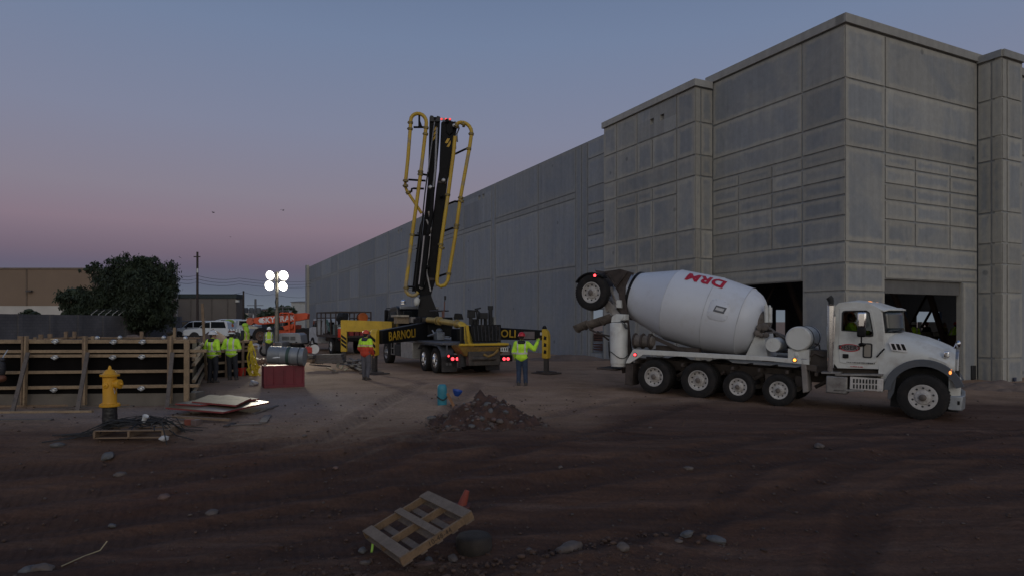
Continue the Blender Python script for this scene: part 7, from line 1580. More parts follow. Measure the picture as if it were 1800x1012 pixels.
# ================================================================== PLANT AND VEHICLES BEHIND
ORG = M('plant_orange', (.62, .085, .025), .5, var=.1, dirt=.2, dcol=(.2, .08, .05))
def telehandler():
    Y = 55.0; b = on(492, Y); t = thing('telehandler', 'orange telescopic handler with lettered boom behind the light tower', 'telehandler', b)
    P = lambda u, v, y=Y: at(u, v, y)-b
    def pr(pts, y0, y1, name, m, par=None, bev=.02): mb = MB(); mb.prism([P(u, v, y0) for u, v in pts], (0, y1-y0, 0)); return mb.build(name, m, par or t, bevel=bev)
    bo = pr(((443, 561), (449, 557.5), (537, 549), (541, 551), (540, 560), (526, 563), (503, 566), (454, 570), (446, 567)), Y-1.2, Y-.6, 'boom', ORG)
    a, b2 = P(470, 562.3, Y-1.21), P(508, 559.1, Y-1.21); text_mesh('lettering', 'SKYTRAK', .62, (a+b2)/2, b2-a, V((0, 0, 1)), M('letter_white', (.7, .7, .7), bump=0), bo, .004, bold=.02)
    p = P(459, 562.5, Y-1.22); mb = MB(); mb.lathe([(.22, 0), (.22, .02), (.0, .03)], p, (0, -1, 0), 6); mb.build('badge', M('letter_white', (.7, .7, .7)), bo)
    mb = MB(); p = P(442, 564, Y-.9); mb.lathe([(.30, -.3), (.30, .3)], p, (0, 1, 0), 16); mb.lathe([(.14, -.34), (.14, -.3)], p, (0, 1, 0), 12); mb.build('boom_nose', M('nose_orange', (.5, .12, .06), .6, dirt=.3), t)
    pr(((437, 572), (452, 574), (455, 578), (440, 577)), Y-1.0, Y-.2, 'fork_carriage', M('fork_white', (.5, .48, .4), .6, dirt=.3))
    pr(((486, 574), (518, 570), (518, 588), (486, 586)), Y-1.0, Y+.8, 'chassis', ORG, bev=.05); pr(((497, 573), (517, 568), (514, 577), (500, 580)), Y-1.3, Y-1.0, 'side_cover', ORG)
    pr(((520, 578), (545, 575), (545, 588), (520, 590)), Y-.9, Y+.7, 'rear_frame', M('frame_black', (.02, .02, .02)))
    mb = MB()
    cg = [(489, 584), (489, 555), (493, 550), (514, 550), (518, 553), (518, 584)]
    for y in (Y-1.5, Y-.2):
        q = [P(u, v, y) for u, v in cg]
        mb.tube(q, .07, 8)
    for u, v in ((493, 550), (514, 550), (509, 550)): mb.tube([P(u, v, Y-1.5), P(u, v, Y-.2)], .06, 7)
    mb.tube([P(508, 550, Y-1.5), P(508.5, 584, Y-1.5)], .07, 8); mb.build('cab_cage', ORG, t)
    mb = MB(); p = P(497, 576, Y-.9); mb.box(p, (.6, .6, .25)); mb.box(p+V((.25, 0, .4)), (.12, .5, .7)); mb.build('seat', BLACKM, t, bevel=.05)
    for u, v in ((459, 592), (533, 594)):
        for y in (Y-1.5, Y+1.0): p = P(u, v, y); wheel(t, p.x, p.y, .66 if u < 500 else .62, .66, .42, -1, rim=M('rim_brown', (.12, .07, .05), .7))
    mb = MB(); mb.tube([P(459, 592, Y-1.4), P(459, 592, Y+1)], .12, 8); mb.tube([P(533, 594, Y-1.4), P(533, 594, Y+1)], .12, 8); mb.beam(P(459, 588, Y), P(535, 588, Y), .7, .5); mb.build('underframe', M('frame_black', (.02, .02, .02)), t)
telehandler()
def compressor():
    Y = 40.5; b = on(509, Y); t = thing('air_compressor', 'grey towable compressor with slatted vents in front of the orange handler', 'compressor', b); P = lambda u, v, y=Y: at(u, v, y)-b
    g_ = M('canopy_grey', (.27, .28, .295), .5, var=.08, dirt=.2)
    mb = MB(); mb.prism([P(u, v) for u, v in ((487.5, 602), (488, 589), (491, 585), (523, 584.5), (528, 588), (530, 603))], (0, 1.3, 0)); mb.build('canopy', g_, t, bevel=.05, seg=3)
    for u0, u1 in ((496, 508.5), (510.5, 519)):
        for k in range(4): mb = MB(); a, c = P(u0, 591.5+1.7*k, Y-.01), P(u1, 591.5+1.7*k, Y-.01); mb.beam(a, c, .03, .035); mb.build('vent_slat', M('vent_dark', (.05, .055, .06)), t, smooth=0)
    for u in (503, 521): mb = MB(); mb.ell(P(u, 601, Y-.02), (.06, .03, .04), 8); mb.build('latch', BLACK, t)
    for y in (.1, 1.2): wheel(t, P(517.5, 612, Y).x, y, .34, .34, .2, -1)
    mb = MB(); mb.beam(P(489, 606, Y+.6), P(530, 606, Y+.6), .9, .12); mb.tube([P(489, 606, Y+.6), P(478, 615, Y+.6)], .05, 6); mb.tube([P(527, 605, Y), P(530, 617, Y)], .05, 6); mb.build('chassis', BLACK, t)
compressor()
def flatbed():
    Y = 42.0; hd = V((-.52, .854, 0)).normalized(); lf = V((-hd.y, hd.x, 0)); b = on(622, Y)
    X = Matrix(((hd.x, lf.x, 0, b.x), (hd.y, lf.y, 0, b.y), (0, 0, 1, b.z), (0, 0, 0, 1))); I = X.inverted()
    t = thing('flatbed_truck', 'old flatbed truck loaded with tank, hoses and tools beyond the yellow outrigger', 'flatbed truck', mat=X)
    fr = M('bed_rust', (.05, .036, .03), .8, dirt=.4); zb = 1.15; W_ = 2.3; Lb = 4.6
    mb = MB(); mb.box((Lb/2, 0, zb), (Lb, W_, .14)); mb.beam((0, .4, .9), (Lb+1.6, .4, .9), .12, .25); mb.beam((0, -.4, .9), (Lb+1.6, -.4, .9), .12, .25); mb.build('flat_bed', fr, t, bevel=.01)
    for s in (-1, 1):
        for x in (.05, 1.2, 2.4, 3.5, Lb-.05): mb = MB(); mb.beam((x, s*W_/2, zb), (x, s*W_/2, 2.75), .07, .07); mb.build('rack_post', fr, t)
        for z in (2.35, 2.72): mb = MB(); mb.beam((0, s*W_/2, z), (Lb, s*W_/2, z), .06, .08); mb.build('rack_rail', fr, t)
    for x in (.05, Lb-.05):
        mb = MB(); mb.beam((x, -W_/2, 2.72), (x, W_/2, 2.72), .06, .08); mb.build('rack_rail', fr, t)
    mb = MB(); mb.box((0, 0, .98), (.1, W_, .22)); mb.box((.05, -.9, .6), (.05, .5, .7)); mb.box((.05, .9, .6), (.05, .5, .7)); mb.build('rear_bumper', BLACK, t, bevel=.01)
    for s in (-1, 1):
        wheel(t, 1.3, s*.98, .52, .52, .28, s, rim=M('rim_pale', (.55, .55, .53), .5), dual=True); wheel(t, 6.0, s*.98, .50, .50, .28, s, rim=M('rim_pale', (.5, .5, .5)))
    for s in (-1, 1): mb = MB(); mb.ell((-.07, s*.95, .98), (.03, .07, .06), 8); mb.build('tail_lamp', M('lamp_red_dull', (.25, .02, .02), .3), t)
    mb = MB(); mb.prism([(x, -1.05, z) for x, z in ((4.9, .9), (4.9, 2.3), (5.9, 2.3), (6.3, 1.75), (7.1, 1.65), (7.15, .7), (4.9, .6))], (0, 2.1, 0)); cb = mb.build('cab', M('cab_white_old', (.46, .47, .48), .5, dirt=.35), t, bevel=.06, seg=3)
    mb = MB(); mb.prism([(x, 1.055, z) for x, z in ((5.05, 1.75), (5.05, 2.18), (5.85, 2.18), (6.12, 1.75))], (0, .01, 0)); mb.build('side_window', GLASS, cb, smooth=0)
    mb = MB(); mb.box((4.89, 0, 1.98), (.02, 1.5, .4)); mb.build('rear_window', GLASS, cb, smooth=0)
    # a load of separate things standing on the bed
    top = zb+.07
    def load(name, lab, cat, x, y, parts, z=top, rz=0):
        q = thing(name, lab, cat, X @ V((x, y, z)), atan2(hd.y, hd.x)+rz)
        for nm, mb, m in parts: mb.build(nm, m, q)
    WT = M('tank_white', (.42, .44, .45), .5, dirt=.25)
    load('water_tank', 'white plastic water tank lying on the flatbed behind the cab', 'tank', 3.7, .1, [('tank', MB().lathe([(.2, -.85), (.5, -.8), (.56, -.7), (.56, .7), (.5, .8), (.2, .85)], (0, 0, .60), (0, 1, 0), 24), WT), ('cradle', MB().box((0, 0, .08), (.9, 1.5, .16)), fr), ('tank_strap', MB().lathe([(.565, -.03), (.575, 0), (.565, .03)], (0, .4, .6), (0, 1, 0), 24), BLACKM)])
    load('engine_pump', 'dark engine driven pump on the flatbed beside the water tank', 'pump', 2.3, .75, [('engine', MB().box((0, 0, .35), (.6, .5, .5)).box((.1, 0, .7), (.3, .3, .3)), BLACK), ('pulley', MB().lathe([(.3, -.04), (.3, .04)], (-.1, .35, .45), (0, 1, 0), 18), DULLM), ('frame', MB().box((0, 0, .04), (.9, .6, .08)), fr)])
    load('black_tarp_bundle', 'black covered seat standing highest on the flatbed load', 'seat', .9, .45, [('backrest', MB().rock((0, 0, 1.15), .42, 5, .95, 3), BLACKM), ('pedestal', MB().tube([(0, 0, 0), (0, 0, .9)], .06, 8), fr)])
    load('hose_reel', 'orange cable reel hanging high at the back right of the flatbed', 'reel', .5, -.75, [('orange_cable', MB().lathe([(.22, -.14), (.32, -.12), (.32, .12), (.22, .14)], (0, 0, 1.15), (1, 0, 0), 20), M('cable_orange', (.52, .12, .02), .6)), ('flange', MB().lathe([(.36, .14), (.36, .17)], (0, 0, 1.15), (1, 0, 0), 20), BLACK), ('reel_stand', MB().beam((0, -.2, 0), (0, 0, 1.1), .05, .05).beam((0, .2, 0), (0, 0, 1.1), .05, .05), fr)])
    load('water_cooler', 'red drinks cooler with white lid hanging on the tailgate of the flatbed', 'cooler', -.25, .85, [('tank', MB().lathe([(.24, 0), (.26, .03), (.26, .55), (.24, .56)], n=20), M('cooler_red', (.62, .05, .025), .5, bump=0)), ('lid', MB().lathe([(.27, .56), (.28, .6), (.2, .64), (0, .65)], n=20), M('cooler_white', (.6, .6, .58), .5, bump=0)), ('spigot', MB().tube([(-.26, 0, .08), (-.33, 0, .08), (-.33, 0, .04)], .025, 6), WT), ('bracket', MB().box((.15, 0, -.03), (.6, .5, .05)), fr)], z=top-.1)
    rg = random.Random(6)
    for k, (lab, x, y, c) in enumerate((('red fuel can at the left among the cans on the tailgate', .3, .1, (.30, .03, .03)), ('dark red jerry can in the middle of the tailgate', .3, -.25, (.18, .03, .035)), ('red tool tub at the right end of the tailgate', .3, -.62, (.35, .03, .045)))):
        load('fuel_can', lab, 'can', x, y, [('can', MB().box((0, 0, .2), (.28, .26, .40)).box((0, 0, .42), (.2, .14, .06)), M('can_%d' % k, c, .5)), ('spout', MB().tube([(0, .08, .42), (-.05, .1, .52)], .03, 7), BLACK), ('handle', MB().tube([(0, -.1, .42), (0, -.08, .5), (0, .04, .5), (0, .06, .42)], .015, 6), BLACK)])
    hs = M('hose_green', (.06, .12, .10), .6)
    for k, lab in enumerate(('green hose looped over the left rack of the flatbed', 'dark hose coiled in the middle of the flatbed rack')):
        mb = MB(); pts = [V((1.9-.9*k+.35*sin(a*.9), 1.12-.5*k, 1.85+.4*sin(a)*(1-.2*k))) for a in [j*.45 for j in range(24)]]
        mb.tube([X @ p for p in pts], .03, 6); o = mb.build('hose', hs if k == 0 else BLACKM); tag(o, lab, 'hose')
    for k, (lab, x, y, sx_, sy_, sz_, c) in enumerate((('rusty toolbox low in the middle of the flatbed', 1.5, -.2, .9, .6, .55, (.10, .05, .035)), ('brown crate against the right rack of the flatbed', 2.2, -.7, .7, .5, .8, (.12, .07, .05)), ('grey gang box at the left rear corner of the flatbed', .55, .95, .5, .35, .7, (.10, .13, .12)))):
        load('toolbox', lab, 'toolbox', x, y, [('box', MB().box((0, 0, sz_/2), (sx_, sy_, sz_-.08)), M('load_%d' % k, c, .6, dirt=.3)), ('lid', MB().box((0, 0, sz_-.02), (sx_+.03, sy_+.03, .06)), M('load_%d' % k, c)), ('hasp', MB().box((-sx_/2-.01, 0, sz_-.1), (.02, .06, .12)), DULLM)])
flatbed()
def pickup(lab, u, Y, m, kind, rz=0, s=1.0):
    b = on(u, Y); t = thing('pickup_truck' if kind != 'suv' else 'parked_car', lab, 'pickup' if kind != 'suv' else 'car', b, rz, 'vehicles parked behind the site'); t.scale = (s, s, s)
    # faces -x
    cr = [(-2.75, .55), (-2.8, .95), (-2.6, 1.12), (-1.45, 1.2), (-.75, 1.78), (-.2, 1.9), (1.0, 1.9), (1.2, 1.75), (1.28, 1.15), (1.3, .5)] if kind != 'suv' else [(-2.3, .45), (-2.35, .8), (-1.3, 1.05), (-.5, 1.5), (.8, 1.55), (1.9, 1.1), (2.2, 1.0), (2.2, .45)]
    mb = MB(); mb.prism([(x, -.95, z) for x, z in cr], (0, 1.9, 0)); bo = mb.build('body', m, t, bevel=.06, seg=3)
    wins = [[(-1.3, 1.25), (-.75, 1.72), (-.35, 1.78), (-.35, 1.25)], [(-.25, 1.25), (-.25, 1.8), (.95, 1.8), (1.1, 1.25)]] if kind != 'suv' else [[(-1.1, 1.06), (-.45, 1.42), (.2, 1.46), (.2, 1.06)], [(.28, 1.06), (.28, 1.46), (.75, 1.46), (1.5, 1.08)]]
    for w_ in wins: mb = MB(); mb.prism([(x, -.953, z) for x, z in w_], (0, -.012, 0)); mb.build('side_window', GLASS, bo, smooth=0)
    mb = MB(); a, c = (cr[3], cr[4]) if kind != 'suv' else (cr[2], cr[3]); mb.prism([(a[0]-.02, -.8, a[1]+.05), (a[0]-.02, .8, a[1]+.05), (c[0]-.03, .72, c[1]-.02), (c[0]-.03, -.72, c[1]-.02)], (-.02, 0, .012)); mb.build('windscreen', GLASS, bo, smooth=0)
    if kind != 'suv':
        mb = MB(); mb.ring([(1.3, -.95, .55), (3.0, -.95, .55), (3.0, .95, .55), (1.3, .95, .55)], [(1.36, -.89, .55), (2.94, -.89, .55), (2.94, .89, .55), (1.36, .89, .55)], (0, 0, .62)); mb.box((2.15, 0, .7), (1.6, 1.8, .06)); bd = mb.build('cargo_bed', m, t, bevel=.02)
        if kind == 'stakes':
            for k in range(7): mb = MB(); mb.box((1.42+.26*k, -.97, .87), (.05, .03, .60)); mb.build('bed_rib', M('rib_dark', (.07, .08, .10), .6), bd, smooth=0)
        if kind == 'canopy':
            mb = MB(); mb.prism([(x, -.93, z) for x, z in ((1.3, 1.17), (1.35, 1.85), (2.8, 1.85), (3.0, 1.2))], (0, 1.86, 0)); cp_ = mb.build('canopy', m, t, bevel=.05); mb = MB(); mb.prism([(x, -.935, z) for x, z in ((1.5, 1.3), (1.52, 1.72), (2.68, 1.72), (2.8, 1.3))], (0, -.01, 0)); mb.build('canopy_window', GLASS, cp_, smooth=0)
    for x in (-1.75, 2.1 if kind != 'suv' else 1.4):
        for sd in (-1, 1):
            wheel(t, x, sd*.82, .40 if kind != 'suv' else .34, .40 if kind != 'suv' else .34, .26, sd, rim=DULLM, lugs=5)
        mb = MB(); mb.lathe([(.47, 0), (.47, .02)], (x, -.945, .42), (0, -1, 0), 20); mb.build('wheel_well', BLACKM, t)
    mb = MB(); mb.box((-2.78 if kind != 'suv' else -2.3, 0, .62), (.16, 1.9, .2)); mb.build('bumper', DULLM, t, bevel=.03)
    for sd in (-1, 1): mb = MB(); mb.box((-2.72 if kind != 'suv' else -2.28, sd*.75, .92 if kind != 'suv' else .75), (.12, .3, .18)); mb.build('headlight', M('lamp_lens', (.8, .8, .8)), t, bevel=.02)
    mb = MB(); mb.box((3.0 if kind != 'suv' else 2.2, -.85, .95 if kind != 'suv' else .85), (.05, .14, .25)); mb.build('tail_lamp', M('lamp_red_dull', (.25, .02, .02)), t)
    mb = MB(); mb.box((-.95, -1.05, 1.25 if kind != 'suv' else 1.05), (.12, .2, .16)); mb.build('wing_mirror', M('mirror_black', (.02, .02, .02)), t, bevel=.03)
CW = M('car_white', (.62, .66, .70), .3, var=.03, bump=0); CN = M('car_navy', (.02, .027, .04), .3, bump=0)
pickup('white crew cab pickup nearest in the row, behind the sand heap', 384, 60, CW, 'stakes'); pickup('white pickup parked just left of and behind the nearest one', 353, 66, CW, 'plain'); pickup('white pickup with a windowed canopy at the right end of the row', 400, 70, CW, 'canopy', s=1.1); pickup('dark navy pickup half hidden at the left end of the row', 331, 70, CN, 'plain'); pickup('dark pickup parked at the right end before the orange boom', 444, 72, CN, 'plain')
mb = MB(); b = on(418, 55.5); o = thing('orange_bundle', 'orange and lime safety bundle piled on the nearest white pickup bed', 'bundle', at(398.5, 569, 60)+V((0, 0, -.35))); mb.rock((0, 0, .22), .5, 41, .5, 2); mb.build('orange_cloth', M('cloth_orange', (.5, .12, .04), .8), o); mb = MB(); mb.rock((.15, .1, .55), .35, 43, .6, 2); mb.build('lime_cloth', M('cloth_lime', (.3, .42, .06), .8), o)
# ================================================================== HEAPS
def heap(name, lab, c, rx, ry, h, m, seed, n=56, peaks=(), rough=.12, cat='heap'):
    t = thing(name, lab, cat, V((c.x, c.y, 0))); vs = []; k = n
    for j in range(k+1):
        for i in range(k+1):
            x, y = (i/k-.5)*2.4*rx, (j/k-.5)*2.4*ry; r = sqrt((x/rx)**2+(y/ry)**2); r += .18*noise.noise((x/rx*2.2, y/ry*2.2, seed))
            z = h*max(0, 1-r)**.85*(1+.25*noise.noise((x*1.2/rx+seed, y*1.2/ry, 1)))
            for px_, py_, ph, pr in peaks: z = max(z, ph*max(0, 1-sqrt(((x-px_)/pr)**2+((y-py_)/pr)**2)))
            if z > 0: z += rough*h*(noise.noise((x*5/rx, y*5/ry, seed+3))+.5*noise.noise((x*13/rx, y*13/ry, seed)))
            vs.append((x, y, H(c.x+x, c.y+y)+z-.04))
    mb = MB(); mb.add(vs, [(j*(k+1)+i, j*(k+1)+i+1, (j+1)*(k+1)+i+1, (j+1)*(k+1)+i) for j in range(k) for i in range(k)]); mb.build('soil', m, t, smooth=180)
    return t
SOIL = M('soil_dark', (.060, .032, .024), .95, var=.45, scale=5, bump=1.0, bscale=22); SOILG = M('soil_brown', (.16, .115, .09), .95, var=.3, scale=1, bump=.8, bscale=8, dirt=.4, dcol=(.09, .06, .05)); SANDM = M('sand_brown', (.075, .054, .045), .95, var=.12, scale=2, bump=.4, bscale=20)
g = gat(850, 752); hc = V((g.x, g.y+.75, 0)); heap('dirt_heap', 'dark heap of earth and cobbles in the middle of the road', hc, 1.22, 1.0, .62, SOIL, 2., 76, ((-.12, .1, .74, .62), (.38, .05, .52, .55), (.75, -.1, .28, .5), (-.7, -.3, .25, .5)), .26)
heap('far_mound', 'long lumpy mound of brown spoil behind the rear form', on(238, 44), 3.0, 2.2, 1.25, SOILG, 5., 60, ((1.4, 0, 1.0, 1.2), (-.6, .2, 1.25, 1.4)), .22); heap('sand_heap', 'smooth cone of sand behind the two lime jackets', on(375, 37), 2.1, 1.8, 1.75, SANDM, 9., 40, (), .03); heap('low_mound', 'low reddish mound between the form and the white pickups', on(318, 41), 1.6, 1.4, .85, SOILG, 7., 36)
heap('wall_mound', 'low ridge of loose earth at the foot of the long wall', on(1003, 36), 2.6, 1.2, .35, SOILG, 4., 40, (), .25); heap('spoil_ridge', 'low spoil ridge at the foot of the right pilaster', on(1770, 24.5), 2.4, 1.0, .35, SOILG, 6., 40, (), .3)
# cobbles on the heap
rg = random.Random(12); STN = [M('stone_tan', (.10, .08, .07), .9, var=.25, scale=9), M('stone_grey', (.095, .092, .092), .85, var=.25, scale=9), M('stone_red', (.12, .075, .062), .9, var=.25, scale=9)]
dg = bpy.context.evaluated_depsgraph_get()
hs_ = bpy.data.objects['dirt_heap'].children[0]; HV = [v.co.copy() for v in hs_.data.vertices]
def heap_z(x, y):
    k = 76; fx = (x/(2.4*1.22)+.5)*k; fy = (y/(2.4*1.0)+.5)*k; i, j = int(max(0, min(k-1, fx))), int(max(0, min(k-1, fy))); return HV[j*(k+1)+i].z
cn = ['tan', 'grey', 'reddish']
for k in range(110):
    while True:
        x, y = rg.gauss(-.05, .75), rg.uniform(-1.15, .35)
        if x*x/1.6+y*y < 1.6: break
    s_ = rg.choice((.025, .03, .035, .045, .06, .08)); mb = MB(); mb.rock((0, 0, 0), s_, k+1, .65, 2); i = rg.choice((0, 0, 1, 2)); o = mb.build('cobble', STN[i], loc=V((hc.x+x, hc.y+y, heap_z(x, y)+s_*.25))); tag(o, '%s cobble lying on the dark heap of earth among many alike' % cn[i], 'cobble', 'cobbles on the dirt heap')
# stones scattered over the ground, the large ones things of their own
big = ((1000, 976, .17, 0, 'large tan boulder at the bottom edge, right of the tilted pallet'), (1258, 952, .115, 1, 'smooth grey cobble, right one of the pair at the bottom'), (1208, 950, .095, 1, 'dark grey cobble, left one of the pair at the bottom'), (1192, 963, .05, 0, 'small tan stone below the pair of grey cobbles'), (1440, 785, .11, 0, 'tan stone alone in the road before the mixer truck'), (1210, 823, .07, 0, 'flat tan stone in the road left of centre right'), (637, 968, .065, 1, 'small dark stone at the left tip of the tilted pallet'), (642, 992, .06, 0, 'tan stone at the bottom left of the tilted pallet'), (796, 985, .085, 0, 'round pale cobble just right of the pallet foot'), (748, 996, .11, 2, 'flat reddish stone under the pallet foot'), (754, 985, .06, 1, 'round grey stone wedged under the pallet foot'), (101, 785, .10, 1, 'grey stone left of the wire pallet'), (189, 804, .13, 1, 'flat grey stone in front of the wire pallet'), (211, 835, .09, 0, 'tan stone alone below the wire pallet'), (288, 876, .10, 2, 'flat reddish stone low at centre left'), (373, 905, .09, 0, 'long tan stone low at centre left'), (197, 926, .06, 1, 'small round grey stone at lower left'), (50, 1001, .10, 1, 'flat grey stone at the bottom left corner'), (75, 1000, .13, 0, 'long tan stone at the bottom left corner'), (535, 767, .06, 0, 'small tan stone right of the plywood'), (1143, 752, .05, 0, 'small tan stone near the second mixer wheel'), (985, 820, .05, 0, 'small tan stone left of centre in the road'), (590, 826, .05, 2, 'small reddish stone left of the dirt heap'), (930, 968, .05, 0, 'small stone between the pallet and the boulder'), (1095, 985, .10, 0, 'broken tan stone right of the boulder'))
for k, (u, v, s_, i, lab) in enumerate(big):
    g = gat(u, v); mb = MB(); mb.rock((0, 0, 0), s_, k+200, .5, 3, rough=.25); o = mb.build('stone', STN[i], loc=V((g.x, g.y, H(g.x, g.y)+s_*.18))); tag(o, lab, 'stone', 'stones on the ground')
mb = MB(); rg = random.Random(31)
for k in range(1000):
    u = rg.uniform(-100, 1900); v = 600+430*rg.random()**.8; g = gat(u, v) if v > 640 else None
    if g is None or g.y > 26: continue
    s_ = rg.choice((.009, .012, .012, .016, .02, .03))*(1 if g.y > 9 else .8); mb.rock((g.x, g.y, H(g.x, g.y)+s_*.2), s_, k, .6, 1)
for k in range(1500):
    u = rg.uniform(150, 1350); v = rg.uniform(935, 1030); g = gat(u, v); w_ = -.37*g.x+.93*g.y
    if w_ > 8.5-.5*rg.random() or g.x > 1.0+3.5*rg.random()**2: continue
    s_ = rg.choice((.010, .012, .015, .018, .022, .03, .045)); mb.rock((g.x, g.y, H(g.x, g.y)+s_*.15), s_, k+5000, .7, 1, 1)
for k in range(3600):
    y_ = 6.6+13*rg.random()**1.7; x_ = (rg.random()-.5)*2*.85*y_; n_ = noise.noise((x_*.6, y_*.6, 3.))
    if n_ < rg.uniform(-.25, .35): continue
    s_ = rg.choice((.008, .012, .016, .022, .03)); mb.rock((x_, y_, H(x_, y_)+s_*.2), s_, k+9000, .75, 1, 1)
for k in range(700):
    a_ = rg.uniform(0, 6.283); q_ = rg.random()**.5*1.5; x_, y_ = q_*cos(a_), q_*sin(a_)*.9
    if abs(x_) > 1.4 or abs(y_) > 1.15: continue
    s_ = rg.choice((.012, .018, .026, .036)); mb.rock((hc.x+x_, hc.y+y_, max(heap_z(x_, y_), H(hc.x+x_, hc.y+y_))+s_*.2), s_, k+15000, .8, 1, rg.choice((1, 1, 0)))
o = mb.build('gravel', [M('pebble', (.075, .056, .048), .9, var=.5, scale=3), M('clod', (.070, .042, .031), .95, var=.4, scale=8)], smooth=60); tag(o, kind='stuff')
# straw-like stick and scraps
mb = MB(); a = gat(108, 994); b_ = gat(176, 968); mb.tube([a-a+V((0, 0, .02)), (b_-a)*.5+V((.0, .05, .03)), (b_-a)+V((0, 0, .03)), (b_-a)+V((.04, .08, .12))], .009, 5); o = mb.build('stick', M('straw', (.30, .25, .15), .8), loc=V((a.x, a.y, H(a.x, a.y)))); tag(o, 'pale bent stick lying at the lower left of the road', 'stick')
# centre: teal drum, blue bowl, timber stub by the heap
g = gat(776, 713); s_ = g.y/F; TEAL = M('teal_plastic', (.025, .20, .27), .5, var=.15, scale=4, bump=.2)
t = thing('teal_drum', 'teal plastic drum with a black strap standing left of the dirt heap', 'plastic drum', V((g.x, g.y+.15, H(g.x, g.y)))); r_ = 8.5*s_
mb = MB(); mb.lathe([(r_*.95, 0), (r_, .05), (r_, 37*s_*.75), (r_*.93, 37*s_*.93), (r_*.7, 37*s_), (0, 37*s_*1.01)], n=24)
mb.v = [(x*(1+.1*noise.noise((x*6, z*5, 1))), y, z) for x, y, z in mb.v]; mb.build('shell', TEAL, t)
mb = MB(); mb.tube([(cos(a)*r_*1.05, sin(a)*r_*1.05-.01, 13*s_+2.5*s_*sin(a*2+1)) for a in [2*pi*k/24 for k in range(25)]], .018, 6); mb.build('strap', BLACKM, t)
g2 = gat(801, 705); mb = MB(); q = 9*s_; mb.lathe([(q*.45, 0), (q*.9, .09), (q*1.05, .16), (q*1.0, .16), (q*.8, .1), (q*.4, .02), (0, .02)], (0, 0, .0), (.2, -.1, 1), 20); o = mb.build('blue_bowl', M('blue_plastic', (.012, .06, .30), .45), loc=V((g2.x, g2.y+.3, H(g2.x, g2.y)+.12))); tag(o, 'blue plastic bowl between the teal drum and the dirt heap', 'bowl')
mb = MB(); a = gat(799, 716); mb.beam((0, -.05, 0), (-.19, .1, .33), .07, .035, up=(0, 1, 0)); o = mb.build('timber_stub', wood_mat('stub_wood', (.26, .13, .06)), loc=V((a.x, a.y, H(a.x, a.y)))); tag(o, 'short reddish timber stub leaning between teal drum and dirt heap', 'timber')
# ground clutter by the orange jacket: timbers, scrap frame, cut-off saw, cream offcuts
for k, (u0, v0, u1, v1, Y, lab, m_) in enumerate(((546, 625, 602, 624, 29, 'long grey timber on top of the stack under the yellow outrigger', W4), (546, 630, 604, 629, 28.9, 'middle timber of the stack under the yellow outrigger', W3), (548, 635, 606, 634, 28.8, 'bottom timber of the stack under the yellow outrigger', W4), (531, 626, 553, 626, 28.5, 'short pale timber block left of the red engine', W4), (533, 633, 552, 633, 28.4, 'lower pale timber block left of the red engine', W2))):
    a, b = at(u0, v0, Y), at(u1, v1, Y); mb = MB(); c_ = (a+b)/2; mb.beam(a-c_, b-c_, .5, .13); o = mb.build('timber', m_, bevel=.008, loc=c_); tag(o, lab, 'timber', 'timbers stacked under the outrigger')
g = gat(561, 641); t = thing('small_engine', 'small dark red engine standing before the timber stack', 'engine', V((g.x, g.y, H(g.x, g.y)))); mb = MB(); mb.box((0, 0, .22), (.32, .35, .3)); mb.rock((0, 0, .42), .15, 6, .8); mb.build('block', M('engine_red', (.10, .02, .02), .6, dirt=.4), t, bevel=.04); mb = MB(); mb.lathe([(.15, 0), (.15, .05), (.05, .06)], (.0, -.18, .22), (0, -1, 0), 14); mb.build('recoil_cover', BLACK, t); mb = MB(); mb.tube([(-.2, -.15, .05), (-.2, -.15, .45), (.2, -.15, .45), (.2, -.15, .05)], .02, 6); mb.build('frame', BLACK, t)
g = gat(548, 623); t = thing('cutoff_saw', 'red and white cut-off saw on the timber blocks', 'saw', at(548, 622, 29.5)); mb = MB(); mb.box((-.1, 0, .2), (.36, .3, .3)); mb.build('motor', M('saw_red', (.45, .045, .03), .5), t, bevel=.06, seg=3); mb = MB(); mb.lathe([(.21, -.03), (.21, .03)], (.16, -.1, .24), (0, 1, 0), 20); mb.build('blade_guard', M('saw_white', (.6, .6, .58), .4), t); mb = MB(); mb.tube([(-.28, 0, .3), (-.1, 0, .46), (.1, 0, .44)], .025, 7); mb.build('handle', BLACK, t)
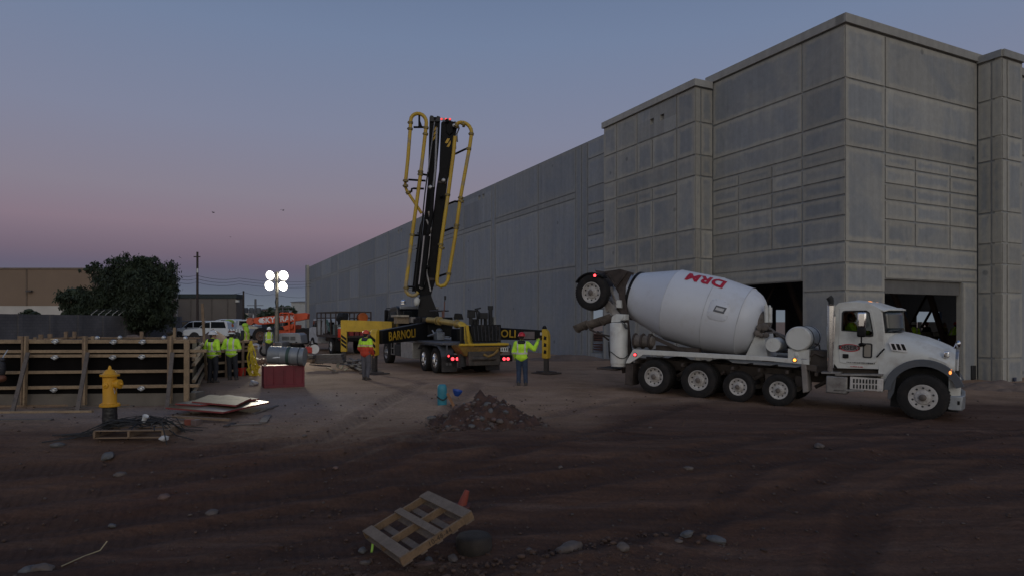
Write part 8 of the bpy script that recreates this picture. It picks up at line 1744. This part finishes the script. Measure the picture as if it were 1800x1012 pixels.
mb = MB(); mb.ell((0, 0, .05), (.16, .1, .06), 10); o = mb.build('yellow_glove', M('glove_yellow', (.55, .38, .05), .7), loc=at(535.5, 624.5, 28)); tag(o, 'yellow glove lying on the pale timber block', 'glove')
for k in range(9):
    u0, v0 = 600+k*5, 640+(k % 3)*4; a, b = gat(u0, v0-4), gat(u0+26, v0+9); mb = MB(); c_ = (a+b)/2; z_ = .05+.05*(k % 4); mb.beam(a-c_+V((0, 0, z_)), b-c_+V((0, 0, z_)), .12, .05); o = mb.build('scrap_board', (W4, W3, W3)[k % 3], bevel=.004, loc=c_); tag(o, 'grey scrap board in the loose heap beside the orange jacketed worker', 'board', 'scrap boards by the outrigger')
for k, (u0, v0, u1, v1) in enumerate(((612, 645, 640, 640), (604, 652, 650, 648))):
    a, b = gat(u0, v0), gat(u1, v1); mb = MB(); c_ = (a+b)/2; mb.beam(a-c_+V((0, 0, .28)), b-c_+V((0, 0, .22)), .5, .03); o = mb.build('grey_plywood', W4, bevel=.004, loc=c_); tag(o, ('grey scrap panel propped on the far side of the board heap', 'grey scrap panel lying nearest on the board heap')[k], 'panel')
for k, (u, v, c, lab) in enumerate(((593, 646, (.5, .48, .36), 'cream offcut standing left in the debris'), (599, 649, (.5, .48, .36), 'cream offcut lying in the middle of the debris'), (605, 651, (.5, .48, .4), 'cream offcut at the right of the debris'))):
    g = gat(u, v); mb = MB(); mb.beam((0, 0, .03), (.06+.05*k, .0, .28-.09*k), .12, .06); o = mb.build('offcut', M('cream_wood', c, .8), bevel=.006, loc=V((g.x, g.y, H(g.x, g.y)))); tag(o, lab, 'offcut', 'cream offcuts')
for k, (u0, v0, u1, v1) in enumerate(((575, 646, 592, 654), (545, 641, 580, 644), (583, 655, 594, 655))):
    a, b = gat(u0, v0), gat(u1, v1); mb = MB(); c_ = (a+b)/2; mb.beam(a-c_+V((0, 0, .03)), b-c_+V((0, 0, .03)), .10, .04); o = mb.build('board', (W1, RUST, W3)[k], loc=c_); tag(o, ('pale board end pointing at the camera near the cream offcuts', 'rusty bar lying before the timber stack', 'short dark board under the pale board end')[k], 'board', 'boards lying on the ground')
# wet concrete spill path by the forms
